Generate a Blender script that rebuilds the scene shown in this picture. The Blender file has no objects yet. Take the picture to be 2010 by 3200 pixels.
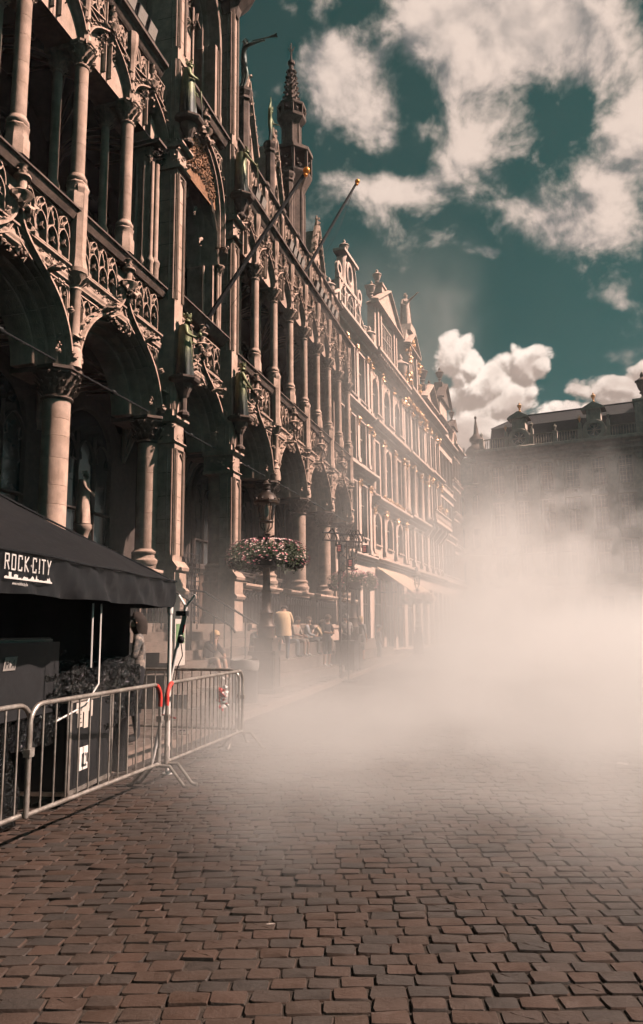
import bpy, math, random
import numpy as np
from mathutils import Vector, Matrix, noise as mnoise
PI = math.pi
R_ = math.radians
scene = bpy.context.scene
C = scene.collection
# ------------------------------------------------------------------ camera
def setup_camera():
    cd = bpy.data.cameras.new('camera'); co = bpy.data.objects.new('camera', cd); C.objects.link(co)
    p, y, r = R_(8.8), R_(15.7), R_(-0.58)
    F = Vector((-math.sin(y)*math.cos(p), math.cos(y)*math.cos(p), math.sin(p)))
    X = Vector((math.cos(y), math.sin(y), 0)); U = X.cross(F)
    X2 = X*math.cos(r)+U*math.sin(r); U2 = -X*math.sin(r)+U*math.cos(r)
    M = Matrix((( X2.x, U2.x, -F.x, 0), (X2.y, U2.y, -F.y, 0), (X2.z, U2.z, -F.z, 1.65), (0, 0, 0, 1)))
    co.matrix_world = M
    cd.sensor_fit = 'VERTICAL'; cd.sensor_height = 36; cd.lens = 26.73
    cd.clip_start = 0.05; cd.clip_end = 3000
    scene.camera = co
    return F, X2, U2
CF, CX, CU = setup_camera()
def pxdir(x, y):
    """unit direction of a photograph pixel, used for the sky layout (directions only)"""
    d = CF + CX*((x-1005)/2376) - CU*((y-1600)/2376)
    return d.normalized()
# ------------------------------------------------------------------ render settings
scene.view_settings.view_transform = 'Standard'; scene.view_settings.look = 'None'
scene.view_settings.exposure = 0.93; scene.view_settings.gamma = 1.0
cy = scene.cycles
cy.use_denoising = True
try: cy.denoiser = 'OPENIMAGEDENOISE'
except Exception: pass
cy.use_adaptive_sampling = True; cy.adaptive_threshold = 0.045; cy.adaptive_min_samples = 16
cy.max_bounces = 6; cy.diffuse_bounces = 0; cy.glossy_bounces = 2; cy.transmission_bounces = 4
cy.transparent_max_bounces = 12; cy.volume_bounces = 2
cy.volume_step_rate = 7.0; cy.volume_max_steps = 128
cy.sample_clamp_indirect = 4.0
cy.caustics_reflective = False; cy.caustics_refractive = False
# ------------------------------------------------------------------ sun
SUN_AZ = R_(12)      # towards +Y from the facade normal (+X)
SUN_EL = R_(45)
sdir = Vector((math.cos(SUN_EL)*math.cos(SUN_AZ), math.cos(SUN_EL)*math.sin(SUN_AZ), math.sin(SUN_EL)))
sl = bpy.data.lights.new('sun', 'SUN'); so = bpy.data.objects.new('sun', sl); C.objects.link(so)
sl.energy = 5.0; sl.angle = R_(0.6); sl.color = (1.0, 0.77, 0.675)
so.rotation_euler = sdir.to_track_quat('Z', 'Y').to_euler(); so.location = (30, 10, 60)
# ------------------------------------------------------------------ world: sky with clouds
def N(nt, t, **kw):
    n = nt.nodes.new(t)
    for k, v in kw.items():
        if k == 'inp':
            for a, b in v.items(): n.inputs[a].default_value = b
        else: setattr(n, k, v)
    return n
def L(nt, a, b): nt.links.new(a, b)
def mth(nt, op, a, b=None, c=None, clamp=False):
    n = nt.nodes.new('ShaderNodeMath'); n.operation = op; n.use_clamp = clamp
    for i, v in enumerate((a, b, c)):
        if v is None: continue
        if isinstance(v, (int, float)): n.inputs[i].default_value = v
        else: nt.links.new(v, n.inputs[i])
    return n.outputs[0]
def vmt(nt, op, a, b=None, out=0, scale=None):
    n = nt.nodes.new('ShaderNodeVectorMath'); n.operation = op
    for i, v in enumerate((a, b)):
        if v is None: continue
        if isinstance(v, (tuple, list, Vector)): n.inputs[i].default_value = tuple(v)
        else: nt.links.new(v, n.inputs[i])
    if scale is not None: n.inputs['Scale'].default_value = scale
    return n.outputs[out]
def sstep(nt, v, a, b, lo=0., hi=1.):
    n = nt.nodes.new('ShaderNodeMapRange'); n.interpolation_type = 'SMOOTHSTEP'
    nt.links.new(v, n.inputs['Value'])
    n.inputs['From Min'].default_value = a; n.inputs['From Max'].default_value = b
    n.inputs['To Min'].default_value = lo; n.inputs['To Max'].default_value = hi
    return n.outputs[0]
def mixc(nt, f, a, b):
    n = nt.nodes.new('ShaderNodeMix'); n.data_type = 'RGBA'
    if isinstance(f, (int, float)): n.inputs[0].default_value = f
    else: nt.links.new(f, n.inputs[0])
    for i, v in ((6, a), (7, b)):
        if isinstance(v, (tuple, list)): n.inputs[i].default_value = tuple(v)+((1,) if len(v) == 3 else ())
        else: nt.links.new(v, n.inputs[i])
    return n.outputs[2]
def fbm(nt, vec, scale, detail=8, rough=0.55, dist=0.0, lac=2.0):
    n = nt.nodes.new('ShaderNodeTexNoise'); n.noise_dimensions = '3D'
    nt.links.new(vec, n.inputs['Vector'])
    n.inputs['Scale'].default_value = scale; n.inputs['Detail'].default_value = detail
    n.inputs['Roughness'].default_value = rough; n.inputs['Distortion'].default_value = dist
    n.inputs['Lacunarity'].default_value = lac
    return n.outputs['Fac']
def K10(*c): return tuple(6.9*v for v in c)
def setup_world():
    w = bpy.data.worlds.new('World'); scene.world = w; w.use_nodes = True
    w.cycles.sampling_method = 'MANUAL'; w.cycles.sample_map_resolution = 256
    nt = w.node_tree; nt.nodes.clear()
    out = N(nt, 'ShaderNodeOutputWorld'); bg = N(nt, 'ShaderNodeBackground'); L(nt, bg.outputs[0], out.inputs[0])
    sky = N(nt, 'ShaderNodeTexSky'); sky.sky_type = 'NISHITA'; sky.sun_disc = False
    sky.sun_elevation = SUN_EL; sky.sun_rotation = math.atan2(sdir.x, sdir.y)
    sky.air_density = 1.2; sky.dust_density = 1.5; sky.ozone_density = 2.0
    tc = N(nt, 'ShaderNodeTexCoord'); d = vmt(nt, 'NORMALIZE', tc.outputs['Generated'])
    bw = N(nt, 'ShaderNodeRGBToBW'); L(nt, sky.outputs[0], bw.inputs[0])
    lum = bw.outputs[0]
    tint = N(nt, 'ShaderNodeCombineColor')
    for i, k in enumerate((0.044, 0.165, 0.160)): L(nt, mth(nt, 'MULTIPLY', lum, k), tint.inputs[i])
    skyc = tint.outputs[0]
    # broken clouds: turbulent masses, lit from the sun's side
    warp = N(nt, 'ShaderNodeTexNoise'); L(nt, d, warp.inputs['Vector']); warp.inputs['Scale'].default_value = 6.0; warp.inputs['Detail'].default_value = 2
    pw = vmt(nt, 'ADD', d, vmt(nt, 'SCALE', vmt(nt, 'SUBTRACT', warp.outputs['Color'], (0.5, 0.5, 0.5)), scale=0.07))
    n1 = fbm(nt, pw, 6.5, 8, 0.60)
    n1s = fbm(nt, vmt(nt, 'ADD', pw, tuple((CX*.5+CU*.85)*0.022)), 6.5, 4, 0.60)
    def chart(v):
        """flat chart of the sky around the fixed direction the square opens to (world directions, shared by all cloud masses)"""
        fwd = mth(nt, 'MAXIMUM', vmt(nt, 'DOT_PRODUCT', v, tuple(CF), out=1), 0.06)
        return (mth(nt, 'DIVIDE', vmt(nt, 'DOT_PRODUCT', v, tuple(CX), out=1), fwd), mth(nt, 'DIVIDE', vmt(nt, 'DOT_PRODUCT', v, tuple(CU), out=1), fwd))
    uv0 = chart(d)
    def blob(px, py, rx, amp, ry=None, soft=0.0, tilt=0., uv=None):
        u, v = uv or uv0; ry = ry or rx; u0, v0 = (px-1005)/2376, (1600-py)/2376; c, s = math.cos(tilt), math.sin(tilt)
        kx, ky = 2376/rx, 2376/ry
        if tilt:
            a = mth(nt, 'MULTIPLY_ADD', u, c*kx, mth(nt, 'MULTIPLY_ADD', v, s*kx, -(u0*c+v0*s)*kx))
            b = mth(nt, 'MULTIPLY_ADD', v, c*ky, mth(nt, 'MULTIPLY_ADD', u, -s*ky, -(v0*c-u0*s)*ky))
        else: a = mth(nt, 'MULTIPLY_ADD', u, kx, -u0*kx); b = mth(nt, 'MULTIPLY_ADD', v, ky, -v0*ky)
        r2 = mth(nt, 'MULTIPLY_ADD', a, a, mth(nt, 'MULTIPLY', b, b))
        return mth(nt, 'MULTIPLY', mth(nt, 'EXPONENT', mth(nt, 'MULTIPLY', r2, -1.0)), amp)
    tot = None
    for args in SKY_BLOBS:
        b = blob(*args); tot = b if tot is None else mth(nt, 'ADD', tot, b)
    bl2 = mth(nt, 'ABSOLUTE', mth(nt, 'SUBTRACT', fbm(nt, pw, 24.0, 3, 0.6), 0.5))
    base = mth(nt, 'MULTIPLY_ADD', mth(nt, 'SUBTRACT', n1, 0.5), 2.5, 0.25)
    fld = mth(nt, 'ADD', mth(nt, 'ADD', base, tot), mth(nt, 'MULTIPLY', mth(nt, 'SUBTRACT', bl2, 0.08), 0.9))
    cov = mth(nt, 'MULTIPLY', sstep(nt, fld, 0.34, 0.84), 0.97)
    lit = sstep(nt, mth(nt, 'SUBTRACT', n1, n1s), -0.10, 0.07)
    thick = sstep(nt, fld, 0.70, 1.15)
    ccol = mixc(nt, lit, K10(0.165, 0.16, 0.155), K10(0.62, 0.50, 0.43))
    ccol = mixc(nt, mth(nt, 'MULTIPLY', thick, 0.45), ccol, K10(0.68, 0.55, 0.475))
    col = mixc(nt, cov, skyc, ccol)
    # the tall cumulus low over the square: crisp, puffy
    dw = N(nt, 'ShaderNodeTexNoise'); L(nt, d, dw.inputs['Vector']); dw.inputs['Scale'].default_value = 9.0; dw.inputs['Detail'].default_value = 1
    dd = vmt(nt, 'ADD', d, vmt(nt, 'SCALE', vmt(nt, 'SUBTRACT', dw.outputs['Color'], (0.5,)*3), scale=0.035))
    def height(v):
        acc = None
        for sc, a in ((15., .42), (34., .25), (78., .13)):
            n = fbm(nt, v, sc, 0 if sc < 70 else 2, .5)
            t = mth(nt, 'MULTIPLY', mth(nt, 'ABSOLUTE', mth(nt, 'SUBTRACT', n, 0.5)), 3.2*a)
            acc = t if acc is None else mth(nt, 'ADD', acc, t)
        tot = None; uvc = chart(v)
        for args in CUMULUS:
            b_ = blob(*args, uv=uvc); tot = b_ if tot is None else mth(nt, 'MAXIMUM', tot, b_)
        return mth(nt, 'MULTIPLY_ADD', acc, sstep(nt, tot, 0.02, 0.30), tot)
    lgt = CX*0.35+CU*0.93-CF*0.2
    f2 = height(dd); f3 = height(vmt(nt, 'ADD', dd, tuple(lgt*0.0085)))
    cv2 = sstep(nt, f2, 0.66, 0.84)
    sh = sstep(nt, mth(nt, 'SUBTRACT', f2, f3), -0.13, 0.17)
    big = fbm(nt, d, 9.0, 3, 0.55)
    c2 = mixc(nt, sh, K10(0.30, 0.235, 0.20), K10(0.86, 0.73, 0.64))
    c2 = mixc(nt, sstep(nt, mth(nt, 'ADD', big, mth(nt, 'MULTIPLY', sstep(nt, f2, 0.8, 1.6), 0.16)), 0.46, 0.70, 0., .8), c2, K10(0.41, 0.315, 0.27))
    col = mixc(nt, cv2, col, c2)
    L(nt, col, bg.inputs[0]); bg.inputs[1].default_value = 0.1
    # sky colours above are display radiances; nishita luminance is scaled into the same range
    return nt, bg
# (px, py, rx, amp, ry, soft, tilt): where the photograph's cloud masses lie, as directions in the sky
SKY_BLOBS = [
    (1560, 60, 380, .60, 190, 0, 0), (1780, 140, 280, .50, 130, 0, -.15), (1480, 290, 190, .46, 150, 0, .3), (1300, 60, 110, .3, 80, 0, 0),
    (1040, 200, 120, .46, 120, 0, 0), (1150, 340, 160, .52, 110, 0, -.5), (1190, 440, 90, .36, 60, 0, 0), (1540, 430, 230, .46, 95, 0, .1), (1440, 520, 120, .26, 60, 0, 0),
    (1230, 590, 190, .62, 48, 0, 0), (1900, 600, 230, .52, 140, 0, .35), (1720, 700, 280, .44, 75, 0, -.12), (1560, 620, 120, .26, 70, 0, 0), (1830, 760, 150, .3, 50, 0, .1),
    (2020, 400, 140, .5, 150, 0, 0), (830, 260, 110, .34, 120, 0, 0), (1470, 770, 90, .34, 36, 0, -.3), (1540, 790, 50, .26, 24, 0, 0), (1890, 910, 90, .3, 36, 0, .3), (1950, 950, 40, .26, 22, 0, 0),
    (1330, 960, 420, -.40, 120, 0, 0), (1700, 980, 400, -.25, 90, 0, 0), (1080, 40, 170, -.22, 80, 0, 0), (1340, 330, 60, -.25, 130, 0, 0), (1790, 390, 110, -.3, 70, 0, 0), (1300, 480, 70, -.18, 50, 0, 0),
]
CUMULUS = [
    (1430, 1140, 100, 1.0, 85), (1645, 1145, 110, 1.0, 80), (1540, 1170, 120, .9, 70), (1540, 1230, 210, 1.05, 120), (1520, 1350, 260, 1.0, 130),
    (1450, 1420, 200, .9, 120), (1900, 1230, 200, .85, 75), (2050, 1160, 120, .8, 60), (1850, 1330, 300, .9, 120),
    (2150, 1260, 300, .9, 120),
]

setup_world()
# ------------------------------------------------------------------ tagging helpers
def tag(o, label=None, cat=None, group=None, kind=None):
    if label: o['label'] = label
    if cat: o['category'] = cat
    if group: o['group'] = group
    if kind: o['kind'] = kind
    return o
def thing(name, label, cat, loc=(0, 0, 0), rz=0., group=None):
    o = bpy.data.objects.new(name, None); C.objects.link(o)
    o.location = loc; o.rotation_euler = (0, 0, rz); o.empty_display_size = 0.3
    return tag(o, label, cat, group)
def dup(o, parent=None, loc=None, rot=None, scale=None):
    c = o.copy(); C.objects.link(c); c.parent = parent
    if loc is not None: c.location = loc
    if rot is not None: c.rotation_euler = rot
    if scale is not None: c.scale = scale
    for ch in o.children: dup(ch, c)
    return c
# ------------------------------------------------------------------ mesh builder
class MB:
    def __init__(self): self.v = []; self.f = []; self.m = []; self.mi = 0
    def add(self, vs, fs):
        b = len(self.v); self.v.extend(vs)
        for f in fs: self.f.append(tuple(b+i for i in f)); self.m.append(self.mi)
    def box(self, x0, x1, y0, y1, z0, z1):
        self.add([(x0,y0,z0),(x1,y0,z0),(x1,y1,z0),(x0,y1,z0),(x0,y0,z1),(x1,y0,z1),(x1,y1,z1),(x0,y1,z1)],
                 [(0,3,2,1),(4,5,6,7),(0,1,5,4),(1,2,6,5),(2,3,7,6),(3,0,4,7)])
        return self
    def obox(self, c, ax, ay, az, hx, hy, hz):
        c, ax, ay, az = Vector(c), Vector(ax).normalized(), Vector(ay).normalized(), Vector(az).normalized()
        vs = [tuple(c+ax*hx*i+ay*hy*j+az*hz*k) for k in (-1,1) for j in (-1,1) for i in (-1,1)]
        self.add(vs, [(0,2,3,1),(4,5,7,6),(0,1,5,4),(1,3,7,5),(3,2,6,7),(2,0,4,6)])
        return self
    def lathe(self, cx, cy, prof, n=16, rot=0., sx=1., sy=1.):
        vs = []
        for r, z in prof:
            for i in range(n):
                a = rot+2*PI*i/n; vs.append((cx+r*sx*math.cos(a), cy+r*sy*math.sin(a), z))
        fs = []
        for k in range(len(prof)-1):
            for i in range(n):
                j = (i+1) % n; fs.append((k*n+i, k*n+j, (k+1)*n+j, (k+1)*n+i))
        fs.append(tuple(range(n-1, -1, -1))); fs.append(tuple((len(prof)-1)*n+i for i in range(n)))
        self.add(vs, fs); return self
    def tube(self, pts, r, n=6, cap=True):
        pts = [Vector(p) for p in pts]; m = len(pts)
        rs = r if isinstance(r, (list, tuple)) else [r]*m
        vs = []; up = None
        for i, p in enumerate(pts):
            t = (pts[min(i+1, m-1)]-pts[max(i-1, 0)])
            if t.length < 1e-9: t = Vector((0, 0, 1))
            t.normalize()
            if up is None: up = Vector((0, 0, 1)) if abs(t.z) < .9 else Vector((1, 0, 0))
            a = t.cross(up)
            if a.length < 1e-5: a = t.cross(Vector((0, 1, 0.01)))
            a.normalize(); b = a.cross(t).normalized(); up = b
            for k in range(n):
                an = 2*PI*k/n; vs.append(tuple(p+(a*math.cos(an)+b*math.sin(an))*rs[i]))
        fs = []
        for i in range(m-1):
            for k in range(n):
                j = (k+1) % n; fs.append((i*n+k, i*n+j, (i+1)*n+j, (i+1)*n+k))
        if cap: fs.append(tuple(range(n-1, -1, -1))); fs.append(tuple((m-1)*n+k for k in range(n)))
        self.add(vs, fs); return self
    def extr_y(self, prof, y0, y1):
        """profile (x,z) extruded along y"""
        n = len(prof); vs = [(x, y0, z) for x, z in prof]+[(x, y1, z) for x, z in prof]
        fs = [(i, (i+1) % n, n+(i+1) % n, n+i) for i in range(n)]
        fs += [tuple(range(n-1, -1, -1)), tuple(range(n, 2*n))]
        self.add(vs, fs); return self
    def extr_x(self, poly, x0, x1):
        """polygon (y,z) extruded along x"""
        n = len(poly); vs = [(x0, y, z) for y, z in poly]+[(x1, y, z) for y, z in poly]
        fs = [(i, (i+1) % n, n+(i+1) % n, n+i) for i in range(n)]
        fs += [tuple(range(n-1, -1, -1)), tuple(range(n, 2*n))]
        self.add(vs, fs); return self
    def extr_z(self, poly, z0, z1):
        n = len(poly); vs = [(x, y, z0) for x, y in poly]+[(x, y, z1) for x, y in poly]
        fs = [(i, (i+1) % n, n+(i+1) % n, n+i) for i in range(n)]
        fs += [tuple(range(n-1, -1, -1)), tuple(range(n, 2*n))]
        self.add(vs, fs); return self
    def bar(self, path, w, xb, xf, ch=0.4):
        """moulded bar along a (y,z) path, standing out from xb to xf, front chamfered"""
        m = len(path); vs = []
        for i in range(m):
            a = path[max(i-1, 0)]; b = path[min(i+1, m-1)]
            ty, tz = b[0]-a[0], b[1]-a[1]; l = math.hypot(ty, tz) or 1.; ny, nz = -tz/l, ty/l
            y, z = path[i]; h = w/2; k = h*ch
            xm = xb+(xf-xb)*0.45
            for (s, x) in ((h, xb), (h, xm), (k, xf), (-k, xf), (-h, xm), (-h, xb)):
                vs.append((x, y+ny*s, z+nz*s))
        fs = []
        for i in range(m-1):
            for k in range(5): fs.append((i*6+k, i*6+k+1, (i+1)*6+k+1, (i+1)*6+k))
        fs.append(tuple(range(6))); fs.append(tuple((m-1)*6+k for k in range(5, -1, -1)))
        self.add(vs, fs); return self
    def archring(self, yc, zs, prof, a0, a1, n, kz=1.0, rot0=0.0, close=True):
        """profile of (r, x) swept about (yc, zs) from angle a0 to a1 (0 = +y, pi = -y)"""
        m = len(prof); vs = []
        for i in range(n+1):
            a = a0+(a1-a0)*i/n
            for r, x in prof: vs.append((x, yc+r*math.cos(a), zs+r*math.sin(a)*kz))
        fs = []
        for i in range(n):
            for k in range(m-(0 if close else 1)):
                j = (k+1) % m; fs.append((i*m+k, i*m+j, (i+1)*m+j, (i+1)*m+k))
        if close: fs.append(tuple(range(m-1, -1, -1))); fs.append(tuple(n*m+k for k in range(m)))
        self.add(vs, fs); return self
    def lump(self, c, sx, sy, sz, rng, rot=True):
        """a small carved knob: uneven octahedron"""
        c = Vector(c)
        M = Matrix.Rotation(rng.uniform(0, 6.28), 3, 'X') @ Matrix.Rotation(rng.uniform(0, 6.28), 3, 'Z') if rot else Matrix.Identity(3)
        vs = []
        for d in ((1,0,0),(-1,0,0),(0,1,0),(0,-1,0),(0,0,1),(0,0,-1)):
            k = rng.uniform(.75, 1.2); v = M @ Vector((d[0]*sx*k, d[1]*sy*k, d[2]*sz*k)); vs.append(tuple(c+v))
        self.add(vs, [(0,2,4),(2,1,4),(1,3,4),(3,0,4),(2,0,5),(1,2,5),(3,1,5),(0,3,5)])
        return self
    def leaf(self, c, d, up, ln, w, curl=.4):
        """a curled carved leaf of a few faces"""
        c, d, up = Vector(c), Vector(d).normalized(), Vector(up).normalized()
        s = d.cross(up).normalized()
        p = [c-s*w*.3, c+s*w*.3, c+d*ln*.5-s*w*.5+up*ln*curl*.4, c+d*ln*.5+s*w*.5+up*ln*curl*.4, c+d*ln*.95+up*ln*curl*1.1, c+d*ln*.5+up*(ln*curl*.4+w*.25), c-up*w*.2]
        self.add([tuple(q) for q in p], [(0,1,5),(0,5,2),(1,3,5),(2,5,4),(5,3,4),(0,2,6),(1,6,3),(2,4,6),(3,6,4)])
        return self
    def foliage(self, c, ext, n, size, rng):
        for _ in range(n):
            q = Vector(c)+Vector((rng.uniform(-1,1)*ext[0], rng.uniform(-1,1)*ext[1], rng.uniform(-1,1)*ext[2]))
            self.lump(q, size*rng.uniform(.5,1.3), size*rng.uniform(.3,.9), size*rng.uniform(.4,1.1), rng)
        return self
    def merge(self, o, M=None):
        b = len(self.v)
        self.v.extend([tuple(M @ Vector(p)) for p in o.v] if M is not None else o.v)
        for f, mi in zip(o.f, o.m): self.f.append(tuple(b+i for i in f)); self.m.append(mi)
        return self
    def mesh(self, name, mats, smooth=None):
        me = bpy.data.meshes.new(name); me.from_pydata(self.v, [], self.f)
        mats = mats if isinstance(mats, (list, tuple)) else [mats]
        for m in mats: me.materials.append(m)
        if len(mats) > 1: me.polygons.foreach_set('material_index', self.m)
        if smooth is not None:
            me.shade_smooth()
            me.set_sharp_from_angle(angle=R_(smooth))
        me.update(); return me
    def build(self, name, mats, parent=None, loc=(0, 0, 0), rot=(0, 0, 0), smooth=None):
        o = bpy.data.objects.new(name, self.mesh(name, mats, smooth)); C.objects.link(o)
        o.parent = parent; o.location = loc; o.rotation_euler = rot
        return o
def bez(p0, p1, p2, p3, n=8):
    out = []
    for i in range(n+1):
        t = i/n; a, b, c, d = (1-t)**3, 3*t*(1-t)**2, 3*t*t*(1-t), t**3
        out.append(tuple(a*p0[k]+b*p1[k]+c*p2[k]+d*p3[k] for k in range(len(p0))))
    return out
# ------------------------------------------------------------------ materials
MATS = {}
def pmat(name, col, rough=0.8, metal=0., var=0.0, vscale=4., col2=None, bump=0.0, bscale=40., streak=0.0, spec=0.3, island=0.0, coord='pos', grime=0.0):
    m = bpy.data.materials.new(name); m.use_nodes = True; nt = m.node_tree
    b = nt.nodes['Principled BSDF']; b.inputs['Roughness'].default_value = rough; b.inputs['Metallic'].default_value = metal
    b.inputs['Specular IOR Level'].default_value = spec
    if coord == 'pos': g = N(nt, 'ShaderNodeNewGeometry'); vec = g.outputs['Position']
    else: g = N(nt, 'ShaderNodeTexCoord'); vec = g.outputs['Object']
    base = None
    rgb = N(nt, 'ShaderNodeRGB'); rgb.outputs[0].default_value = tuple(col)+(1,); base = rgb.outputs[0]
    if col2 is not None:
        base = mixc(nt, sstep(nt, fbm(nt, vec, vscale, 5, .6), .35, .68), base, col2)
    if var > 0:
        f = fbm(nt, vec, vscale*3.1, 6, .65)
        hs = N(nt, 'ShaderNodeHueSaturation'); L(nt, base, hs.inputs['Color']); L(nt, sstep(nt, f, .25, .75, 1-var, 1+var), hs.inputs['Value']); base = hs.outputs[0]
    if island > 0:
        gi = N(nt, 'ShaderNodeNewGeometry'); oi = N(nt, 'ShaderNodeObjectInfo')
        r = mth(nt, 'FRACT', mth(nt, 'ADD', gi.outputs['Random Per Island'], oi.outputs['Random']))
        hs = N(nt, 'ShaderNodeHueSaturation'); L(nt, base, hs.inputs['Color']); L(nt, mth(nt, 'MULTIPLY_ADD', r, 2*island, 1-island), hs.inputs['Value']); base = hs.outputs[0]
    if streak > 0:
        mp = N(nt, 'ShaderNodeMapping'); L(nt, vec, mp.inputs[0]); mp.inputs['Scale'].default_value = (2.2, 2.2, .22)
        f = fbm(nt, mp.outputs[0], 2.0, 6, .65)
        base = mixc(nt, sstep(nt, f, .52, .78, 0, streak), base, tuple(c*.22 for c in col))
    if grime > 0:
        f = fbm(nt, vec, 1.1, 8, .7)
        base = mixc(nt, sstep(nt, f, .5, .72, 0, grime), base, tuple(c*.3 for c in col))
    L(nt, base, b.inputs['Base Color'])
    if bump > 0:
        bn = N(nt, 'ShaderNodeBump'); bn.inputs['Strength'].default_value = bump; bn.inputs['Distance'].default_value = .02
        L(nt, fbm(nt, vec, bscale, 6, .65), bn.inputs['Height']); L(nt, bn.outputs[0], b.inputs['Normal'])
    MATS[name] = m; return m
M_stone = pmat('weathered_sandstone', (.53, .37, .29), .85, 0, .2, 1.5, (.42, .285, .215), .5, 30, .36, island=.13, grime=.38)
M_carve = pmat('carved_sandstone', (.60, .415, .32), .85, 0, .25, 3.0, (.42, .28, .21), .5, 40, .2, grime=.25)
M_step = pmat('worn_step_stone', (.18, .135, .108), .85, 0, .2, 2.0, (.12, .09, .072), .4, 25, .2, island=.08)
M_dark = pmat('dark_stone', (.17, .12, .095), .9, 0, .25, 2.0, (.10, .072, .06), .5, 30, .4)  # darker brown variant of the sandstone, with streaks
M_inner = pmat('shade_toned_gallery_stone', (.075, .056, .046), .9, 0, .25, 2.0, (.065, .05, .043), .3, 25, .3)  # shade of the gallery interior put into a near-black base colour
M_terra = pmat('terracotta_relief', (.34, .17, .09), .85, 0, .3, 5, (.22, .11, .06), .5, 40)
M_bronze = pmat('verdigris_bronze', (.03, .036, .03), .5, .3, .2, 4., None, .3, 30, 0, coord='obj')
def patina_highlight(m):
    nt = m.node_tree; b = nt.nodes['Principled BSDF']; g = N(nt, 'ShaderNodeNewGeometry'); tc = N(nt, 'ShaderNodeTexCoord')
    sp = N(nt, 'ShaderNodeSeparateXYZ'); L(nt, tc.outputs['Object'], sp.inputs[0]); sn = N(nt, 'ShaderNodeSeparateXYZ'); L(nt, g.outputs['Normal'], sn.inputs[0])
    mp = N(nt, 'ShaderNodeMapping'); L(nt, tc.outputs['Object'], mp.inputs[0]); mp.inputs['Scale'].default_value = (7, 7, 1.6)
    f = mth(nt, 'ADD', mth(nt, 'MULTIPLY', fbm(nt, mp.outputs[0], 1.6, 5, .65), 1.3), mth(nt, 'MULTIPLY_ADD', sp.outputs[2], .62, mth(nt, 'MULTIPLY', sn.outputs[2], .25)))  # green patina; its paler upper parts also paint the highlight there
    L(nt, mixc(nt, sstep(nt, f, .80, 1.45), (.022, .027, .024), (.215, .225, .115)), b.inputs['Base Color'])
patina_highlight(M_bronze)
M_darkbronze = pmat('dark_bronze', (.03, .04, .035), .5, .4, .3, 3., (.06, .08, .06), .2, 30)
M_iron = pmat('black_iron', (.014, .014, .015), .6, .0, .2, 6, spec=.2)
M_lampiron = pmat('bronze_painted_iron', (.075, .05, .035), .5, .5, .3, 6, (.035, .03, .028), .3, 30)
M_gilt = pmat('gilded_ornament', (.78, .44, .22), .4, .4, .25, 6)
M_gold = pmat('gilt_ball', (.80, .30, .05), .35, .5, .1, 6)
M_row = [pmat('cream_painted_stone', (.68, .50, .415), .8, 0, .14, 1.2, (.58, .42, .34), .3, 25, .25),
         pmat('pale_sandstone', (.64, .465, .375), .8, 0, .16, 1.2, (.54, .38, .30), .3, 25, .3),
         pmat('rose_sandstone', (.66, .465, .37), .8, 0, .16, 1.2, (.56, .385, .30), .3, 25, .3)]
M_pal = pmat('grey_sandstone', (.56, .46, .385), .85, 0, .2, 1.0, (.42, .34, .275), .3, 20, .5)
M_glass = pmat('window_glass', (.02, .026, .028), .08, 0, .2, 1.0, spec=.6)
M_wframe = pmat('pale_window_frame', (.46, .36, .29), .6, 0, .1, 4)
M_slate = pmat('slate_roof', (.055, .052, .05), .6, 0, .3, 3, (.035, .035, .036), .4, 12, .3)
M_steel = pmat('galvanised_steel', (.42, .38, .34), .42, .7, .25, 8, (.28, .24, .205), .25, 60)
M_alu = pmat('white_aluminium', (.74, .69, .64), .5, .0, .1, 8)
M_black = pmat('black_fabric', (.012, .0125, .0135), .75, 0, .25, 3, bump=.3, bscale=9)
M_canopy = pmat('black_canopy_cloth', (.0075, .0082, .0095), .5, 0, .3, 2.5, bump=.5, bscale=3.2, spec=.22)
M_white = pmat('white_print', (.60, .56, .52), .7, 0, .05, 8)
M_lens = pmat('lit_tone_lens', (.34, .29, .25), .35, 0, .15, 6)  # pale base colour stands for the lit look of the glass
M_grey = pmat('grey_print', (.24, .22, .20), .7, 0, .1, 8)
M_case = pmat('black_case_panel', (.010, .0105, .0115), .55, 0, .2, 4)
M_paper = pmat('paper_label', (.55, .48, .42), .8, 0, .1, 8)
M_red = pmat('red_tape', (.62, .05, .035), .55, 0, .1, 8)
M_wood = pmat('dark_wood', (.10, .06, .04), .6, 0, .25, 5)
M_awning = pmat('beige_awning', (.55, .38, .27), .8, 0, .1, 3)
def mat_plastic():
    m = pmat('black_plastic_wrap', (.008, .008, .008), .10, 0, 0, 4, spec=1.0)
    nt = m.node_tree; b = nt.nodes['Principled BSDF']; g = N(nt, 'ShaderNodeNewGeometry')
    vo = N(nt, 'ShaderNodeTexVoronoi'); vo.feature = 'DISTANCE_TO_EDGE'; vo.inputs['Scale'].default_value = 9
    w = N(nt, 'ShaderNodeTexNoise'); w.inputs['Scale'].default_value = 5; w.inputs['Detail'].default_value = 4; L(nt, g.outputs['Position'], w.inputs['Vector'])
    L(nt, vmt(nt, 'ADD', g.outputs['Position'], vmt(nt, 'SCALE', w.outputs['Color'], scale=.35)), vo.inputs['Vector'])
    bn = N(nt, 'ShaderNodeBump'); bn.inputs['Strength'].default_value = 1.0; bn.inputs['Distance'].default_value = .2
    h = mth(nt, 'ADD', mth(nt, 'MINIMUM', vo.outputs['Distance'], .35), mth(nt, 'MULTIPLY', fbm(nt, g.outputs['Position'], 14, 4, .6), .3))
    L(nt, h, bn.inputs['Height']); L(nt, bn.outputs[0], b.inputs['Normal']); return m
M_plastic = mat_plastic()
def mat_glow(name, col, e):
    m = pmat(name, col, .4); b = m.node_tree.nodes['Principled BSDF']
    b.inputs['Emission Color'].default_value = tuple(col)+(1,); b.inputs['Emission Strength'].default_value = e; return m
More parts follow.
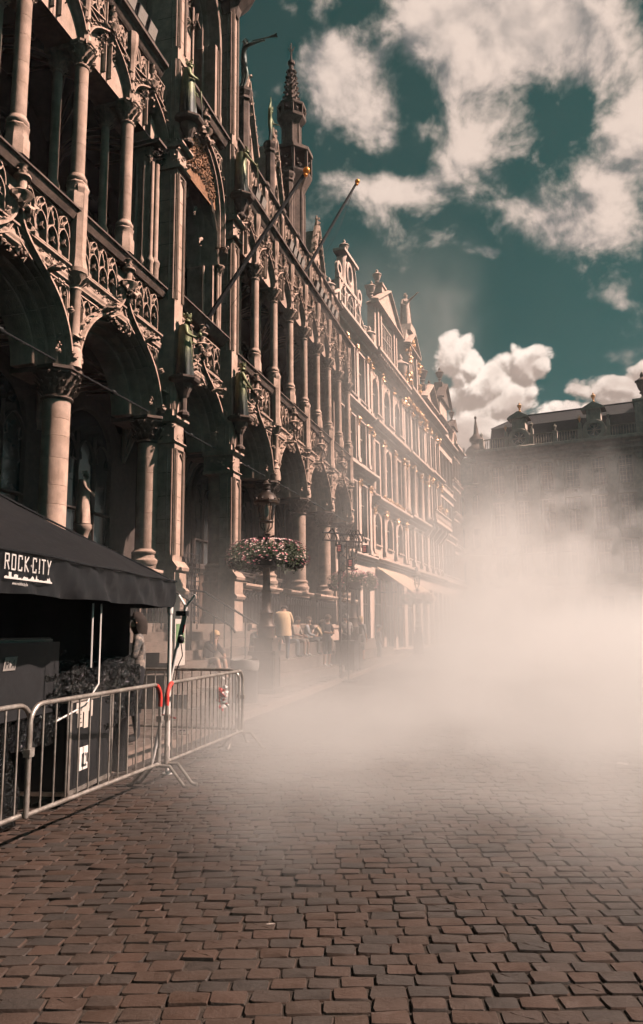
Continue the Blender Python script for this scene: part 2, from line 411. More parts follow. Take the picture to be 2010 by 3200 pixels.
M_led = mat_glow('red_led', (.75, .17, .14), .30)
def mat_lampglass():
    m = bpy.data.materials.new('clear_lamp_glass'); m.use_nodes = True; nt = m.node_tree; nt.nodes.clear()
    o = N(nt, 'ShaderNodeOutputMaterial'); t = N(nt, 'ShaderNodeBsdfTransparent'); t.inputs[0].default_value = (.95, .93, .90, 1)
    g = N(nt, 'ShaderNodeBsdfGlossy'); g.inputs['Roughness'].default_value = .1; mx = N(nt, 'ShaderNodeMixShader'); fr = N(nt, 'ShaderNodeFresnel'); fr.inputs[0].default_value = 1.5
    L(nt, fr.outputs[0], mx.inputs[0]); L(nt, t.outputs[0], mx.inputs[1]); L(nt, g.outputs[0], mx.inputs[2]); L(nt, mx.outputs[0], o.inputs[0]); return m
M_lampglass = mat_lampglass()
M_bulb = pmat('frosted_bulb', (.75, .68, .60), .4)
def cmat(name, col, **k): return pmat(name, col, k.pop('rough', .85), 0, k.pop('var', .15), 9, **k)
M_skin = cmat('skin', (.42, .23, .155), rough=.6, var=.08)
# ------------------------------------------------------------------ ground and setts
def mat_sett():
    m = bpy.data.materials.new('granite_setts'); m.use_nodes = True; nt = m.node_tree; b = nt.nodes['Principled BSDF']
    g = N(nt, 'ShaderNodeNewGeometry'); oi = N(nt, 'ShaderNodeObjectInfo')
    r = mth(nt, 'FRACT', mth(nt, 'ADD', g.outputs['Random Per Island'], mth(nt, 'MULTIPLY', oi.outputs['Random'], 7.31)))
    cr = N(nt, 'ShaderNodeValToRGB'); L(nt, r, cr.inputs[0]); e = cr.color_ramp.elements
    e[0].position = 0; e[0].color = (.046, .039, .034, 1); e[1].position = 1; e[1].color = (.066, .042, .031, 1)
    for p, c in ((.22, (.058, .046, .039, 1)), (.45, (.070, .049, .039, 1)), (.66, (.080, .052, .040, 1)), (.85, (.062, .046, .037, 1))):
        x = e.new(p); x.color = c
    P = g.outputs['Position']
    sp = sstep(nt, fbm(nt, P, 140, 3, .7), .58, .74)
    base = mixc(nt, mth(nt, 'MULTIPLY', sp, .55), cr.outputs[0], (.24, .18, .145))
    base = mixc(nt, sstep(nt, fbm(nt, P, 1.3, 6, .6), .48, .72, 0, .6), base, (.045, .036, .031))
    sat = N(nt, 'ShaderNodeHueSaturation'); sat.inputs['Saturation'].default_value = 1.12; sat.inputs['Value'].default_value = .80; L(nt, base, sat.inputs['Color']); base = sat.outputs[0]; L(nt, base, b.inputs['Base Color'])
    rg = sstep(nt, fbm(nt, P, .8, 4, .6), .3, .7, .75, .42); L(nt, rg, b.inputs['Roughness'])
    b.inputs['Specular IOR Level'].default_value = .35
    bn = N(nt, 'ShaderNodeBump'); bn.inputs['Strength'].default_value = .55; bn.inputs['Distance'].default_value = .012
    L(nt, mth(nt, 'ADD', fbm(nt, P, 38, 6, .7), mth(nt, 'MULTIPLY', fbm(nt, P, 9, 3, .5), 1.2)), bn.inputs['Height']); L(nt, bn.outputs[0], b.inputs['Normal'])
    return m
M_sett = mat_sett()
def mat_joint():
    m = pmat('sandy_joint_dirt', (.030, .023, .018), .95, 0, .3, 12, (.058, .044, .033), .8, 60)
    return m
M_joint = mat_joint()
def mat_farpave():
    m = bpy.data.materials.new('far_sett_paving'); m.use_nodes = True; nt = m.node_tree; b = nt.nodes['Principled BSDF']
    g = N(nt, 'ShaderNodeNewGeometry'); mp = N(nt, 'ShaderNodeMapping'); L(nt, g.outputs['Position'], mp.inputs[0]); mp.inputs['Rotation'].default_value = (0, 0, R_(-15))
    br = N(nt, 'ShaderNodeTexBrick'); L(nt, mp.outputs[0], br.inputs['Vector']); br.inputs['Scale'].default_value = 1.0
    br.inputs['Color1'].default_value = (.08, .056, .044, 1); br.inputs['Color2'].default_value = (.06, .045, .037, 1); br.inputs['Mortar'].default_value = (.04, .03, .026, 1)
    br.inputs['Mortar Size'].default_value = .012; br.inputs['Brick Width'].default_value = .19; br.inputs['Row Height'].default_value = .128
    L(nt, mixc(nt, sstep(nt, fbm(nt, g.outputs['Position'], .6, 5, .6), .45, .75, 0, .5), br.outputs[0], (.05, .04, .034)), b.inputs['Base Color'])
    b.inputs['Roughness'].default_value = .75
    return m
M_farpave = mat_farpave()
M_flag = pmat('pavement_flagstone', (.12, .088, .07), .8, 0, .2, 2, (.085, .063, .05), .4, 20, island=.12)
M_kerb = pmat('kerb_stone', (.24, .175, .14), .8, 0, .2, 3, (.17, .12, .095), .4, 20, island=.1)
def kerbX(Y): return -5.1-0.072*(Y-10)
def build_ground():
    g = MB(); S = 500
    g.add([(-S, -60, -.0125), (S, -60, -.0125), (S, 2*S, -.0125), (-S, 2*S, -.0125)], [(0, 1, 2, 3)])
    ground = g.build('plaza_ground', M_joint); tag(ground, kind='structure')
    f = MB(); f.add([(-S, 31, -.006), (S, 31, -.006), (S, 2*S, -.006), (-S, 2*S, -.006)], [(0, 1, 2, 3)])
    o = f.build('far_paving', M_farpave); tag(o, kind='structure'); o.parent = ground
    rng = np.random.default_rng(7)
    a = R_(14.5); rx, ry = math.cos(a), math.sin(a); qx, qy = -math.sin(a), math.cos(a)
    st = []
    q = 2.55; row = 0
    while q < 33:
        pitch = .118+rng.uniform(-.004, .006)
        s = -.50*q-1.2+rng.uniform(0, .19)
        while s < .47*q+1.0:
            ln = .180+rng.normal(0, .016); ln = float(np.clip(ln, .125, .225))
            bend = .14*math.sin(s*.33+q*.05)+.03*math.sin(s*1.1+q*.3)
            X = s*rx+(q+bend)*qx; Y = s*ry+(q+bend)*qy
            if X > kerbX(Y)+.06 and Y < 31.2: st.append((X+rx*ln/2, Y+ry*ln/2, ln-.0065+rng.uniform(-.006, .002), pitch-.0075+rng.uniform(-.005, .002), q))
            s += ln
        q += pitch; row += 1
    st = np.array(st); n = len(st)
    # one sett: three eight-point rings and a crown
    def ring(k, z): return [(-.5*k, -.40, z), (-.44, -.5*k, z), (.44, -.5*k, z), (.5*k, -.40, z), (.5*k, .40, z), (.44, .5*k, z), (-.44, .5*k, z), (-.5*k, .40, z)]
    def template():
        r0 = np.array(ring(1., -.05)); r1 = np.array(ring(1., -.010)); r2 = np.array(ring(1., -.0015)); r2[:, :2] *= .955; r3 = r2.copy(); r3[:, :2] *= .6; r3[:, 2] = .0008
        return np.vstack([r0, r1, r2, r3, [[0, 0, .002]]])
    T = template(); nv = len(T)
    F = []
    for k in range(3):
        for i in range(8): j = (i+1) % 8; F.append((k*8+i, k*8+j, (k+1)*8+j, (k+1)*8+i))
    F4 = np.array(F); F3 = np.array([(24+i, 24+(i+1) % 8, 32) for i in range(8)])
    def sett_verts(ln, wd, rng):
        V = T.copy(); jit = rng.normal(0, .0035, (8, 2))
        for k in range(4): V[k*8:k*8+8, 0] = T[k*8:k*8+8, 0]*ln+jit[:, 0]; V[k*8:k*8+8, 1] = T[k*8:k*8+8, 1]*wd+jit[:, 1]
        V[16:33, 2] += rng.normal(0, .0016, 17)
        return V
    # the nearest 300 in view are stones of their own
    dpt = st[:, 4]; cam = np.array([CX[0], CX[1]])
    px = 1005+2376*(st[:, 0]*CX[0]+st[:, 1]*CX[1]-1.65*CX[2])/(st[:, 0]*CF[0]+st[:, 1]*CF[1]-1.65*CF[2])
    dep = st[:, 0]*CF[0]+st[:, 1]*CF[1]-1.65*CF[2]
    py = 1600-2376*(st[:, 0]*CU[0]+st[:, 1]*CU[1]-1.65*CU[2])/dep
    vis = (px > -60) & (px < 2070) & (py < 3240)
    order = np.argsort(np.where(vis, dep, 1e9)); near = set(order[:300].tolist())
    protos = []
    for k in range(16):
        V = sett_verts(.168, .112, rng); me = bpy.data.meshes.new('cobblestone')
        me.from_pydata(V.tolist(), [], F+[tuple(t) for t in F3.tolist()]); me.materials.append(M_sett); me.shade_smooth(); me.set_sharp_from_angle(angle=R_(40)); protos.append(me)
    for i in sorted(near):
        o = bpy.data.objects.new('cobblestone', protos[int(rng.integers(16))]); C.objects.link(o); o.parent = ground
        o.location = (st[i, 0], st[i, 1], rng.normal(0, .003)); fl = PI if rng.random() < .5 else 0.
        o.rotation_euler = (rng.normal(0, .016), rng.normal(0, .014), a+fl+rng.normal(0, .018)); o.scale = (st[i, 2]/.168, st[i, 3]/.112, 1)
    rest = [i for i in range(n) if i not in near]
    k = len(rest); VV = np.zeros((k, nv, 3))
    pv = [sett_verts(.168, .112, rng) for _ in range(40)]
    for j, i in enumerate(rest):
        V = pv[int(rng.integers(40))]; sg = -1 if rng.random() < .5 else 1
        x = V[:, 0]*sg*st[i, 2]/.168; y = V[:, 1]*sg*st[i, 3]/.112; aa = a+rng.normal(0, .02); ca, sa = math.cos(aa), math.sin(aa)
        VV[j, :, 0] = st[i, 0]+x*ca-y*sa; VV[j, :, 1] = st[i, 1]+x*sa+y*ca
        VV[j, :, 2] = V[:, 2]+rng.normal(0, .0032)+x*rng.normal(0, .018)+y*rng.normal(0, .02)
    off = (np.arange(k)*nv)[:, None, None]
    Q = (F4[None]+off).reshape(-1, 4); Tt = (F3[None]+off).reshape(-1, 3)
    me = bpy.data.meshes.new('cobblestone_field'); me.vertices.add(k*nv); me.vertices.foreach_set('co', VV.reshape(-1))
    nl = Q.size+Tt.size; me.loops.add(nl); me.loops.foreach_set('vertex_index', np.concatenate([Q.reshape(-1), Tt.reshape(-1)]))
    npoly = len(Q)+len(Tt); me.polygons.add(npoly)
    ls = np.concatenate([np.arange(len(Q))*4, Q.size+np.arange(len(Tt))*3]); me.polygons.foreach_set('loop_start', ls)
    me.update(calc_edges=True); me.validate(); me.materials.append(M_sett); me.shade_smooth(); me.set_sharp_from_angle(angle=R_(40))
    o = bpy.data.objects.new('cobblestone_field', me); C.objects.link(o); o.parent = ground; o['kind'] = 'stuff'
    # kerb stones and raised pavement towards the facade
    pv = MB(); rr = random.Random(3)
    poly = [(kerbX(2)-.16, 2), (kerbX(60)-.16, 60), (-30, 60), (-30, 2)]
    pv.extr_z(poly, -.04, .085)
    pave = pv.build('pavement', M_flag); tag(pave, kind='structure')
    y = 2.; first = None
    while y < 56:
        l = rr.uniform(.9, 1.15)
        k = MB(); k.box(-.155, .0, .008, l-.008, -.04, .11); 
        ks = k.build('kerb_stone', M_kerb, pave, (kerbX(y), y, rr.uniform(-.006, .006)), (0, 0, math.atan(.072)+rr.uniform(-.004, .004)))
        y += l
    # flagstones on the pavement near the steps (pieces large enough to tell apart)
    fl = MB(); fl.box(0, .62, 0, .42, 0, .02); me = fl.mesh('flagstone', M_flag)
    y = 8.
    while y < 34:
        x = kerbX(y)-.2; 
        xx = x-rr.uniform(0, .3)
        while xx > -7.3:
            o = bpy.data.objects.new('flagstone', me); C.objects.link(o); o.parent = pave; w = rr.uniform(.5, .68)
            o.location = (xx-w, y, .082+rr.uniform(-.004, .004)); o.scale = ((w-.012)/.62, .98, 1); xx -= w
        y += .42
    return ground
ground = build_ground()
# ------------------------------------------------------------------ figures (people and statues)
BONES = [('pelvis','spine'),('spine','chest'),('chest','neck'),('neck','head0'),('head0','head1'),('chest','shL'),('shL','elL'),('elL','wrL'),('wrL','haL'),
         ('chest','shR'),('shR','elR'),('elR','wrR'),('wrR','haR'),('pelvis','hipL'),('hipL','knL'),('knL','anL'),('anL','toL'),('pelvis','hipR'),('hipR','knR'),('knR','anR'),('anR','toR')]
RAD = dict(pelvis=.145, spine=.135, chest=.150, neck=.062, head0=.088, head1=.098, shL=.078, elL=.050, wrL=.034, haL=.036, hipL=.105, knL=.066, anL=.045, toL=.040)
for k_ in ('sh','el','wr','ha','hip','kn','an','to'): RAD[k_+'R'] = RAD[k_+'L']
STAND = dict(pelvis=(0,0,.95), spine=(0,-.005,1.14), chest=(0,0,1.34), neck=(0,.01,1.49), head0=(0,.035,1.58), head1=(0,.03,1.67),
  shL=(-.185,0,1.41), elL=(-.245,-.03,1.13), wrL=(-.25,.06,.90), haL=(-.245,.09,.80), shR=(.185,0,1.41), elR=(.245,-.03,1.13), wrR=(.25,.06,.90), haR=(.245,.09,.80),
  hipL=(-.095,0,.90), knL=(-.105,.03,.50), anL=(-.11,-.02,.085), toL=(-.13,.13,.045), hipR=(.095,0,.90), knR=(.105,.03,.50), anR=(.11,-.02,.085), toR=(.13,.13,.045))
SIT = dict(STAND); SIT.update(pelvis=(0,0,.13), spine=(0,.02,.32), chest=(0,.05,.52), neck=(0,.08,.66), head0=(0,.12,.75), head1=(0,.12,.84),
  shL=(-.185,.05,.58), elL=(-.25,.12,.33), wrL=(-.17,.32,.27), haL=(-.13,.39,.25), shR=(.185,.05,.58), elR=(.25,.12,.33), wrR=(.17,.32,.27), haR=(.13,.39,.25),
  hipL=(-.095,.05,.11), knL=(-.12,.46,.12), anL=(-.12,.44,-.34), toL=(-.13,.58,-.38), hipR=(.095,.05,.11), knR=(.12,.46,.12), anR=(.12,.44,-.34), toR=(.13,.58,-.38))
def seg_d(p, a, b):
    ab = b-a; t = max(0, min(1, (p-a).dot(ab)/max(ab.length_squared, 1e-9))); return (p-(a+ab*t)).length
def body_mesh(J, region, mats, fat=1., rad=None, sub=1):
    """one continuous skin grown over the skeleton; region(bone) -> material slot"""
    R = dict(RAD); R.update(rad or {})
    names = list(J); idx = {n: i for i, n in enumerate(names)}
    me = bpy.data.meshes.new('tmp'); me.from_pydata([J[n] for n in names], [(idx[a], idx[b]) for a, b in BONES if a in idx and b in idx], [])
    o = bpy.data.objects.new('tmp', me); C.objects.link(o)
    sk = o.modifiers.new('s', 'SKIN'); sk.use_smooth_shade = True; sk.branch_smoothing = .3
    if not me.skin_vertices:
        pass
    for n in names:
        d = me.skin_vertices[0].data[idx[n]]; r = R[n]*(fat if n in ('pelvis', 'spine', 'chest', 'hipL', 'hipR') else 1.)
        d.radius = (r, r); d.use_root = (n == 'pelvis')
        if n in ('chest', 'spine', 'pelvis'): d.radius = (r*1.0, r*.86) 
    ss = o.modifiers.new('u', 'SUBSURF'); ss.levels = sub; ss.render_levels = sub
    dg = bpy.context.evaluated_depsgraph_get(); dg.update()
    ev = o.evaluated_get(dg); m2 = bpy.data.meshes.new_from_object(ev)
    bpy.data.objects.remove(o); bpy.data.meshes.remove(me)
    V = {n: Vector(J[n]) for n in names}; bl = [(a, b) for a, b in BONES if a in V and b in V]
    co = [v.co.copy() for v in m2.vertices]
    m2.materials.clear()
    for m in mats: m2.materials.append(m)
    for p in m2.polygons:
        c = p.center; best = min(bl, key=lambda q: seg_d(c, V[q[0]], V[q[1]])/((R[q[0]]+R[q[1]])))
        p.material_index = region(best, c); p.use_smooth = True
    return m2
def add_hands(mb, J, scale=1.):
    """five separate bent fingers rooted in each palm"""
    for s in ('L', 'R'):
        if 'ha'+s not in J: continue
        h = Vector(J['ha'+s]); w = Vector(J['wr'+s]); d = (h-w).normalized()
        side = d.cross(Vector((0, 0, 1)))
        if side.length < .1: side = Vector((1, 0, 0))
        side.normalize(); pal = side.cross(d).normalized()
        for k, ln in enumerate((.062, .072, .068, .052)):
            b = h+side*(k-1.5)*.018; mb.tube([b, b+d*ln*.6-pal*.006, b+d*ln*.95-pal*.030], [.0095, .009, .007], 5)
        b = h-d*.03+side*.034*(1 if s == 'L' else -1); sd = side*(1 if s == 'L' else -1)
        mb.tube([b, b+d*.03+sd*.02, b+d*.062+sd*.022-pal*.01], [.011, .0105, .008], 5)
def join_into(me, mb):
    """append builder geometry (skin material slot 0) to an existing mesh"""
    n = len(me.vertices); nl = len(me.loops); npg = len(me.polygons)
    me.vertices.add(len(mb.v)); 
    for i, v in enumerate(mb.v): me.vertices[n+i].co = v
    tot = sum(len(f) for f in mb.f); me.loops.add(tot); me.polygons.add(len(mb.f)); k = nl
    for j, f in enumerate(mb.f):
        p = me.polygons[npg+j]; p.loop_start = k
        for t, i in enumerate(f): me.loops[k+t].vertex_index = n+i
        k += len(f); p.material_index = 0
    me.update(calc_edges=True); me.validate(); me.shade_smooth()
def figure(name, label, cat, pose, loc, rz, regions, mats, hair=None, hairlen=0., scale=1., group=None, fat=1., extra=None, rad=None, tilt=(0, 0)):
    root = thing(name, label, cat, loc, rz, group)
    me = body_mesh(pose, regions, mats, fat, rad)
    o = bpy.data.objects.new('body', me); C.objects.link(o); o.parent = root; o.scale = (scale,)*3; o.rotation_euler = (tilt[0], tilt[1], 0)
    # fingers, nose, ears and eyes join the same body
    x = MB(); add_hands(x, pose)
    h0, h1 = Vector(pose['head0']), Vector(pose['head1']); up = (h1-h0).normalized(); nk = Vector(pose['neck'])
    fw = Vector((0, 1, 0)); fw = (fw-up*fw.dot(up)).normalized() if 'look' not in pose else Vector(pose['look']).normalized()
    sd = fw.cross(up).normalized(); hc = (h0+h1)/2
    x.tube([hc+fw*.085+up*.03, hc+fw*.112-up*.012, hc+fw*.095-up*.022], [.012, .016, .008], 5)
    for s in (-1, 1): x.tube([hc+sd*s*.088+up*.02, hc+sd*s*.104+up*.0, hc+sd*s*.092-up*.03], [.012, .016, .008], 5)
    x.tube([hc+fw*.088-up*.055-sd*.02, hc+fw*.094-up*.055, hc+fw*.088-up*.055+sd*.02], .007, 5)
    join_into(me, x)
    for s in (-1, 1):
        ey = MB(); ey.lathe(0, 0, [(.001, -.009), (.009, 0), (.001, .009)], 6); ey.build('eye', M_iron if cat == 'person' else mats[0], o, tuple(hc+fw*.088+sd*s*.032+up*.022))
    if hair is not None:
        hb = MB(); n = 12; rows = 7
        vs = []; 
        for i in range(rows+1):
            t = i/rows; el = PI/2*(1-t*1.25)
            for k in range(n):
                az = 2*PI*k/n; front = max(0, math.cos(az)); e2 = el+front*.62*t
                dv = fw*math.cos(az)*math.cos(e2)+sd*math.sin(az)*math.cos(e2)+up*math.sin(e2)
                p = h1-up*.012-fw*.012+dv*(.116+.010*math.sin(k*2.3+i))
                if hairlen > 0 and t > .7 and front < .35: p = p-Vector((0, 0, 1))*hairlen*(t-.7)/.3+fw*(-.02)
                vs.append(tuple(p))
        fs = [(i*n+k, i*n+(k+1) % n, (i+1)*n+(k+1) % n, (i+1)*n+k) for i in range(rows) for k in range(n)]
        fs.append(tuple(range(n-1, -1, -1))); hb.add(vs, fs); hb.build('hair', hair, o, smooth=80)
    if extra: extra(o)
    return root
def reg_person(b, c):
    a = b[1]
    if a in ('head0', 'head1', 'neck', 'haL', 'haR'): return 0
    if a in ('wrL', 'wrR', 'elL', 'elR'): return 1
    if a in ('toL', 'toR'): return 3
    if a in ('hipL', 'hipR', 'knL', 'knR', 'anL', 'anR'): return 2
    return 1
def reg_short(b, c):
    r = reg_person(b, c); 
    return 0 if b[1] in ('wrL', 'wrR', 'anL', 'anR') else r
def reg_all(b, c): return 0
def pose(base, **k):
    d = dict(base); d.update(k); return d
def statue(name, label, loc, rz, p, mat, scale=1., robe=True, group=None, crown=False, item=None, hat=None, parent_extra=None):
    def ex(o):
        rg = random.Random(hash(label) % 1000)
        if robe:
            n = 22; vs = []; prof = [(.25, .03), (.235, .25), (.215, .55), (.20, .85), (.185, 1.0), (.175, 1.12), (.19, 1.3)]
            for r, z in prof:
                for k in range(n):
                    a = 2*PI*k/n; rr = r*(1+(.10*math.sin(k*2.9+z*1.5)+.06*math.sin(5*a))*max(0, 1.15-z)); vs.append((rr*math.cos(a), rr*.85*math.sin(a), z))
            m = MB(); m.add(vs, [(i*n+k, i*n+(k+1) % n, (i+1)*n+(k+1) % n, (i+1)*n+k) for i in range(len(prof)-1) for k in range(n)]+[tuple(range(n-1, -1, -1))])
            m.build('robe', mat, o, smooth=50)
            cl = MB(); n2 = 9; vs = []
            for i, z in enumerate((1.44, 1.2, .8, .4, .06)):
                for k in range(n2):
                    a = PI+PI*k/(n2-1); r = (.22+.03*i)*(1+.08*math.sin(k*3.1)); vs.append((r*math.cos(a), r*.75*math.sin(a)-.02, z))
            cl.add(vs, [(i*n2+k, i*n2+k+1, (i+1)*n2+k+1, (i+1)*n2+k) for i in range(4) for k in range(n2-1)]); cl.build('cloak', mat, o, smooth=60)
        h = Vector(p['head1'])
        hb = MB()
        if crown:
            hb.lathe(h.x, h.y, [(.10, h.z+.02), (.115, h.z+.09), (.10, h.z+.09)], 12)
            for k in range(6): a = k*PI/3; hb.lump((h.x+.108*math.cos(a), h.y+.108*math.sin(a), h.z+.11), .02, .02, .035, rg, False)
        else:
            hb.foliage((h.x, h.y-.03, h.z), (.085, .085, .09), 40, .035, rg)
        hb.build('crown' if crown else 'hair', mat, o, smooth=60)
        if item: item(o)
    return figure(name, label, 'statue', p, loc, rz, reg_all, [mat], None, 0, scale, group, extra=ex)
# ------------------------------------------------------------------ the gothic palace on the left
rng = random.Random(11)
YC = 22.3
def yl(Y): return Y-YC
PAL = thing('gothic_palace', 'dark sandstone gothic palace with two tiers of arcaded galleries, left of the square', 'building', (-9.5, YC, 0))
SP = 4.08
GC = [5.5, 9.6, 13.7, 17.76, 22.3, 27.0, 31.08, 35.16, 39.2]       # ground column lines (world Y)
TERR = 1.85
def octa(r, z0, z1, c=.0): return [(r-c, z0), (r, z0+c), (r, z1-c), (r-c, z1)]
def capital(mb, cx, cy, r0, r1, z0, z1, rng, n=16, leaves=14, deep=None):
    h = z1-z0
    mb.lathe(cx, cy, [(r0*1.12, z0), (r0*1.22, z0+h*.05), (r0*1.12, z0+h*.10), (r0*1.05, z0+h*.12), (r0*1.12, z0+h*.4), (r1*.86, z0+h*.72), (r1*.9, z0+h*.76)], n)
    mb.lathe(cx, cy, [(r1*.92, z0+h*.76), (r1*1.0, z0+h*.8), (r1*1.0, z0+h*.86), (r1*1.1, z0+h*.9), (r1*1.1, z1)], 8, PI/8)
    for k in range(leaves):
        for lv in range(3):
            a = 2*PI*(k+.5*(lv % 2))/leaves; d2 = Vector((math.cos(a), math.sin(a), 0)); f = .14+.24*lv
            rr = r0*1.08+(r1*.88-r0*1.08)*(f**1.5)*1.2; z = z0+h*f; c = Vector((cx, cy, z))+d2*rr
            mb.leaf(c, Vector((0, 0, 1))+d2*.5, d2, h*.27, h*.2, .45)
            for _ in range(2): mb.lump(c+d2*h*rng.uniform(.06, .15)+Vector((rng.uniform(-.06, .06)*h, rng.uniform(-.06, .06)*h, h*rng.uniform(.08, .24))), h*.07, h*.05, h*.05, rng)
# ---- a ground column with pedestal, ring, drums and capital
def ground_column():
    p = MB(); x = -.25
    p.lathe(x, 0, [(.50, TERR), (.50, TERR+.18), (.44, TERR+.26), (.42, 3.0), (.46, 3.06), (.46, 3.14), (.40, 3.2), (.40, 3.34)], 8, PI/8)
    p.lathe(x, 0, [(.40, 3.34), (.42, 3.4), (.42, 3.46), (.36, 3.52), (.35, 3.6), (.38, 3.64), (.38, 3.68), (.31, 3.74), (.30, 3.76)], 20)
    o = p.build('column', M_stone, PAL, smooth=40)
    z = 3.76; hs = [.56, .42, .62, .50, .40, .44]; tot = 6.56-3.76; sc = tot/sum(hs)
    for h in hs:
        d = MB(); hh = h*sc; d.lathe(x, 0, [(.283, z+.002), (.286, z+.005), (.286, z+hh-.005), (.283, z+hh-.002)], 24)
        d.build('drum', M_stone, o, smooth=24); z += hh
    c = MB(); capital(c, x, 0, .285, .46, 6.56, 7.26, rng, 16, 14)
    c.extr_z([(x-.95, -.38), (x+.2, -.38), (x+.40, -.2), (x+.40, .2), (x+.2, .38), (x-.95, .38)], 7.16, 7.27)
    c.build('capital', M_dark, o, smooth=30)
    return o
gcol = ground_column(); first = True
for Y in GC[1:]:
    if first: gcol.location = (0, yl(Y), 0); first = False
    else: dup(gcol, PAL, (0, yl(Y), 0))
# ---- slender shaft that climbs in front of every column line
def wall_shaft():
    s = MB(); x = .10
    s.lathe(x, 0, [(.19, 7.28), (.19, 7.62), (.15, 7.72), (.17, 7.76), (.13, 7.84), (.115, 7.9), (.115, 9.02), (.14, 9.06), (.12, 9.1), (.20, 9.38), (.24, 9.42), (.24, 9.52)], 12)
    s.lathe(x, 0, [(.24, 9.52), (.20, 9.72), (.185, 9.8), (.185, 11.35), (.21, 11.40), (.21, 11.44), (.17, 11.52)], 8, PI/8)
    for k in range(8):
        a = 2*PI*k/8; d = Vector((math.cos(a), math.sin(a), 0)); s.leaf(Vector((x, 0, 9.15))+d*.13, Vector((0, 0, 1))+d*.6, d, .2, .14, .4)
    return s.build('wall_shaft', M_stone, PAL, smooth=35)
ws = wall_shaft(); first = True
for Y in (9.6, 13.7, 27.0, 31.08, 35.16, 39.2):
    if first: ws.location = (0, yl(Y), 0); first = False
    else: dup(ws, PAL, (0, yl(Y), 0))
# ---- archivolts: separate voussoirs on a backing ring
AP = [(1.50, -1.05), (1.50, -.52), (1.53, -.48), (1.56, -.51), (1.585, -.64), (1.62, -.64), (1.635, -.32), (1.655, -.27), (1.68, -.30), (1.695, -.44), (1.73, -.44), (1.745, -.12), (1.765, -.07), (1.79, -.10), (1.80, -.22), (1.83, -.22), (1.84, .03), (1.86, .07), (1.88, .02), (1.88, -1.05)]
def arch(r, zs, kz, prof, nv, name='arch', Y=0, x=0):
    sc = r/1.5; pr = [((p[0]-1.5)*1.0+r, p[1]) for p in prof]
    bk = MB(); bk.archring(0, zs, [(pr[0][0]+.05, -1.0), (pr[0][0]+.05, -.6), (pr[-1][0]-.04, -.1), (pr[-1][0]-.04, -1.0)], 0, PI, 28, kz)
    o = bk.build(name, M_stone, PAL, (x, yl(Y), 0), smooth=40)
    for k in range(nv):
        v = MB(); g = .0018/r; v.archring(0, zs, pr, PI*k/nv+g, PI*(k+1)/nv-g, max(2, 28//nv), kz)
        v.build('voussoir', M_stone, o, smooth=40)
    return o
BAYS = [(GC[i]+GC[i+1])/2 for i in range(len(GC)-1)]                 # 0..7 ; index 3 is the tower bay
WIDTH = [GC[i+1]-GC[i] for i in range(len(GC)-1)]
ga = arch(1.50, 7.27, 1.0, AP, 9, Y=BAYS[1]); 
for i in (0, 4, 5, 6, 7): dup(ga, PAL, (0, yl(BAYS[i]), 0))
dup(ga, PAL, (0, yl(BAYS[2]-.06), 0))
arch(1.62, 7.27, 1.0, AP, 9, Y=BAYS[3])
# ---- spandrel wall above an arch, up to the string course
def spandrel(hw, r, zs, z1, xf, xb, kz=1.):
    m = MB(); n = 40; vs = []; fs = []
    for i in range(n+1):
        y = -hw+2*hw*i/n; z0 = zs+(math.sqrt(max(0, r*r-y*y))*kz if abs(y) < r else 0)
        vs += [(xf, y, z0), (xf, y, z1), (xb, y, z1), (xb, y, z0)]
    for i in range(n):
        a = i*4; b = a+4
        fs += [(a, b, b+1, a+1), (a+1, b+1, b+2, a+2), (a+2, b+2, b+3, a+3), (a+3, b+3, b, a)]
    fs += [(0, 1, 2, 3), (n*4+3, n*4+2, n*4+1, n*4)]
    m.add(vs, fs); return m
def lancet(mb, y0, y1, z0, z1, w, xb, xf):
    """a cusped lancet: two mullion lines and a pointed head"""
    yc = (y0+y1)/2; zs = z1-(y1-y0)*.8
    mb.bar([(y0, z0), (y0, zs)]+bez((y0, zs), (y0, zs+(z1-zs)*.6), (yc-(y1-y0)*.18, z1-.01), (yc, z1), 5)[1:], w, xb, xf)
    mb.bar([(y1, z0), (y1, zs)]+bez((y1, zs), (y1, zs+(z1-zs)*.6), (yc+(y1-y0)*.18, z1-.01), (yc, z1), 5)[1:], w, xb, xf)
    # cusps
    for s in (-1, 1):
        yy = yc+s*(y1-y0)*.5; mb.bar([(yy, zs+.0), (yy-s*(y1-y0)*.26, zs+(z1-zs)*.12), (yy-s*(y1-y0)*.20, zs+(z1-zs)*.45)], w*.6, xb, xb+(xf-xb)*.7)
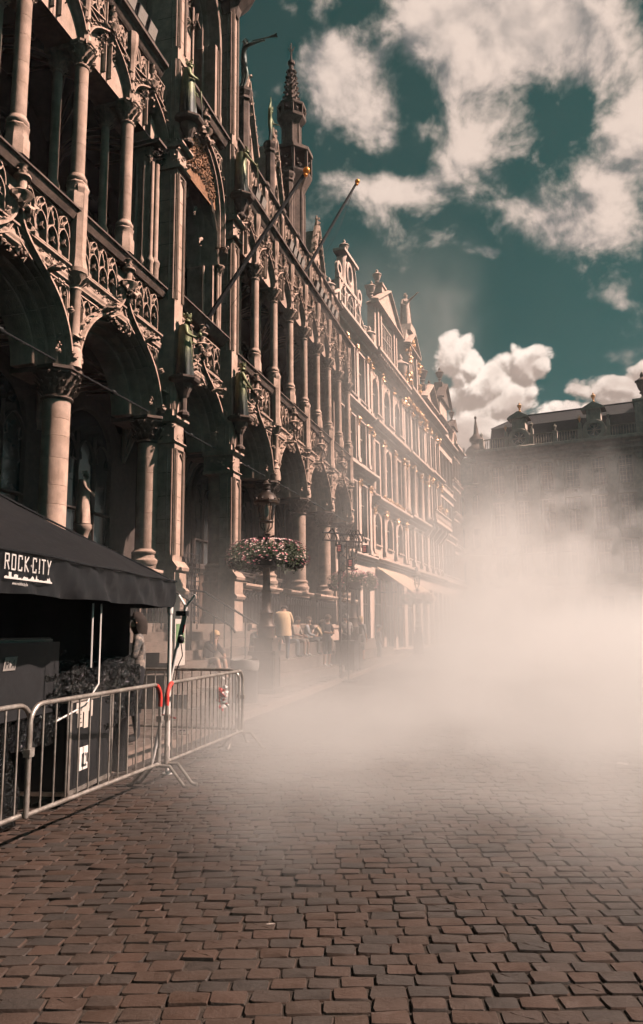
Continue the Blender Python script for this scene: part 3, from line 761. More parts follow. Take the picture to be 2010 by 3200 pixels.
def flamboyant(mb, y0, y1, z0, z1, unit, w, xb, xf, skip=None):
    """flowing parapet tracery: lancets below, S-shaped mouchettes above"""
    n = max(1, round((y1-y0)/unit)); u = (y1-y0)/n; h = z1-z0
    for i in range(n):
        a = y0+i*u; b = a+u
        if skip and skip[0] < (a+b)/2 < skip[1]: continue
        zl = z0+h*(.52 if i % 2 == 0 else .66)
        lancet(mb, a, b, z0, zl, w, xb, xf)
        c = (a+b)/2
        s = 1 if i % 2 == 0 else -1
        mb.bar(bez((c, zl), (c+s*u*.35, zl+h*.12), (c-s*u*.55, z1-h*.16), (c-s*u*.05, z1), 7), w, xb, xf)
        mb.bar(bez((a, zl-h*.1), (a, z1-h*.12), (c-u*.1, z1-h*.05), (c, z1-.02), 6), w*.85, xb, xf)
        mb.bar(bez((b, zl-h*.1), (b, z1-h*.12), (c+u*.1, z1-h*.05), (c, z1-.02), 6), w*.85, xb, xf)
        cc = [(c+s*u*.22+u*.16*math.cos(t*PI/4), z1-h*.17+h*.10*math.sin(t*PI/4)) for t in range(9)]
        mb.bar(cc, w*.6, xb, xb+(xf-xb)*.75)
    mb.bar([(y0, z1), (y1, z1)], w*1.2, xb, xf); mb.bar([(y0, z0), (y1, z0)], w*1.2, xb, xf)
def crocket(mb, y, z, x, s, rng):
    mb.lump((x, y, z), s*.8, s, s, rng)
    for k in range(4): mb.lump((x+rng.uniform(-.2, .7)*s, y+rng.uniform(-1, 1)*s, z+rng.uniform(-.7, 1)*s), s*.5, s*.42, s*.55, rng)
def ogee(mb, r, zs, ztop, w, xb, xf, rng, crock=5, cs=.075, kz=1., a0=.12):
    """ogee hood mould with crockets: follows the arch then sweeps up into a point"""
    am = R_(52)
    for s in (-1, 1):
        arc = [(s*r*math.cos(a), zs+r*math.sin(a)*kz) for a in [a0+(am-a0)*i/8 for i in range(9)]]
        t = (-s*math.sin(am), math.cos(am)*kz); p = arc[-1]; k = r*.45
        up = bez(p, (p[0]+t[0]*k, p[1]+t[1]*k), (s*.10, ztop-(ztop-p[1])*.55), (s*.02, ztop), 8)
        path = arc+up[1:]
        mb.bar(path, w, xb, xf); mb.bar([(y+s*w*.75, z) for y, z in path], w*.5, xb, xb+(xf-xb)*.6)
        for i in range(1, crock+1):
            q = path[int(len(path)*i/(crock+1.2))]; crocket(mb, q[0]+s*w*1.1, q[1]+w*.6, xf+cs*.3, cs*rng.uniform(.85, 1.2), rng)
        e = path[0]; crocket(mb, e[0]+s*.02, e[1]-.06, xf, cs*1.3, rng)
def crest(mb, z0, z1, x, rng, k=1.):
    """carved finial with a moon-shaped perch, leafy stalk and top bud"""
    h = z1-z0
    mb.lathe(x, 0, [(.05*k, z0-.1), (.08*k, z0), (.20*k, z0+h*.12), (.24*k, z0+h*.2), (.20*k, z0+h*.24), (.10*k, z0+h*.3), (.09*k, z0+h*.55), (.17*k, z0+h*.62), (.17*k, z0+h*.66), (.07*k, z0+h*.7), (.06*k, z0+h*.9), (.10*k, z0+h*.95), (.03*k, z1)], 10)
    for i in range(9):
        t = -1.1+2.2*i/8; mb.lump((x+.10*k, .36*k*math.sin(t), z0+h*.02-.22*k*math.cos(t)+.1), .10*k, .09*k, .10*k, rng)
    mb.foliage((x+.04, 0, z0+h*.45), (.10*k, .13*k, h*.10), 12, .05*k, rng)
    mb.foliage((x+.04, 0, z0+h*.75), (.09*k, .12*k, h*.08), 12, .045*k, rng)
# ---- ground storey upper zone: spandrel, string course, parapet
def bay_front(hw, r, tower=False):
    sp = spandrel(hw, r+.36, 7.27, 9.16, -.06, -1.0)
    o = sp.build('spandrel_wall', M_stone, PAL)
    for s in (-1, 1):
        t = MB(); ys = [hw-.17, hw-.45, hw-.75, hw-1.02]
        for i in range(3):
            y1, y0 = ys[i], ys[i+1]
            zb = 7.27+math.sqrt(max(0, (r+.44)**2-min(y0, r+.43)**2)); zb = max(zb, 7.6)
            if zb < 8.95: lancet(t, s*min(y0, y1) if s > 0 else -max(y0, y1), s*max(y0, y1) if s > 0 else -min(y0, y1), zb, 9.06, .05, -.06, .03)
        t.bar([(s*(hw-.14), 7.4), (s*(hw-.14), 9.1)], .07, -.06, .05)
        t.bar([(s*(hw-.14), 9.08), (s*.5, 9.08)], .07, -.06, .05)
        t.foliage((.0, s*(hw-.35), 7.75), (.02, .10, .2), 8, .05, rng); t.build('spandrel_tracery', M_carve, o)
    c = MB(); c.extr_y([(-.1, 9.14), (.04, 9.14), (.08, 9.18), (.08, 9.22), (.10, 9.27), (.10, 9.31), (.05, 9.36), (.05, 9.46), (.13, 9.52), (.13, 9.56), (.02, 9.62), (-.1, 9.62)], -hw+.05, hw-.05)
    co = c.build('string_course', M_stone, PAL)
    k = int(hw*2/.34)
    for i in range(k):
        y = -hw+.2+(2*hw-.4)*i/(k-1); ro = MB(); ro.foliage((.09, y, 9.41), (.02, .08, .035), 5, .035, rng); ro.build('rosette', M_carve, co)
    h = MB(); ogee(h, r+.42, 7.27, 10.02, .12, -.02, .20, rng, 5, .085); h.bar([(-.55, 9.05), (-.2, 9.25), (0, 9.6), (.2, 9.25), (.55, 9.05)], .07, -.05, .1)
    h.foliage((.05, 0, 9.05), (.06, .42, .15), 20, .07, rng)
    ho = h.build('hood_mould', M_carve, PAL)
    cr = MB(); crest(cr, 9.95, 10.78, .2, rng, 1.0); cr.build('crest', M_carve, ho, smooth=50)
    for i, s in enumerate((-1, 1)):
        g = MB(); g.tube([(.12, s*.95, 8.98), (.3, s*.98, 9.05), (.46, s*1.0, 9.02)], [.06, .075, .05], 6); g.lump((.52, s*1.0, 9.03), .08, .07, .07, rng); g.foliage((.3, s*.98, 9.1), (.1, .05, .04), 6, .045, rng); g.build('gargoyle', M_carve, ho, smooth=50)
    pw = MB(); pw.box(-.30, -.12, -hw+.05, hw-.05, 9.62, 10.66); po = pw.build('parapet_wall', M_stone, PAL)
    t = MB(); flamboyant(t, -hw+.2, -.26, 9.66, 10.62, .45, .055, -.12, .04); flamboyant(t, .26, hw-.2, 9.66, 10.62, .45, .055, -.12, .04)
    t.build('parapet_tracery', M_carve, po)
    return [o, co, ho, po]
def sill(hw, z=10.62, out=.24, name='sill_ledge', lift=.33):
    s = MB(); s.extr_y([(-.35, z), (.05, z), (.10, z+.03), (out-.04, z+lift*.66), (out, z+lift*.7), (out, z+lift*.82), (out-.05, z+lift*.86), (-.35, z+lift)], -hw, hw)
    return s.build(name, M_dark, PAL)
proto = bay_front(SP/2, 1.5); sl_ = sill(SP/2-.002)
for o in proto+[sl_]: o.location.y = yl(BAYS[1])
for i in (0, 4, 5, 6, 7):
    for o in proto+[sl_]: dup(o, PAL, (0, yl(BAYS[i]), 0))
for o in proto+[sl_]: dup(o, PAL, (0, yl(BAYS[2]-.02), 0))
tow = bay_front(1.95, 1.62, True)
for o in tow: o.location = (.0, yl(BAYS[3]), 0)
ts = sill(2.0, 10.75, .30); ts.location = (.05, yl(BAYS[3]), 0)
# ---- first floor gallery: slender columns, arches, traceried frieze
HS = SP/2
def gallery_column():
    p = MB()
    for x, r in ((.02, .17), (-.62, .12)):
        p.lathe(x, 0, [(r*1.5, 10.93), (r*1.5, 11.28), (r*1.32, 11.34), (r*1.32, 11.5), (r*1.42, 11.53), (r*1.42, 11.57), (r*1.15, 11.62)], 8, PI/8)
        p.lathe(x, 0, [(r*1.15, 11.62), (r*1.3, 11.66), (r*1.3, 11.70), (r*1.06, 11.76), (r, 11.8)], 16)
    o = p.build('gallery_column', M_stone, PAL, smooth=40)
    z = 11.8; 
    for h in (.72, .46, .60, .44, .43):
        d = MB(); d.lathe(.02, 0, [(.152, z+.002), (.154, z+.005), (.154, z+h-.005), (.152, z+h-.002)], 20); d.build('drum', M_stone, o, smooth=26); z += h
    d = MB(); d.lathe(-.62, 0, [(.105, 11.8), (.105, 14.5)], 12); d.build('rear_shaft', M_stone, o, smooth=40)
    c = MB(); capital(c, .02, 0, .155, .30, 14.45, 15.02, rng, 14, 10); capital(c, -.62, 0, .11, .24, 14.5, 15.02, rng, 10, 8)
    c.box(-.85, .26, -.23, .23, 14.92, 15.03); c.build('capital', M_carve, o, smooth=30)
    return o
gc = gallery_column(); cols = []
for w0, w1 in ((GC[1], GC[3]-.35), (GC[4]+.75, GC[8])):
    pass
colY = [9.6, 11.65, 13.7, 15.74, 24.9, 27.0, 29.04, 31.08, 33.12, 35.16, 37.2, 39.2]
for i, Y in enumerate(colY):
    if i == 0: gc.location = (0, yl(Y), 0)
    else: dup(gc, PAL, (0, yl(Y), 0))
AP2 = [(.78, -.85), (.78, -.42), (.805, -.38), (.82, -.50), (.85, -.50), (.865, -.24), (.885, -.20), (.90, -.36), (.925, -.36), (.94, -.04), (.96, .02), (.985, .06), (1.0, .0), (1.0, -.85)]
def frieze_bay():
    ob = []
    bk = MB(); bk.archring(0, 15.03, AP2, 0, PI, 24, 1.05); ob.append(bk.build('gallery_arch', M_stone, PAL, smooth=40))
    sp = spandrel(HS, .985, 15.03, 17.05, -.06, -.8, 1.05); so_ = sp.build('frieze_wall', M_stone, PAL); ob.append(so_)
    t = MB()
    for s in (-1, 1):
        flamboyant(t, min(s*.2, s*(HS-.16)), max(s*.2, s*(HS-.16)), 16.12, 16.98, .27, .045, -.06, .04)
        t.bar([(s*(HS-.12), 15.1), (s*(HS-.12), 17.0)], .06, -.06, .07); t.bar([(s*(HS-.1), 16.02), (s*.25, 16.4), (s*.1, 16.02)], .06, -.06, .09)
        t.bar([(s*(HS-.1), 16.05), (s*.95, 16.05)], .05, -.06, .05); t.foliage((.03, s*(HS-.28), 15.75), (.04, .12, .22), 14, .05, rng)
    t.build('frieze_tracery', M_carve, so_)
    h = MB(); ogee(h, 1.02, 15.03, 16.35, .085, -.02, .15, rng, 4, .06, 1.05, .35); h.foliage((.06, 0, 16.0), (.05, .30, .10), 18, .055, rng)
    ho = h.build('hood_mould', M_carve, PAL); ob.append(ho)
    cr = MB(); crest(cr, 16.28, 17.0, .13, rng, .62); cr.build('crest', M_carve, ho, smooth=50)
    return ob
fb = frieze_bay(); fY = [10.62, 12.67, 14.72, 16.76, 23.88+.1, 25.95, 28.02, 30.06, 32.1, 34.14, 36.18, 38.2]
for i, Y in enumerate(fY):
    for o in fb:
        if i == 0: o.location = (0, yl(Y), 0)
        else: dup(o, PAL, (0, yl(Y), 0))
def frieze_pier():
    s = MB(); s.lathe(.08, 0, [(.13, 15.04), (.13, 15.3), (.10, 15.36), (.10, 16.5), (.13, 16.55), (.16, 16.75), (.16, 17.05)], 8, PI/8); return s.build('frieze_pier', M_stone, PAL, smooth=35)
fp = frieze_pier()
for i, Y in enumerate(colY):
    if i == 0: fp.location = (0, yl(Y), 0)
    else: dup(fp, PAL, (0, yl(Y), 0))
def long_ledge(Y0, Y1, z, out, name, mat, th=.45):
    s = MB(); s.extr_y([(-.8, z), (.06, z), (.10, z+.05), (out*.55, z+th*.35), (out*.6, z+th*.5), (out, z+th*.62), (out, z+th*.82), (out-.08, z+th*.9), (-.8, z+th)], yl(Y0), yl(Y1)); return s.build(name, mat, PAL)
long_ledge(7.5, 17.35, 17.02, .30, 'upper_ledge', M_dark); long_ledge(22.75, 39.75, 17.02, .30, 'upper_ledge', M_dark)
# ---- inner gallery: floor, vaults with ribs, back wall with tall traceried windows
def vault(zs, H, hw, x0, x1, name, n=14):
    m = MB(); vs = []
    for i in range(n+1):
        for j in range(n+1):
            s = -1+2*i/n; t = -1+2*j/n
            vs.append((x0+(x1-x0)*(t+1)/2, s*hw, zs+H*math.sqrt(max(0, 1-min(s*s, t*t)))))
    m.add(vs, [(i*(n+1)+j, i*(n+1)+j+1, (i+1)*(n+1)+j+1, (i+1)*(n+1)+j) for i in range(n) for j in range(n)])
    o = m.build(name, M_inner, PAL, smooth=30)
    r = MB()
    for sg in (1, -1):
        for off in (0,):
            pts = [(x0+(x1-x0)*(k/16), sg*(-hw+2*hw*k/16), zs-.03+H*math.sqrt(max(0, 1-(-1+k/8)**2))) for k in range(17)]; r.tube(pts, .07, 6)
    for k in range(-3, 4):          # tiercerons fanning from the springers
        if k == 0: continue
        for e in (0, 1):
            pts = []
            for q in range(9):
                t = q/8; y = (hw if k > 0 else -hw)*(1-t)+(hw*(k/4.5))*t*(1 if k > 0 else 1)
                x = (x0 if e else x1)+((x0+x1)/2-(x0 if e else x1))*t
                s_ = y/hw; t_ = (x-(x0+x1)/2)/((x1-x0)/2); pts.append((x, y, zs-.02+H*math.sqrt(max(0, 1-min(s_*s_, t_*t_)))))
            r.tube(pts, .035, 5)
    r.tube([(x0, 0, zs+H-.02), (x1, 0, zs+H-.02)], .05, 6); r.build('vault_ribs', M_stone, o, smooth=50)
    a = MB(); a.archring(-hw, zs, [(0, 0)], 0, .01, 1, close=False) if False else None
    return o
BX = -3.7
v1 = vault(7.3, 1.7, SP/2, BX, -.9, 'vault'); v2 = vault(15.0, 1.75, SP/2, BX, -.75, 'vault')
for i, Y in enumerate(BAYS):
    for v in (v1, v2):
        if i == 0: v.location.y = yl(Y)
        else: dup(v, PAL, (0, yl(Y), 0), scale=(1, WIDTH[i]/SP, 1))
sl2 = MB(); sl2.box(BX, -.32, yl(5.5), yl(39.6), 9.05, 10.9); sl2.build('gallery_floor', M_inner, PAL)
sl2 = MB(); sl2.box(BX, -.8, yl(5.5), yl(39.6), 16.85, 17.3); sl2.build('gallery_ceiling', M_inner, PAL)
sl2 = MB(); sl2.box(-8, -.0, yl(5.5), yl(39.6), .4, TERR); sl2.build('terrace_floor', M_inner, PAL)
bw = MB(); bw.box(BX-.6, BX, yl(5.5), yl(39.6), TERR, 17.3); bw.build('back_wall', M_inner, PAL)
ew = MB(); ew.box(BX-8, -.85, yl(39.55), yl(39.75), TERR, 17.4); ew.build('end_wall', M_stone, PAL)
ew = MB(); ew.box(BX-8, -.9, yl(5.2), yl(5.5), TERR, 17.4); ew.build('end_wall', M_stone, PAL)
def inner_window(z0, z1, w, lights=2, transom=None):
    f = MB(); x = BX
    f.bar([(-w, z0), (-w, z1-w)]+[(w*math.cos(a), z1-w+w*math.sin(a)) for a in [PI-PI*i/12 for i in range(13)]]+[(w, z1-w), (w, z0)], .16, x, x+.16)
    for k in range(1, lights): f.bar([(-w+2*w*k/lights, z0), (-w+2*w*k/lights, z1-w*.6)], .08, x, x+.13)
    for k in range(lights): lancet(f, -w+2*w*k/lights, -w+2*w*(k+1)/lights, z0, z1-w*.75, .06, x, x+.11)
    if transom: f.bar([(-w, transom), (w, transom)], .10, x, x+.16)
    f.extr_y([(x, z0-.2), (x+.3, z0-.2), (x+.34, z0-.06), (x+.3, z0), (x, z0)], -w-.25, w+.25)
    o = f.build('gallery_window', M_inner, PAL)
    g = MB(); g.extr_x([(-w, z0), (w, z0), (w, z1-w)]+[(w*math.cos(a), z1-w+w*math.sin(a)) for a in [PI*i/10 for i in range(1, 10)]]+[(-w, z1-w)], x-.0, x+.04); g.build('pane', M_glass, o)
    return o
iw = inner_window(4.3, 8.5, 1.35, 3, 5.3); iw2 = inner_window(11.4, 15.6, .95, 2)
for i, Y in enumerate(BAYS):
    for w_ in (iw, iw2):
        if i == 0: w_.location.y = yl(Y)
        else: dup(w_, PAL, (0, yl(Y), 0))
# doors below the inner windows, pale frames catching the light
def inner_door():
    f = MB(); x = BX
    for y in (-.95, .95): f.tube([(x+.1, y, TERR), (x+.1, y, 4.0)], .06, 8); f.box(x, x+.12, y-.14, y+.14, TERR, 4.1)
    f.box(x, x+.16, -1.1, 1.1, 3.95, 4.1); o = f.build('gallery_door', M_stone, PAL)
    d = MB()
    for k in range(6): d.box(x+.02, x+.07, -.86+k*.29, -.86+k*.29+.275, TERR, 3.95)
    d.build('leaf', M_wood, o); return o
idr = inner_door()
for i, Y in enumerate(BAYS):
    if i == 0: idr.location.y = yl(Y)
    else: dup(idr, PAL, (0, yl(Y), 0))
# pale panels seen behind the tent roof
for Y in (9.05, 10.1):
    b = MB(); b.box(BX+.05, BX+.07, -.22, .22, 3.5, 4.35); b.build('pale_panel', M_wframe, PAL, (2.2, yl(Y), 0))
# ---- tie rods across the arches
def tie(Ya, Yb, z, n='tie_rod', x=-.12):
    t = MB(); t.tube([(x, yl(Ya), z), (x, yl(Yb), z)], .022, 6); m = (yl(Ya)+yl(Yb))/2; t.lathe(0, 0, [(.03, -.08), (.06, -.05), (.06, .05), (.03, .08)], 8)
    b = len(t.v)-32; t.v[b:] = [(x+q[0], m+q[2], z+q[1]) for q in t.v[b:]]; t.build(n, M_iron, PAL, smooth=50)
for i in range(1, 8): tie(GC[i]+.3, GC[i+1]-.3, 7.38)
for i in range(1, 7):
    if i != 3: tie(GC[i]+.2, GC[i+1]-.2, 15.1)
# ---- terrace front: wall, seat plinth, steps, low traceried balustrade between the pedestals
tw = MB(); tw.box(-.2, .55, yl(23.2), yl(39.7), 0, TERR-.12); tw.box(-.2, .62, yl(23.2), yl(39.7), TERR-.12, TERR); two = tw.build('terrace_wall', M_stone, PAL)
for k in range(8):
    cx0 = 23.2+k*2.06; w = MB(); w.box(.50, 1.55, yl(cx0)+.006, yl(cx0+2.06)-.006, 0, 1.18); w.build('plinth_block', M_step, two)
for k in range(16):
    cx0 = 14.4+k*1.6
    for x0, x1, z in ((1.4, 2.1, .75), (2.0, 2.6, .38)):
        w = MB(); w.box(x0, x1, yl(cx0)+.005, yl(cx0+1.6)-.005, 0, z-rng.uniform(0, .006)); w.build('step', M_step, two)
# the flight of stairs to the tower door
for k in range(5):
    w = MB(); w.box(-.2, 1.9-k*.36, yl(15.2), yl(23.2), .75+k*.22 if k else .4, .97+k*.22); w.build('stair', M_step, two)
def balus(Ya, Yb):
    m = MB(); x = .35; y0, y1 = yl(Ya), yl(Yb)
    m.extr_y([(x-.15, 3.02), (x+.14, 3.02), (x+.20, 3.09), (x+.20, 3.15), (x-.15, 3.22)], y0, y1)
    o = m.build('balustrade_rail', M_stone, PAL); t = MB(); n = round((y1-y0)/.3)
    for i in range(n):
        a = y0+(y1-y0)*i/n; b = y0+(y1-y0)*(i+1)/n; lancet(t, a, b, 1.9, 2.85, .06, x-.03, x+.08); t.bar([(a+.02, 2.95), ((a+b)/2, 2.6), (b-.02, 2.95)], .05, x-.03, x+.06)
    t.build('balustrade_tracery', M_iron, o)
for i in (4, 5, 6, 7): balus(GC[i]+.55, GC[i+1]-.45)
balus(9.9, 13.3); balus(14.1, 17.2)
# ---- buttresses of the tower bay
def buttress(Y, s):
    b = MB(); hw = .27
    def seg(z0, z1, xf, hw):
        b.box(.06 if z1 < 7 else -.5, xf, -hw, hw, z0, z1)
    seg(TERR-.8, 3.2, .62, .34); b.extr_y([(.06, 3.2), (.68, 3.2), (.70, 3.28), (.56, 3.45), (.06, 3.45)], -.36, .36); b.extr_y([(.06, 2.6), (.68, 2.6), (.72, 2.68), (.64, 2.76), (.06, 2.76)], -.37, .37)
    seg(3.4, 6.6, .52, hw); seg(6.6, 7.27, .50, hw); seg(7.27, 14.5, .42, .24); seg(14.5, 15.2, .44, .26); seg(15.2, 27.5, .36, .23)
    o = b.build('buttress', M_stone, PAL, (0, yl(Y), 0))
    for z0, z1, xf, h in ((3.6, 6.4, .52, .27), (7.5, 8.1, .42, .24), (10.6, 14.3, .42, .24), (15.4, 17.9, .36, .23), (18.3, 23.2, .36, .23)):
        p = MB()
        for y in (-h+.03, h-.03, -h+.09, h-.09): p.bar([(y, z0), (y, z1)], .035, xf-.005, xf+.05)
        p.bar([(-h+.03, z1), (h-.03, z1)], .04, xf-.005, xf+.05); p.bar([(-h+.09, z1-.25), (0, z1-.08), (h-.09, z1-.25)], .03, xf-.005, xf+.04)
        for x in (xf-.06, xf-.2):        # roll mouldings down both flanks
            for sd in (-1, 1): p.tube([(x, sd*(h+.01), z0), (x, sd*(h+.01), z1)], .022, 6)
        p.build('panel_moulding', M_stone, o)
    # ashlar courses on the shaft
    for z in [3.9+.62*k for k in range(4)]+[10.9+.66*k for k in range(5)]+[18.6+.7*k for k in range(6)]:
        j = MB(); j.box(.07 if z < 7 else -.3, (.524 if z < 7 else .424 if z < 15 else .364), -(.274 if z < 7 else .244 if z < 15 else .234), (.274 if z < 7 else .244 if z < 15 else .234), z, z+.012); j.build('course_joint', M_dark, o)
    for z0, z1, w in ((6.55, 7.27, .38), (14.45, 15.22, .36)):
        c = MB(); c.foliage((.15, 0, (z0+z1)/2-.05), (.38, w*.95, .20), 60, .075, rng)
        c.extr_y([(-.5, z1-.14), (.54, z1-.14), (.62, z1-.06), (.62, z1), (-.5, z1)], -w, w); c.extr_y([(-.5, z0), (.54, z0), (.58, z0+.04), (.54, z0+.08), (-.5, z0+.08)], -w+.04, w-.04); c.build('capital_band', M_carve, o)
    for zb, zt in ((7.3, 8.38), (15.25, 16.05)):
        k = MB(); k.lathe(.62, 0, [(.10, zb), (.16, zb+.05), (.16, zb+.12), (.09, zb+.2), (.09, zt-.55), (.13, zt-.5), (.16, zt-.4), (.22, zt-.3), (.26, zt-.16), (.40, zt-.12), (.44, zt-.06), (.44, zt)], 8, PI/8)
        k.foliage((.62, 0, zt-.3), (.2, .2, .1), 22, .05, rng); k.build('statue_bracket', M_dark, o, smooth=30)
    # canopy pinnacle of crockets beside the upper storeys
    return o
B1, B2 = 18.0, 22.05
buttress(B1, 1); buttress(B2, 1)
# clustered shafts on the piers either side of the tower bay
def pier_shafts(Y):
    b = MB(); b.box(-.75, -.16, -.20, .20, 10.93, 17.0); o = b.build('gallery_pier', M_stone, PAL, (0, yl(Y), 0))
    for dx, dy, r in ((-.10, -.15, .055), (-.05, 0., .075), (-.10, .15, .055), (-.32, -.21, .045), (-.55, -.21, .045)):
        t = MB(); t.lathe(dx, dy, [(r*1.5, 10.95), (r*1.5, 11.45), (r*1.9, 11.5), (r*1.9, 11.55), (r*1.1, 11.66), (r, 11.7), (r, 14.45)], 12); t.build('shaft', M_stone, o, smooth=40)
    c = MB(); c.foliage((-.12, 0, 14.72), (.22, .24, .16), 46, .06, rng); c.extr_y([(-.8, 14.92), (.08, 14.92), (.16, 14.98), (.16, 15.05), (-.8, 15.05)], -.30, .30); c.build('capital', M_dark, o)
    return o
pier_shafts(17.45); pier_shafts(22.72)
# ---- tower: first floor great arch, relief, second floor window, corbelled gallery
TY = BAYS[3]+.0; ty = yl(TY)
tw = MB(); w = spandrel(1.85, 1.52, 13.4, 17.4, -.06, -1.0, 1.55); tw.merge(w); tw.build('tower_wall', M_stone, PAL, (0, ty, 0))
APT = [(1.30, -1.0), (1.30, -.55), (1.33, -.5), (1.35, -.65), (1.39, -.65), (1.41, -.36), (1.43, -.31), (1.45, -.46), (1.49, -.46), (1.51, .0), (1.55, .05), (1.58, -.02), (1.58, -1.0)]
a_ = MB(); a_.archring(0, 13.4, APT, 0, PI, 36, 1.6)
for s in (-1, 1):
    for r, x, rad in ((1.53, .0, .05), (1.43, -.2, .05), (1.34, -.42, .05)): a_.tube([(x, s*r, 10.95), (x, s*r, 13.4)], rad, 8); a_.lathe(x, s*r, [(.08, 10.95), (.08, 11.5), (.05, 11.6)], 8)
    a_.box(-1.0, -.1, min(s*1.36, s*1.9), max(s*1.36, s*1.9), 10.9, 13.4); capital(a_, .02, s*1.62, .07, .16, 13.1, 13.45, rng, 10, 8); a_.tube([(.02, s*1.62, 10.95), (.02, s*1.62, 13.1)], .07, 10)
for k in range(5):                      # hanging cusps under the arch
    a = R_(25+32*k); y, z = 1.24*math.cos(a), 13.4+1.24*1.6*math.sin(a); a_.tube([(-.4, y, z), (-.4, y*.86, z-.12), (-.4, y*.82, z-.3)], [.06, .05, .02], 6); a_.foliage((-.4, y*.84, z-.28), (.05, .05, .05), 6, .05, rng)
a_.build('tower_arch', M_stone, PAL, (0, ty, 0), smooth=40)
h = MB()
for s in (-1, 1):
    path = [(s*1.62, 14.1)]+[(s*1.62*math.cos(a), 15.0+2.05*math.sin(a)) for a in [R_(8*i) for i in range(0, 11)]]
    h.bar(path+[(0, 17.08)], .13, -.03, .22); h.bar([(y*.86, z-.12) for y, z in path], .09, -.03, .14)
    for q in path[2::2]: crocket(h, q[0]*1.1, q[1]+.08, .2, .085, rng)
    crocket(h, s*1.62, 14.0, .2, .13, rng)
    flamboyant(h, min(s*.9, s*1.78), max(s*.9, s*1.78), 16.3, 17.35, .3, .05, -.06, .05)
ho = h.build('tower_hood', M_carve, PAL, (0, ty, 0)); cr = MB(); crest(cr, 17.0, 18.0, .18, rng, 1.1); cr.foliage((.1, 0, 17.05), (.1, .5, .15), 30, .08, rng); cr.build('crest', M_carve, ho, smooth=50)
rl = MB()
pl = [(1.42*math.cos(a), 15.25+1.62*math.sin(a)) for a in [PI*i/16 for i in range(17)]]; rl.extr_x(pl, -.06, .0)
for _ in range(520):
    a = rng.uniform(.1, PI-.1); q = math.sqrt(rng.random()); y, z = 1.36*q*math.cos(a), 15.3+1.5*q*math.sin(a)
    if math.hypot(y/1.5, (z-13.4)/(1.5*1.55)) > 1: rl.lump((.02, y, z), .05, rng.uniform(.03, .085), rng.uniform(.03, .085), rng)
rl.build('armorial_relief', M_terra, PAL, (0, ty, 0))
# parapet and sill of the second floor
def tower_sill(z, out):
    s = MB(); s.extr_y([(-.8, z), (.10, z), (.14, z+.04), (out-.05, z+.26), (out, z+.28), (out, z+.36), (-.8, z+.44)], ty-1.85, ty+1.85); return s.build('tower_sill', M_dark, PAL)
tower_sill(17.75, .30)
t2 = MB(); t2.box(-.35, -.1, ty-1.8, ty+1.8, 17.38, 17.78); to_ = t2.build('tower_parapet', M_stone, PAL)
# second floor window: jambs, mullion column, pointed head with tracery
w2 = MB(); APW = [(1.26, -1.2), (1.26, -.6), (1.30, -.55), (1.32, -.75), (1.37, -.75), (1.39, -.4), (1.42, -.35), (1.44, -.5), (1.49, -.5), (1.52, .0), (1.57, .04), (1.60, -.04), (1.60, -1.2)]
w2.archring(0, 21.4, APW, 0, PI, 32, 1.45)
for s in (-1, 1):
    for r, x in ((1.30, -.55), (1.36, -.40), (1.44, -.2), (1.55, .0)): w2.tube([(x, s*r, 18.2), (x, s*r, 21.4)], .05, 8); w2.lathe(x, s*r, [(.075, 18.2), (.075, 18.75), (.05, 18.85)], 8)
    w2.box(-1.2, -.08, min(s*1.32, s*1.9), max(s*1.32, s*1.9), 18.15, 21.4)
w2.merge(spandrel(1.88, 1.55, 21.4, 24.0, -.06, -1.2, 1.42)); w2.build('tower_window', M_stone, PAL, (0, ty, 0), smooth=40)
mu = MB()
for y, r in ((0, .09), (-.62, .05), (.62, .05)): mu.tube([(-.6, y, 18.2), (-.6, y, 22.3)], r, 10); mu.lathe(-.6, y, [(r*1.6, 18.2), (r*1.6, 19), (r*1.1, 19.1)], 8)
capital(mu, -.6, 0, .09, .2, 20.9, 21.3, rng, 10, 8); mu.lathe(-.6, 0, [(.1, 19.8), (.14, 19.86), (.1, 19.92)], 10)
for s in (-1, 1): lancet(mu, min(0, s*1.2), max(0, s*1.2), 21.2, 22.9, .10, -.68, -.5); mu.foliage((-.55, s*.6, 21.5), (.05, .1, .3), 10, .06, rng)
mu.build('tower_mullion', M_stone, PAL, (0, ty, 0), smooth=40)
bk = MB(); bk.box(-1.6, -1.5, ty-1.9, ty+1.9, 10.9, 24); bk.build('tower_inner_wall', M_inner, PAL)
# body of the tower above the wings and its corbelled gallery
tb = MB(); tb.box(-5.5, -.9, yl(17.6), yl(22.45), 17.3, 32); tb.build('tower_body', M_stone, PAL)
gl = MB()
gl.extr_y([(-1., 23.3), (.25, 23.3), (.4, 23.6), (.62, 23.75), (.70, 23.95), (.95, 24.1), (.95, 24.3), (-1, 24.4)], yl(17.5), yl(22.55))
for Y in (B1, B2): gl.lathe(.15, yl(Y), [(.3, 22.9), (.4, 23.2), (.65, 23.5), (.95, 23.9), (1.05, 24.1), (1.05, 24.3), (.9, 24.4)], 8, PI/8)
glo = gl.build('tower_gallery', M_dark, PAL)
gt = MB(); flamboyant(gt, yl(18.2), yl(21.9), 24.4, 25.9, .5, .08, .62, .8); gt.box(.55, .85, yl(17.8), yl(22.3), 25.85, 26.05); gt.build('gallery_tracery', M_carve, glo)
for Y in (B1, B2):
    g2 = MB(); g2.lathe(.2, yl(Y), [(.75, 24.38), (.75, 26.5), (.8, 26.6), (.62, 26.8), (.62, 31)], 8, PI/8); g2.build('corner_turret', M_stone, glo)
    gr = MB(); gr.foliage((.75, yl(Y)-.5, 23.6), (.1, .3, .2), 16, .10, rng); gr.build('corbel_carving', M_dark, glo)
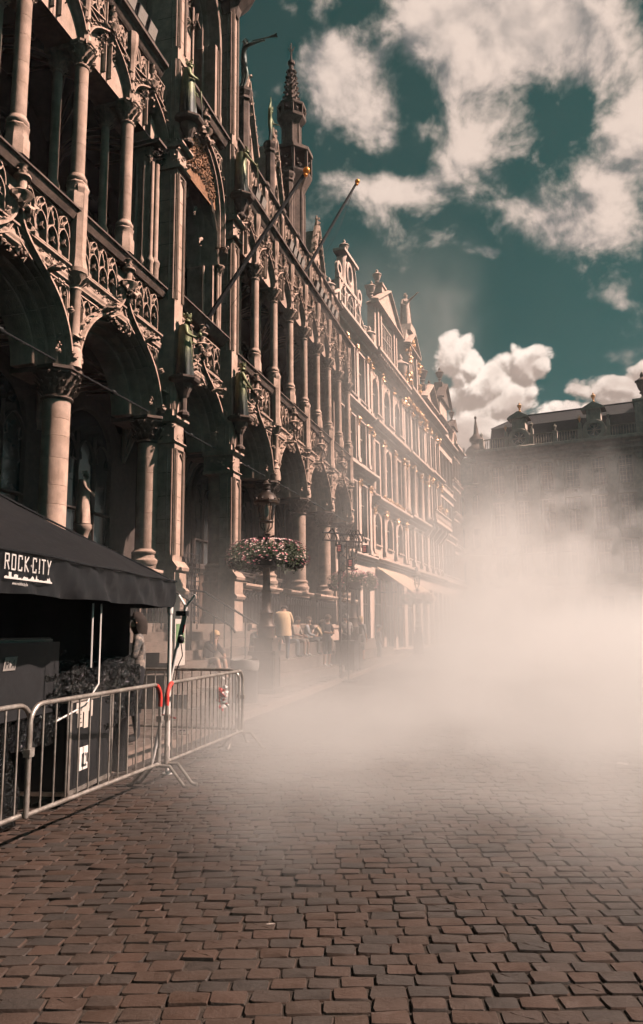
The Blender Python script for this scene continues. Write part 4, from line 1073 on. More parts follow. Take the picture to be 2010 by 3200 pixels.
for k in range(4):
    g = MB(); g.foliage((.45, yl(18.6+k*.95), 23.55), (.10, .12, .18), 22, .06, rng); g.build('corbel_carving', M_carve, glo)
# ---- roof zone of the right wing: parapet, piers, dormer gables, pinnacles, turret
rf = MB(); rf.add([(-.3, yl(22.4), 17.5), (-.3, yl(39.7), 17.5), (-4.5, yl(39.7), 22.0), (-4.5, yl(22.4), 22.0)], [(0, 1, 2, 3)]); rf.add([(-.9, yl(5), 17.5), (-.9, yl(17.7), 17.5), (-6, yl(17.7), 25.5), (-6, yl(5), 25.5)], [(0, 1, 2, 3)])
rf.build('roof', M_slate, PAL)
PX = -.45
pp = MB(); pp.box(PX-.3, PX-.05, yl(22.8), yl(39.7), 17.45, 19.0); ppo = pp.build('roof_parapet', M_stone, PAL)
for k in range(8):
    a = yl(22.9)+k*2.08; t = MB(); flamboyant(t, a+.25, a+1.85, 17.9, 19.5, .4, .07, PX-.05, PX+.06); t.build('parapet_tracery', M_carve, ppo)
    pr = MB(); pr.box(PX-.3, PX+.16, a-.17, a+.17, 17.45, 19.5); pr.bar([(a-.12, 17.8), (a-.12, 19.3)], .04, PX+.16, PX+.2); pr.bar([(a+.12, 17.8), (a+.12, 19.3)], .04, PX+.16, PX+.2); pr.build('parapet_pier', M_stone, ppo)
    ca = MB(); ca.lathe(PX-.05, a, [(.26, 19.5), (.34, 19.58), (.34, 19.72), (.2, 19.8)], 8, PI/8); ca.build('pier_cap', M_dark, ppo)
cp = MB(); cp.extr_y([(PX-.4, 19.5), (PX+.08, 19.5), (PX+.2, 19.6), (PX+.2, 19.68), (PX-.4, 19.78)], yl(22.8), yl(39.7)); cp.build('parapet_coping', M_dark, PAL)
lc = MB(); lc.extr_y([(PX-.4, 17.75), (PX+.1, 17.75), (PX+.2, 17.82), (PX-.4, 17.95)], yl(22.8), yl(39.7)); lc.build('parapet_base', M_dark, PAL)
def dormer(Y, w, zb, zt, x=-.9):
    y = yl(Y); m = MB(); m.extr_x([(y-w, zb-2), (y+w, zb-2), (y+w, zb), (y+.12, zt), (y-.12, zt), (y-w, zb)], x-3.2, x)
    o = m.build('dormer', M_stone, PAL); t = MB(); lancet(t, y-w*.45, y, zb-1.2, zb+.4, .07, x, x+.1); lancet(t, y, y+w*.45, zb-1.2, zb+.4, .07, x, x+.1)
    for s in (-1, 1):
        t.bar([(y+s*(w+.08), zb-.1), (y+s*.05, zt+.25)], .18, x-.1, x+.2)
        for k in range(7):
            f = k/7; crocket(t, y+s*(w+.12)*(1-f), zb+.1+(zt-zb)*f, x+.1, .14, rng)
    t.foliage((x+.05, y, zt-.8), (.05, .2, .5), 24, .08, rng)
    crocket(t, y, zt+.45, x+.05, .2, rng); t.tube([(x, y, zt), (x, y, zt+.9)], [.1, .04], 6); t.build('gable_tracery', M_carve, o)
    g = MB(); g.box(x-.02, x+.02, y-w*.45, y+w*.45, zb-1.2, zb+.3); g.build('pane', M_glass, o)
def pinnacle(Y, x, z0, z1, r=.2):
    y = yl(Y); m = MB(); m.lathe(x, y, [(r, z0), (r, z1-.5), (r*1.3, z1-.42), (r*1.15, z1-.3), (r*1.5, z1-.12), (r*1.5, z1)], 8, PI/8); m.foliage((x, y, z1-.32), (r, r, .08), 14, .06, rng); return m.build('pinnacle', M_dark, PAL)
dormer(26.2, 1.0, 21.2, 23.6); dormer(29.6, .9, 21.0, 23.2); dormer(36.6, 1.0, 20.6, 22.8)
pinnacle(25.0, -.5, 19.5, 22.4, .24); pinnacle(28.2, -.55, 19.5, 22.3, .2); pinnacle(30.9, -.6, 19.5, 22.6, .2)
def spire(Y, x):
    y = yl(Y); m = MB()
    m.lathe(x, y, [(.62, 17.3), (.62, 22.6), (.7, 22.8), (.95, 23.3), (1.0, 23.4), (1.0, 23.5)], 8, PI/8)
    m.lathe(x, y, [(.98, 24.5), (1.05, 24.55), (1.05, 24.72), (.5, 24.9), (.46, 25.0), (.46, 26.2), (.55, 26.3), (.72, 26.5), (.74, 26.65), (.6, 26.7)], 8, PI/8)
    m.lathe(x, y, [(.72, 27.1), (.74, 27.15), (.74, 27.25), (.34, 27.35)], 8, PI/8); m.lathe(x, y, [(.34, 27.3), (.10, 29.6), (.18, 29.65), (.18, 29.8), (.05, 29.9), (.03, 30.5)], 8, PI/8)
    o = m.build('roof_turret', M_dark, PAL)
    p = MB()
    for k in range(8):
        a = PI/8+k*PI/4; c, s = math.cos(a), math.sin(a)
        p.box(x+.93*c-.06, x+.93*c+.06, y+.93*s-.06, y+.93*s+.06, 23.45, 24.55); p.box(x+.66*c-.05, x+.66*c+.05, y+.66*s-.05, y+.66*s+.05, 26.65, 27.12)
        a2 = a+PI/8; c2, s2 = math.cos(a2), math.sin(a2)
        p.foliage((x+.9*c2, y+.9*s2, 23.9), (.12, .12, .3), 6, .09, rng); p.foliage((x+.64*c2, y+.64*s2, 26.82), (.1, .1, .1), 5, .07, rng)
        p.tube([(x+.60*c, y+.60*s, 17.6), (x+.60*c, y+.60*s, 22.6)], .07, 6); p.tube([(x+.45*c, y+.45*s, 25), (x+.45*c, y+.45*s, 26.2)], .05, 6)
        for j in range(7):
            f = j/7; r = .36*(1-f)+.11*f; p.lump((x+(r+.05)*c, y+(r+.05)*s, 27.5+2.0*f), .11, .10, .10, rng)
    for k in range(4): p.tube([(x, y, 30.35), (x+.1*math.cos(k*PI/2), y+.1*math.sin(k*PI/2), 30.45), (x+.16*math.cos(k*PI/2), y+.16*math.sin(k*PI/2), 30.62)], .02, 5)
    p.tube([(x, y, 30.4), (x, y, 30.85)], .02, 5); tt = p.build('turret_tracery', M_dark, o); tt['kind'] = 'stuff'
spire(32.6, -1.0)
# ------------------------------------------------------------------ statues, flagpoles and floodlights on the palace
S1 = pose(STAND, elR=(.26, .06, 1.15), wrR=(.10, .20, 1.18), haR=(.03, .22, 1.22), elL=(-.26, .0, 1.13), wrL=(-.2, .16, .95), haL=(-.17, .2, .88), head0=(.03, .03, 1.58), head1=(.04, .03, 1.67))
S2 = pose(STAND, elR=(.27, .05, 1.14), wrR=(.20, .26, 1.08), haR=(.17, .33, 1.10), elL=(-.24, .04, 1.13), wrL=(-.08, .2, 1.02), haL=(-.02, .23, 1.0))
S3 = pose(STAND, elR=(.25, .10, 1.16), wrR=(.12, .26, 1.0), haR=(.08, .31, .96), elL=(-.25, .08, 1.15), wrL=(-.12, .24, 1.05), haL=(-.07, .28, 1.02))
S4 = pose(STAND, elR=(.30, .14, 1.20), wrR=(.34, .34, 1.00), haR=(.35, .40, .92), spine=(0, .02, 1.14), chest=(0, .07, 1.33), neck=(0, .11, 1.48), head0=(0, .15, 1.57), head1=(0, .17, 1.65), shL=(-.185, .07, 1.40), shR=(.185, .07, 1.40))
def sword(x, y, z0, z1, mat):
    def f(o):
        m = MB(); m.tube([(x, y, z1), (x*1.1, y+.05, z0)], [.022, .012], 6); m.box(x-.09, x+.09, y-.015, y+.015, z1-.12, z1-.09); m.lump((x, y, z1+.03), .03, .03, .03, random.Random(1)); m.build('sword', mat, o)
    return f
def orb(x, y, z, mat):
    def f(o): m = MB(); m.lathe(x, y, [(.01, z-.06), (.05, z-.04), (.062, z), (.05, z+.04), (.01, z+.06)], 10); m.tube([(x, y, z+.06), (x, y, z+.13)], .012, 5); m.box(x-.03, x+.03, y-.01, y+.01, z+.08, z+.1); m.build('orb', mat, o, smooth=60)
    return f
FR = -PI/2          # local +Y (front of a figure) turned towards +X
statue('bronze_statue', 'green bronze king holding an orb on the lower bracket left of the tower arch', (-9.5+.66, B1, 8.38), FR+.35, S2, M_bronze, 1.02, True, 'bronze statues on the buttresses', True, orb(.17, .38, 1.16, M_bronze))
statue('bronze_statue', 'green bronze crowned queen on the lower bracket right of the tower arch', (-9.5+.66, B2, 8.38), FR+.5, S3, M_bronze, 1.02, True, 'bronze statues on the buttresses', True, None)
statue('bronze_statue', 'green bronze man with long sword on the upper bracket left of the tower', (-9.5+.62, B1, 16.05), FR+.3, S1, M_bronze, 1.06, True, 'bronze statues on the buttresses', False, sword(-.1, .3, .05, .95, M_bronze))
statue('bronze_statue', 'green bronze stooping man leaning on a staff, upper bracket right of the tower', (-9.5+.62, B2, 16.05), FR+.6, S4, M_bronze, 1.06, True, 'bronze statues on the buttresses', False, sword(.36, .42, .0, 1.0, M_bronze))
TR = pose(STAND, elR=(.27, .28, 1.47), wrR=(.26, .52, 1.58), haR=(.26, .60, 1.61), head0=(.03, .05, 1.59), head1=(.04, .08, 1.68), elL=(-.32, -.05, 1.2), wrL=(-.28, .08, 1.0), haL=(-.25, .1, .92), knR=(.13, .10, .5), anR=(.12, .0, .09), knL=(-.12, -.02, .5), anL=(-.14, -.14, .09), toL=(-.16, 0, .045))
def trumpet(o):
    m = MB(); m.tube([(.22, .25, 1.60), (.27, .72, 1.70), (.29, .95, 1.76), (.295, 1.03, 1.78)], [.015, .02, .04, .075], 8); m.build('trumpet', M_darkbronze, o, smooth=60)
statue('trumpeter_statue', 'dark bronze trumpeter blowing a horn on a roof pinnacle against the sky', (-10.0, 25.0, 22.4), FR+.35, TR, M_darkbronze, 1.25, False, None, False, trumpet)
KN = pose(STAND, elR=(.36, .0, 1.5), wrR=(.30, .05, 1.78), haR=(.28, .06, 1.86), elL=(-.3, .1, 1.2), wrL=(-.3, .28, 1.15), haL=(-.3, .33, 1.14))
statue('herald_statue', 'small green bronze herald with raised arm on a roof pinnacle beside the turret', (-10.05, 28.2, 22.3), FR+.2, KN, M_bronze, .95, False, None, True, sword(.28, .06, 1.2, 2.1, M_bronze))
# a stone saint on a colonnette inside the gallery, and one on the tower mullion
pc = MB(); pc.lathe(0, 0, [(.24, TERR), (.24, 2.2), (.12, 2.4), (.11, 3.9), (.13, 3.95), (.11, 4.0), (.2, 4.25), (.24, 4.3), (.24, 4.4)], 10); pc.foliage((0, 0, 4.15), (.12, .12, .08), 20, .04, rng); pc.tube([(0, .26, TERR), (0, .26, 4.3)], .05, 8)
pco = pc.build('saint_pillar', M_stone, None, (-9.5-1.75, 17.15, 0), smooth=40); tag(pco, 'slim stone pillar carrying a saint inside the ground gallery left of the tower', 'pillar')
statue('saint_statue', 'small pale stone saint on a slim pillar inside the dark ground gallery', (-9.5-1.75, 17.15, 4.4), FR+.3, S3, M_stone, .82, True)
statue('mullion_statue', 'dark stone saint on the mullion capital of the tall tower window', (-10.1, TY, 21.3), FR+.2, S3, M_dark, .72, True)
def flagpole(label, a, b, rope=False):
    a, b = Vector(a), Vector(b); d = (b-a); root = thing('flagpole', label, 'flagpole', a, 0, 'flagpoles angled out from the palace')
    m = MB(); m.tube([(0, 0, 0), tuple(d*.5), tuple(d)], [.075, .07, .055], 10); m.build('pole', M_iron, root, smooth=60)
    g = MB(); n = 12; r = .12
    g.lathe(0, 0, [(.001, -r), (r*.5, -r*.87), (r*.87, -r*.5), (r, 0), (r*.87, r*.5), (r*.5, r*.87), (.001, r)], n); g.build('gilt_ball', M_gold, root, tuple(d*1.015), smooth=80)
    f = MB(); f.lathe(0, 0, [(.05, -.12), (.09, -.1), (.06, 0)], 10); f.build('ball_collar', M_gold, root, tuple(d), smooth=60)
    bk = MB(); bk.box(-.2, .1, -.12, .12, -.15, .15); bk.build('bracket', M_iron, root)
    for k in range(2 if rope else 1):
        e = d*.12+Vector((.15, .5-.35*k, 0)); mid = (d*.96+e)*.5+Vector((.1, .1, -.35)); w = MB(); w.tube(bez(tuple(d*.96), tuple(mid), tuple(mid*.9), tuple(e), 10), .008, 4); w.build('halyard', M_iron, root)
flagpole('black flagpole with gilt ball leaning out of the tower arch', (-9.35, 20.3, 10.95), (-6.5, 21.58, 16.2))
flagpole('black flagpole with gilt ball and ropes leaning out from the roof ledge, against the sky', (-9.35, 30.75, 17.45), (-7.2, 32.3, 22.45), True)
def floodlight(label, X, Y, z, rz, grp):
    root = thing('floodlight', label, 'floodlight', (X, Y, z), rz, grp)
    b = MB(); b.obox((0, 0, .30), (.95, 0, -.25), (0, 1, 0), (.25, 0, .95), .07, .21, .19); b.build('housing', M_case, root)
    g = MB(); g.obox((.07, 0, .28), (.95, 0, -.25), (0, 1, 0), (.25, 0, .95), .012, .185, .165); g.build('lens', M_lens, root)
    y = MB(); y.tube([(0, -.23, .3), (0, -.23, 0), (0, .23, 0), (0, .23, .3)], .02, 5); y.build('yoke', M_iron, root)
for i, Y in enumerate((15.35, 15.9, 16.45)): floodlight(['floodlight on the upper left ledge, leftmost of three', 'floodlight on the upper left ledge, middle of three', 'floodlight on the upper left ledge, nearest the tower'][i], -9.5+.2, Y, 17.42, 0, 'floodlights on the upper ledge')
ord_ = ['first', 'second', 'third', 'fourth', 'fifth', 'sixth', 'seventh', 'eighth', 'ninth', 'tenth', 'eleventh', 'twelfth']
for i, Y in enumerate((24.6, 25.2, 28.6, 29.15, 29.7, 30.25, 32.6, 33.3, 34.0, 34.7, 35.4, 36.1)):
    floodlight(ord_[i]+' floodlight along the ledge right of the tower, counted from the tower', -9.5+.2, Y, 17.42, 0, 'floodlights on the upper ledge')
# ------------------------------------------------------------------ the row of guild houses
ROW0 = Vector((-11.5, 43.3)); RA = R_(-3.7)
def rowpt(u, off=0.):
    return (ROW0.x+math.sin(-RA)*u+math.cos(-RA)*off, ROW0.y+math.cos(-RA)*u-math.sin(-RA)*off, 0)
def wall_with_holes(y0, y1, z0, z1, holes, xf, th):
    """wall of boxes leaving rectangular openings"""
    m = MB(); ys = sorted({y0, y1}|{h[0] for h in holes}|{h[1] for h in holes}); 
    for a, b in zip(ys, ys[1:]):
        hs = sorted([h for h in holes if h[0] <= a+1e-6 and h[1] >= b-1e-6], key=lambda h: h[2]); z = z0
        for h in hs:
            if h[2] > z: m.box(xf-th, xf, a, b, z, h[2])
            z = h[3]
        if z < z1: m.box(xf-th, xf, a, b, z, z1)
    return m
def window(par, y0, y1, z0, z1, xf, arched=False, cols=2, rows=2, fm=None, depth=.28, bar=.07, small=0):
    fm = fm or M_wframe; f = MB(); x = xf-depth; w = y1-y0; yc = (y0+y1)/2
    f.box(x, x+.1, y0, y0+bar, z0, z1); f.box(x, x+.1, y1-bar, y1, z0, z1); f.box(x, x+.1, y0+bar, y1-bar, z0, z0+bar); f.box(x, x+.1, y0+bar, y1-bar, z1-bar, z1)
    for k in range(1, cols): y = y0+w*k/cols; f.box(x+.01, x+.09, y-bar*.5, y+bar*.5, z0+bar, z1-bar)
    for k in range(1, rows): z = z0+(z1-z0)*(k/rows+(.14 if rows == 2 else 0)); f.box(x+.015, x+.105, y0+bar, y1-bar, z-bar*.5, z+bar*.5)
    if small:
        n = small
        for k in range(1, n): y = y0+w*k/n; f.box(x+.03, x+.06, y-.014, y+.014, z0, z1)
        m = int((z1-z0)/(w/n)*.8)
        for k in range(1, m): z = z0+(z1-z0)*k/m; f.box(x+.03, x+.062, y0, y1, z-.014, z+.014)
    o = f.build('window', fm, par)
    g = MB(); g.box(x-.01, x+.03, y0+.02, y1-.02, z0+.02, z1-.02); g.build('pane', M_glass, o)
    if arched:
        a = MB(); n = 12; r = w/2+.0; zc = z1-r
        # spandrel fill around the arched head
        for s in (-1, 1):
            pts = [(yc+s*r, z1), (yc+s*r, zc)]+[(yc+s*r*math.cos(t), zc+r*math.sin(t)) for t in [PI/2*i/n for i in range(1, n+1)]]
            if s < 0: pts = pts[::-1]
            a.extr_x(pts, x+.05, xf+.01)
        a.archring(yc, zc, [(r-.01, xf-.1), (r-.01, xf+.08), (r+.06, xf+.10), (r+.16, xf+.08), (r+.16, xf)], 0, PI, 16)
        a.foliage((xf+.12, yc, z1+.1), (.04, .1, .1), 6, .08, rng); a.build('arch_surround', par_mat(par), o)
    return o
PMAT = {}
def par_mat(p): return PMAT.get(p.name, M_row[0])
def cornice(mb, y0, y1, z, out, h, xb=-.2):
    mb.extr_y([(xb, z), (.05, z), (.08, z+h*.2), (out*.45, z+h*.35), (out*.5, z+h*.5), (out*.9, z+h*.62), (out, z+h*.7), (out, z+h*.9), (out*.8, z+h), (xb, z+h)], y0, y1)
def pilaster(mb, y, w, z0, z1, out=.14, xf=0., cap=True):
    mb.box(xf-.02, xf+out, y-w/2, y+w/2, z0+.3, z1-.3); mb.box(xf-.02, xf+out+.06, y-w/2-.05, y+w/2+.05, z0, z0+.3)
    mb.box(xf-.02, xf+out+.08, y-w/2-.07, y+w/2+.07, z1-.14, z1)
def urn(par, y, z, x, h, mat, name='urn'):
    m = MB(); k = h
    m.lathe(x, y, [(.16*k, z), (.16*k, z+.06*k), (.07*k, z+.12*k), (.06*k, z+.2*k), (.13*k, z+.26*k), (.08*k, z+.32*k), (.15*k, z+.40*k), (.21*k, z+.58*k), (.22*k, z+.64*k), (.26*k, z+.66*k), (.24*k, z+.70*k), (.12*k, z+.76*k), (.06*k, z+.82*k), (.08*k, z+.88*k), (.02*k, z+1.0*k)], 10)
    return m.build(name, mat, par, smooth=50)
def balustrade(par, y0, y1, z0, z1, x, mat, step=.24, every=True):
    m = MB(); m.box(x-.12, x+.12, y0, y1, z0, z0+.1); m.box(x-.12, x+.14, y0, y1, z1-.1, z1)
    o = m.build('balustrade', mat, par)
    n = max(2, int((y1-y0)/step)); b = MB(); b.lathe(0, 0, [(.05, 0), (.05, .06), (.03, .1), (.07, .3), (.06, .4), (.03, .6), (.05, .66), (.05, .72)], 6); me = b.mesh('baluster', mat, 50)
    s = (z1-z0-.2)/.72
    for i in range(n):
        q = bpy.data.objects.new('baluster', me); C.objects.link(q); q.parent = o; q.location = (x, y0+(y1-y0)*(i+.5)/n, z0+.1); q.scale = (1, 1, s)
    return o
def gilt(par, pts, size, n, mat=None, name='gilt_ornament'):
    for (x, y, z, ex, ey, ez) in pts: m = MB(); m.foliage((x, y, z), (ex*1.2, ey*1.25, ez*1.25), n, size*1.25, rng); m.build(name, mat or M_gilt, par)
def shell(name, label, u0, u1, mat, top, mats_roof=M_slate, ridge=4.):
    r = thing(name, label, 'building', rowpt(u0), RA, 'guild houses in the row'); PMAT[r.name] = mat
    w = u1-u0
    b = MB(); b.box(-11, -.5, .02, w-.02, 0, top-.2); b.build('house_body', mat, r)
    rf = MB(); rf.add([(-.5, .0, top-.2), (-.5, w, top-.2), (-.5, w/2, top+ridge), (-11, 0, top-.2), (-11, w, top-.2), (-11, w/2, top+ridge)], [(0, 1, 2), (3, 5, 4), (0, 2, 5, 3), (1, 4, 5, 2)]); rf.build('roof', mats_roof, r)
    return r, w
def storey(par, w, z0, z1, wins, mat, arched=(), cols=2, rows=2, small=0, surround=.12):
    holes = [(a, b, c, d) for a, b, c, d in wins]
    m = wall_with_holes(0, w, z0, z1, holes, 0, .5); m.build('wall', mat, par)
    for i, (a, b, c, d) in enumerate(wins):
        window(par, a, b, c, d, 0, i in arched, cols, rows, small=small)
        s = MB(); s.box(-.02, .07, a-surround, a, c, d); s.box(-.02, .07, b, b+surround, c, d)
        if i not in arched: s.box(-.02, .09, a-surround-.03, b+surround+.03, d, d+surround*1.2)
        s.extr_y([(-.1, c-.14), (.16, c-.14), (.2, c-.06), (.16, c), (-.1, c)], a-surround, b+surround); s.build('window_surround', mat, par)
def shopfront(par, w, mat, bays, z1=6.4, dark=False):
    holes = [(a, b, .2, z1-1.5) for a, b in bays]; wall_with_holes(0, w, 0, z1, holes, 0, .5).build('wall', mat, par)
    for a, b in bays:
        window(par, a, b, .2, z1-1.5, 0, False, 3, 2, M_wood)
    c = MB(); cornice(c, -.05, w+.05, z1-.55, .55, .5); c.build('shop_cornice', mat, par)
# --- house A: two tall window bays and a scrolled gable with an oval window
A, w = shell('guild_house', 'cream guild house with scrolled gable and oval window, next to the gothic palace', 0., 8.4, M_row[0], 21.4)
m = M_row[0]
shopfront(A, w, m, [(.6, 3.2), (3.8, 5.6), (6.2, 7.9)], 6.6)
wy = [1.3, 2.6, 3.9, 5.15, 6.1, 7.4]
B_ = [(1.25, 2.65), (3.55, 4.95), (5.95, 7.35)]
storey(A, w, 6.6, 12.3, [(a, b, 7.75, 11.3) for a, b in B_], m)
storey(A, w, 12.3, 16.4, [(a, b, 12.75, 15.75) for a, b in B_], m)
storey(A, w, 16.4, 21.4, [(a, b, 17.3, 20.6) for a, b in B_], m)
for y in (.35, 3.1, 5.45, 8.05):
    for z0, z1 in ((6.7, 11.6), (12.75, 15.9), (16.9, 21.0)): p = MB(); pilaster(p, y, .5, z0, z1); p.build('pilaster', m, A)
for z, out, h in ((11.55, .75, .75), (15.95, .6, .6), (20.9, .8, .95)):
    c = MB(); cornice(c, -.05, w+.05, z, out, h); c.build('cornice', m, A)
gilt(A, [(.2, y, z, .05, .2, .2) for y in (.35, 3.1, 5.45, 8.05) for z in (11.35, 15.6, 20.7)], .11, 12)
def gable_poly(par, pts, x0, x1, mat, name='gable'):
    g = MB(); g.extr_x(pts, x0, x1); return g.build(name, mat, par)
def curve_gable(c, hw, z0, z1, neck, zn):
    L_ = bez((c-hw, z0+.8), (c-hw*.8, z0+.9), (c-neck*1.1, zn-1.6), (c-neck, zn), 10); Rr = [(2*c-y, z) for y, z in L_][::-1]
    top = [(c-neck*math.cos(t)*.98, zn+(z1-zn)*math.sin(t)) for t in [PI*i/14 for i in range(1, 14)]]
    return [(c-hw, z0)]+L_+top+Rr+[(c+hw, z0)]
ga_ = gable_poly(A, curve_gable(4.15, 3.9, 21.85, 26.9, 1.35, 25.2), -.55, -.02, m)
d = MB(); pts = curve_gable(4.15, 3.9, 21.85, 26.9, 1.35, 25.2); d.bar(pts[1:-1], .22, -.1, .14); d.box(-.1, .12, 1.6, 6.7, 24.25, 24.5); d.box(-.6, .25, 2.55, 5.75, 26.55, 26.75)
for s in (-1, 1): 
    d.archring(4.15+s*2.3, 24.9, [(.3, -.1), (.3, .1), (.5, .1), (.5, -.1)], 0, 2*PI, 14)
d.archring(4.15, 25.5, [(.42, -.05), (.42, .1), (.55, .14), (.66, .06), (.66, -.05)], 0, 2*PI, 20, 1.35)
for y in (1.9, 3.0, 5.3, 6.4): d.box(-.05, .1, y-.14, y+.14, 22.0, 24.2)
d.build('gable_moulding', m, ga_)
for y0, y1 in ((2.1, 2.9), (3.5, 4.8), (5.4, 6.2)): window(A, y0, y1, 22.3, 23.9, .03, True, 2, 2, depth=.06)
g = MB(); g.archring(4.15, 25.5, [(.0, .0), (.42, .0), (.42, .02), (.0, .02)], 0, 2*PI, 20, 1.35); g.build('pane', M_glass, ga_)
urn(A, 4.15, 26.75, -.3, 1.4, m); 
for y in (.5, 7.8): urn(A, y, 22.0, -.2, 1.7, m)
# --- house B: three arched bays, triangular gable
Bh, w = shell('guild_house', 'tall guild house with arched windows under a triangular gable and twin urns', 8.4, 18.6, M_row[2], 21.7)
m = M_row[2]
bays = [(.9, 2.5), (4.3, 6.0), (7.7, 9.3)]
shopfront(Bh, w, m, [(.6, 3.0), (3.7, 6.5), (7.2, 9.6)], 6.7)
storey(Bh, w, 6.7, 10.6, [(a, b, 7.6, 9.9) for a, b in bays], m, (0, 1, 2))
storey(Bh, w, 10.6, 16.0, [(a, b, 11.3, 15.2) for a, b in bays], m, (1,), 2, 2)
storey(Bh, w, 16.0, 21.2, [(a, b, 17.2, 20.0) for a, b in bays], m, (0, 1, 2))
for y in (.3, 3.4, 6.85, 9.9):
    for z0, z1 in ((6.9, 10.2), (11.2, 15.7), (16.7, 20.9)):
        p = MB(); pilaster(p, y, .5, z0, z1, .2)
        if z0 == 11.2: p.lathe(.15, y, [(.22, 11.4), (.22, 15.3)], 12)
        p.build('pilaster', m, Bh)
for z, out, h in ((10.15, .8, .75), (15.75, .8, .7), (20.9, 1.0, 1.0)):
    c = MB(); cornice(c, -.05, w+.05, z, out, h); c.build('cornice', m, Bh)
for k in range(22): st_ = MB(); st_.box(.75, .95, .3+k*.46, .44+k*.46, 21.2, 21.36); st_.build('modillion', m, Bh)
for a, b in bays: balustrade(Bh, a-.1, b+.1, 16.5, 17.15, .35, m)
gilt(Bh, [(.28, y, z, .06, .22, .24) for y in (.3, 3.4, 6.85, 9.9) for z in (15.4, 20.55, 10.0)]+[(.5, 2.2+k*1.1, 11.1, .1, .3, .08) for k in range(6)], .12, 14)
gp = [(1.2, 21.9)]+bez((1.2, 22.2), (2.0, 22.4), (2.3, 23.6), (2.4, 26.2), 8)+[(9.1, 26.2)]+bez((9.1, 26.2), (9.2, 23.6), (9.5, 22.4), (10.1, 22.2), 8)+[(10.1, 21.9)]
gb = gable_poly(Bh, gp, -.6, -.02, m)
t = MB(); t.extr_x([(1.9, 26.2), (9.6, 26.2), (5.75, 28.4)], -.6, .25); gb2 = t.build('pediment', m, Bh); t = MB(); t.extr_x([(3.6, 26.5), (7.9, 26.5), (5.75, 27.8)], .25, .27); t.build('pediment_panel', M_row[1], gb2)
t = MB(); t.bar([(1.7, 26.25), (5.75, 28.6), (9.8, 26.25)], .3, -.1, .5); t.bar([(1.7, 26.15), (9.8, 26.15)], .3, -.1, .5)
for y in (2.9, 3.7, 7.8, 8.6): t.box(-.05, .15, y-.17, y+.17, 22.3, 26.0)
t.build('pediment_moulding', m, gb2)
window(Bh, 4.3, 7.2, 22.3, 25.4, .03, False, 4, 2, depth=.08)
pd = MB(); pd.box(-1.2, .1, 4.3, 5.3, 28.0, 28.6); pd.box(-1.3, .2, 4.15, 5.45, 28.55, 28.75); pd.build('urn_pedestal', m, Bh)
urn(Bh, 4.75, 28.7, -.4, 1.5, m); urn(Bh, 3.0, 27.0, -.4, 1.4, m); urn(Bh, 1.0, 22.0, -.1, 1.9, m)
# --- house C: statue-topped house with giant gilded columns
Ch, w = shell('guild_house', 'ornate gilded guild house whose gable carries a saint statue', 18.6, 27.6, M_row[1], 21.9)
m = M_row[1]
bays = [(.9, 2.2), (3.8, 5.2), (6.8, 8.1)]
shopfront(Ch, w, m, [(.5, 2.6), (3.3, 5.7), (6.4, 8.5)], 6.7)
storey(Ch, w, 6.7, 10.8, [(a, b, 7.5, 10.0) for a, b in bays], m)
storey(Ch, w, 10.8, 16.4, [(a, b, 11.5, 15.7) for a, b in bays], m)
storey(Ch, w, 16.4, 21.9, [(a, b, 17.2, 20.4) for a, b in bays], m)
for y in (.35, 3.0, 6.0, 8.65):
    p = MB(); pilaster(p, y, .6, 6.9, 10.3, .25); p.build('pilaster', m, Ch); p = MB(); pilaster(p, y, .55, 16.8, 21.0, .2); p.build('pilaster', m, Ch)
    p = MB(); p.lathe(.25, y, [(.30, 11.2), (.30, 11.5), (.24, 11.6), (.22, 15.2), (.3, 15.3), (.32, 15.6)], 14); p.build('giant_column', m, Ch, smooth=40)
for z, out, h in ((10.3, .9, .75), (15.7, .9, .75), (21.1, 1.1, 1.0)):
    c = MB(); cornice(c, -.05, w+.05, z, out, h); c.build('cornice', m, Ch)
gilt(Ch, [(.35, y, z, .1, .28, .34) for y in (.35, 3.0, 6.0, 8.65) for z in (15.3, 20.6)]+[(.3, y, 11.2, .1, .25, .12) for y in (.35, 3.0, 6.0, 8.65)]+[(.6, .8+k*.9, 20.95, .06, .3, .08) for k in range(9)], .14, 18)
gc_ = gable_poly(Ch, [(.6, 22.0)]+bez((.6, 22.4), (1.6, 22.6), (2.5, 23.4), (2.5, 25.4), 8)+[(2.5, 27.2), (3.2, 28.4), (5.9, 28.4), (6.5, 27.2), (6.5, 25.4)]+bez((6.5, 25.4), (6.5, 23.4), (7.4, 22.6), (8.4, 22.4), 8)+[(8.4, 22.0)], -.9, -.02, m)
t = MB(); t.extr_x([(3.3, 28.4), (5.7, 28.4), (5.4, 29.1), (3.6, 29.1)], -.8, .3)
for y in (2.6, 3.4, 5.6, 6.4): pilaster(t, y, .35, 22.4, 26.6, .3)
t.bar([(2.2, 26.7), (4.5, 28.3), (6.8, 26.7)], .3, -.1, .55); t.bar([(2.2, 26.6), (6.8, 26.6)], .25, -.1, .5); t.build('gable_moulding', m, gc_)
gilt(Ch, [(.3, y, z, .14, .35, .5) for y in (2.6, 6.4) for z in (23.4, 25.6)]+[(.3, 4.5, 27.4, .1, .6, .3), (.1, 1.5, 23.4, .1, .3, .5)], .18, 26)
window(Ch, 3.8, 5.2, 22.6, 25.8, .03, True, 2, 3, depth=.08)
balustrade(Ch, .3, 2.3, 22.2, 23.1, -.1, m)
urn(Ch, .5, 22.1, -.1, 3.0, m, 'obelisk_urn')
SN = pose(STAND, elL=(-.30, .25, 1.52), wrL=(-.36, .48, 1.58), haL=(-.38, .57, 1.6), elR=(.26, .05, 1.15), wrR=(.15, .22, 1.05), haR=(.1, .26, 1.02))
sp_ = rowpt(18.6+4.5, -.35)
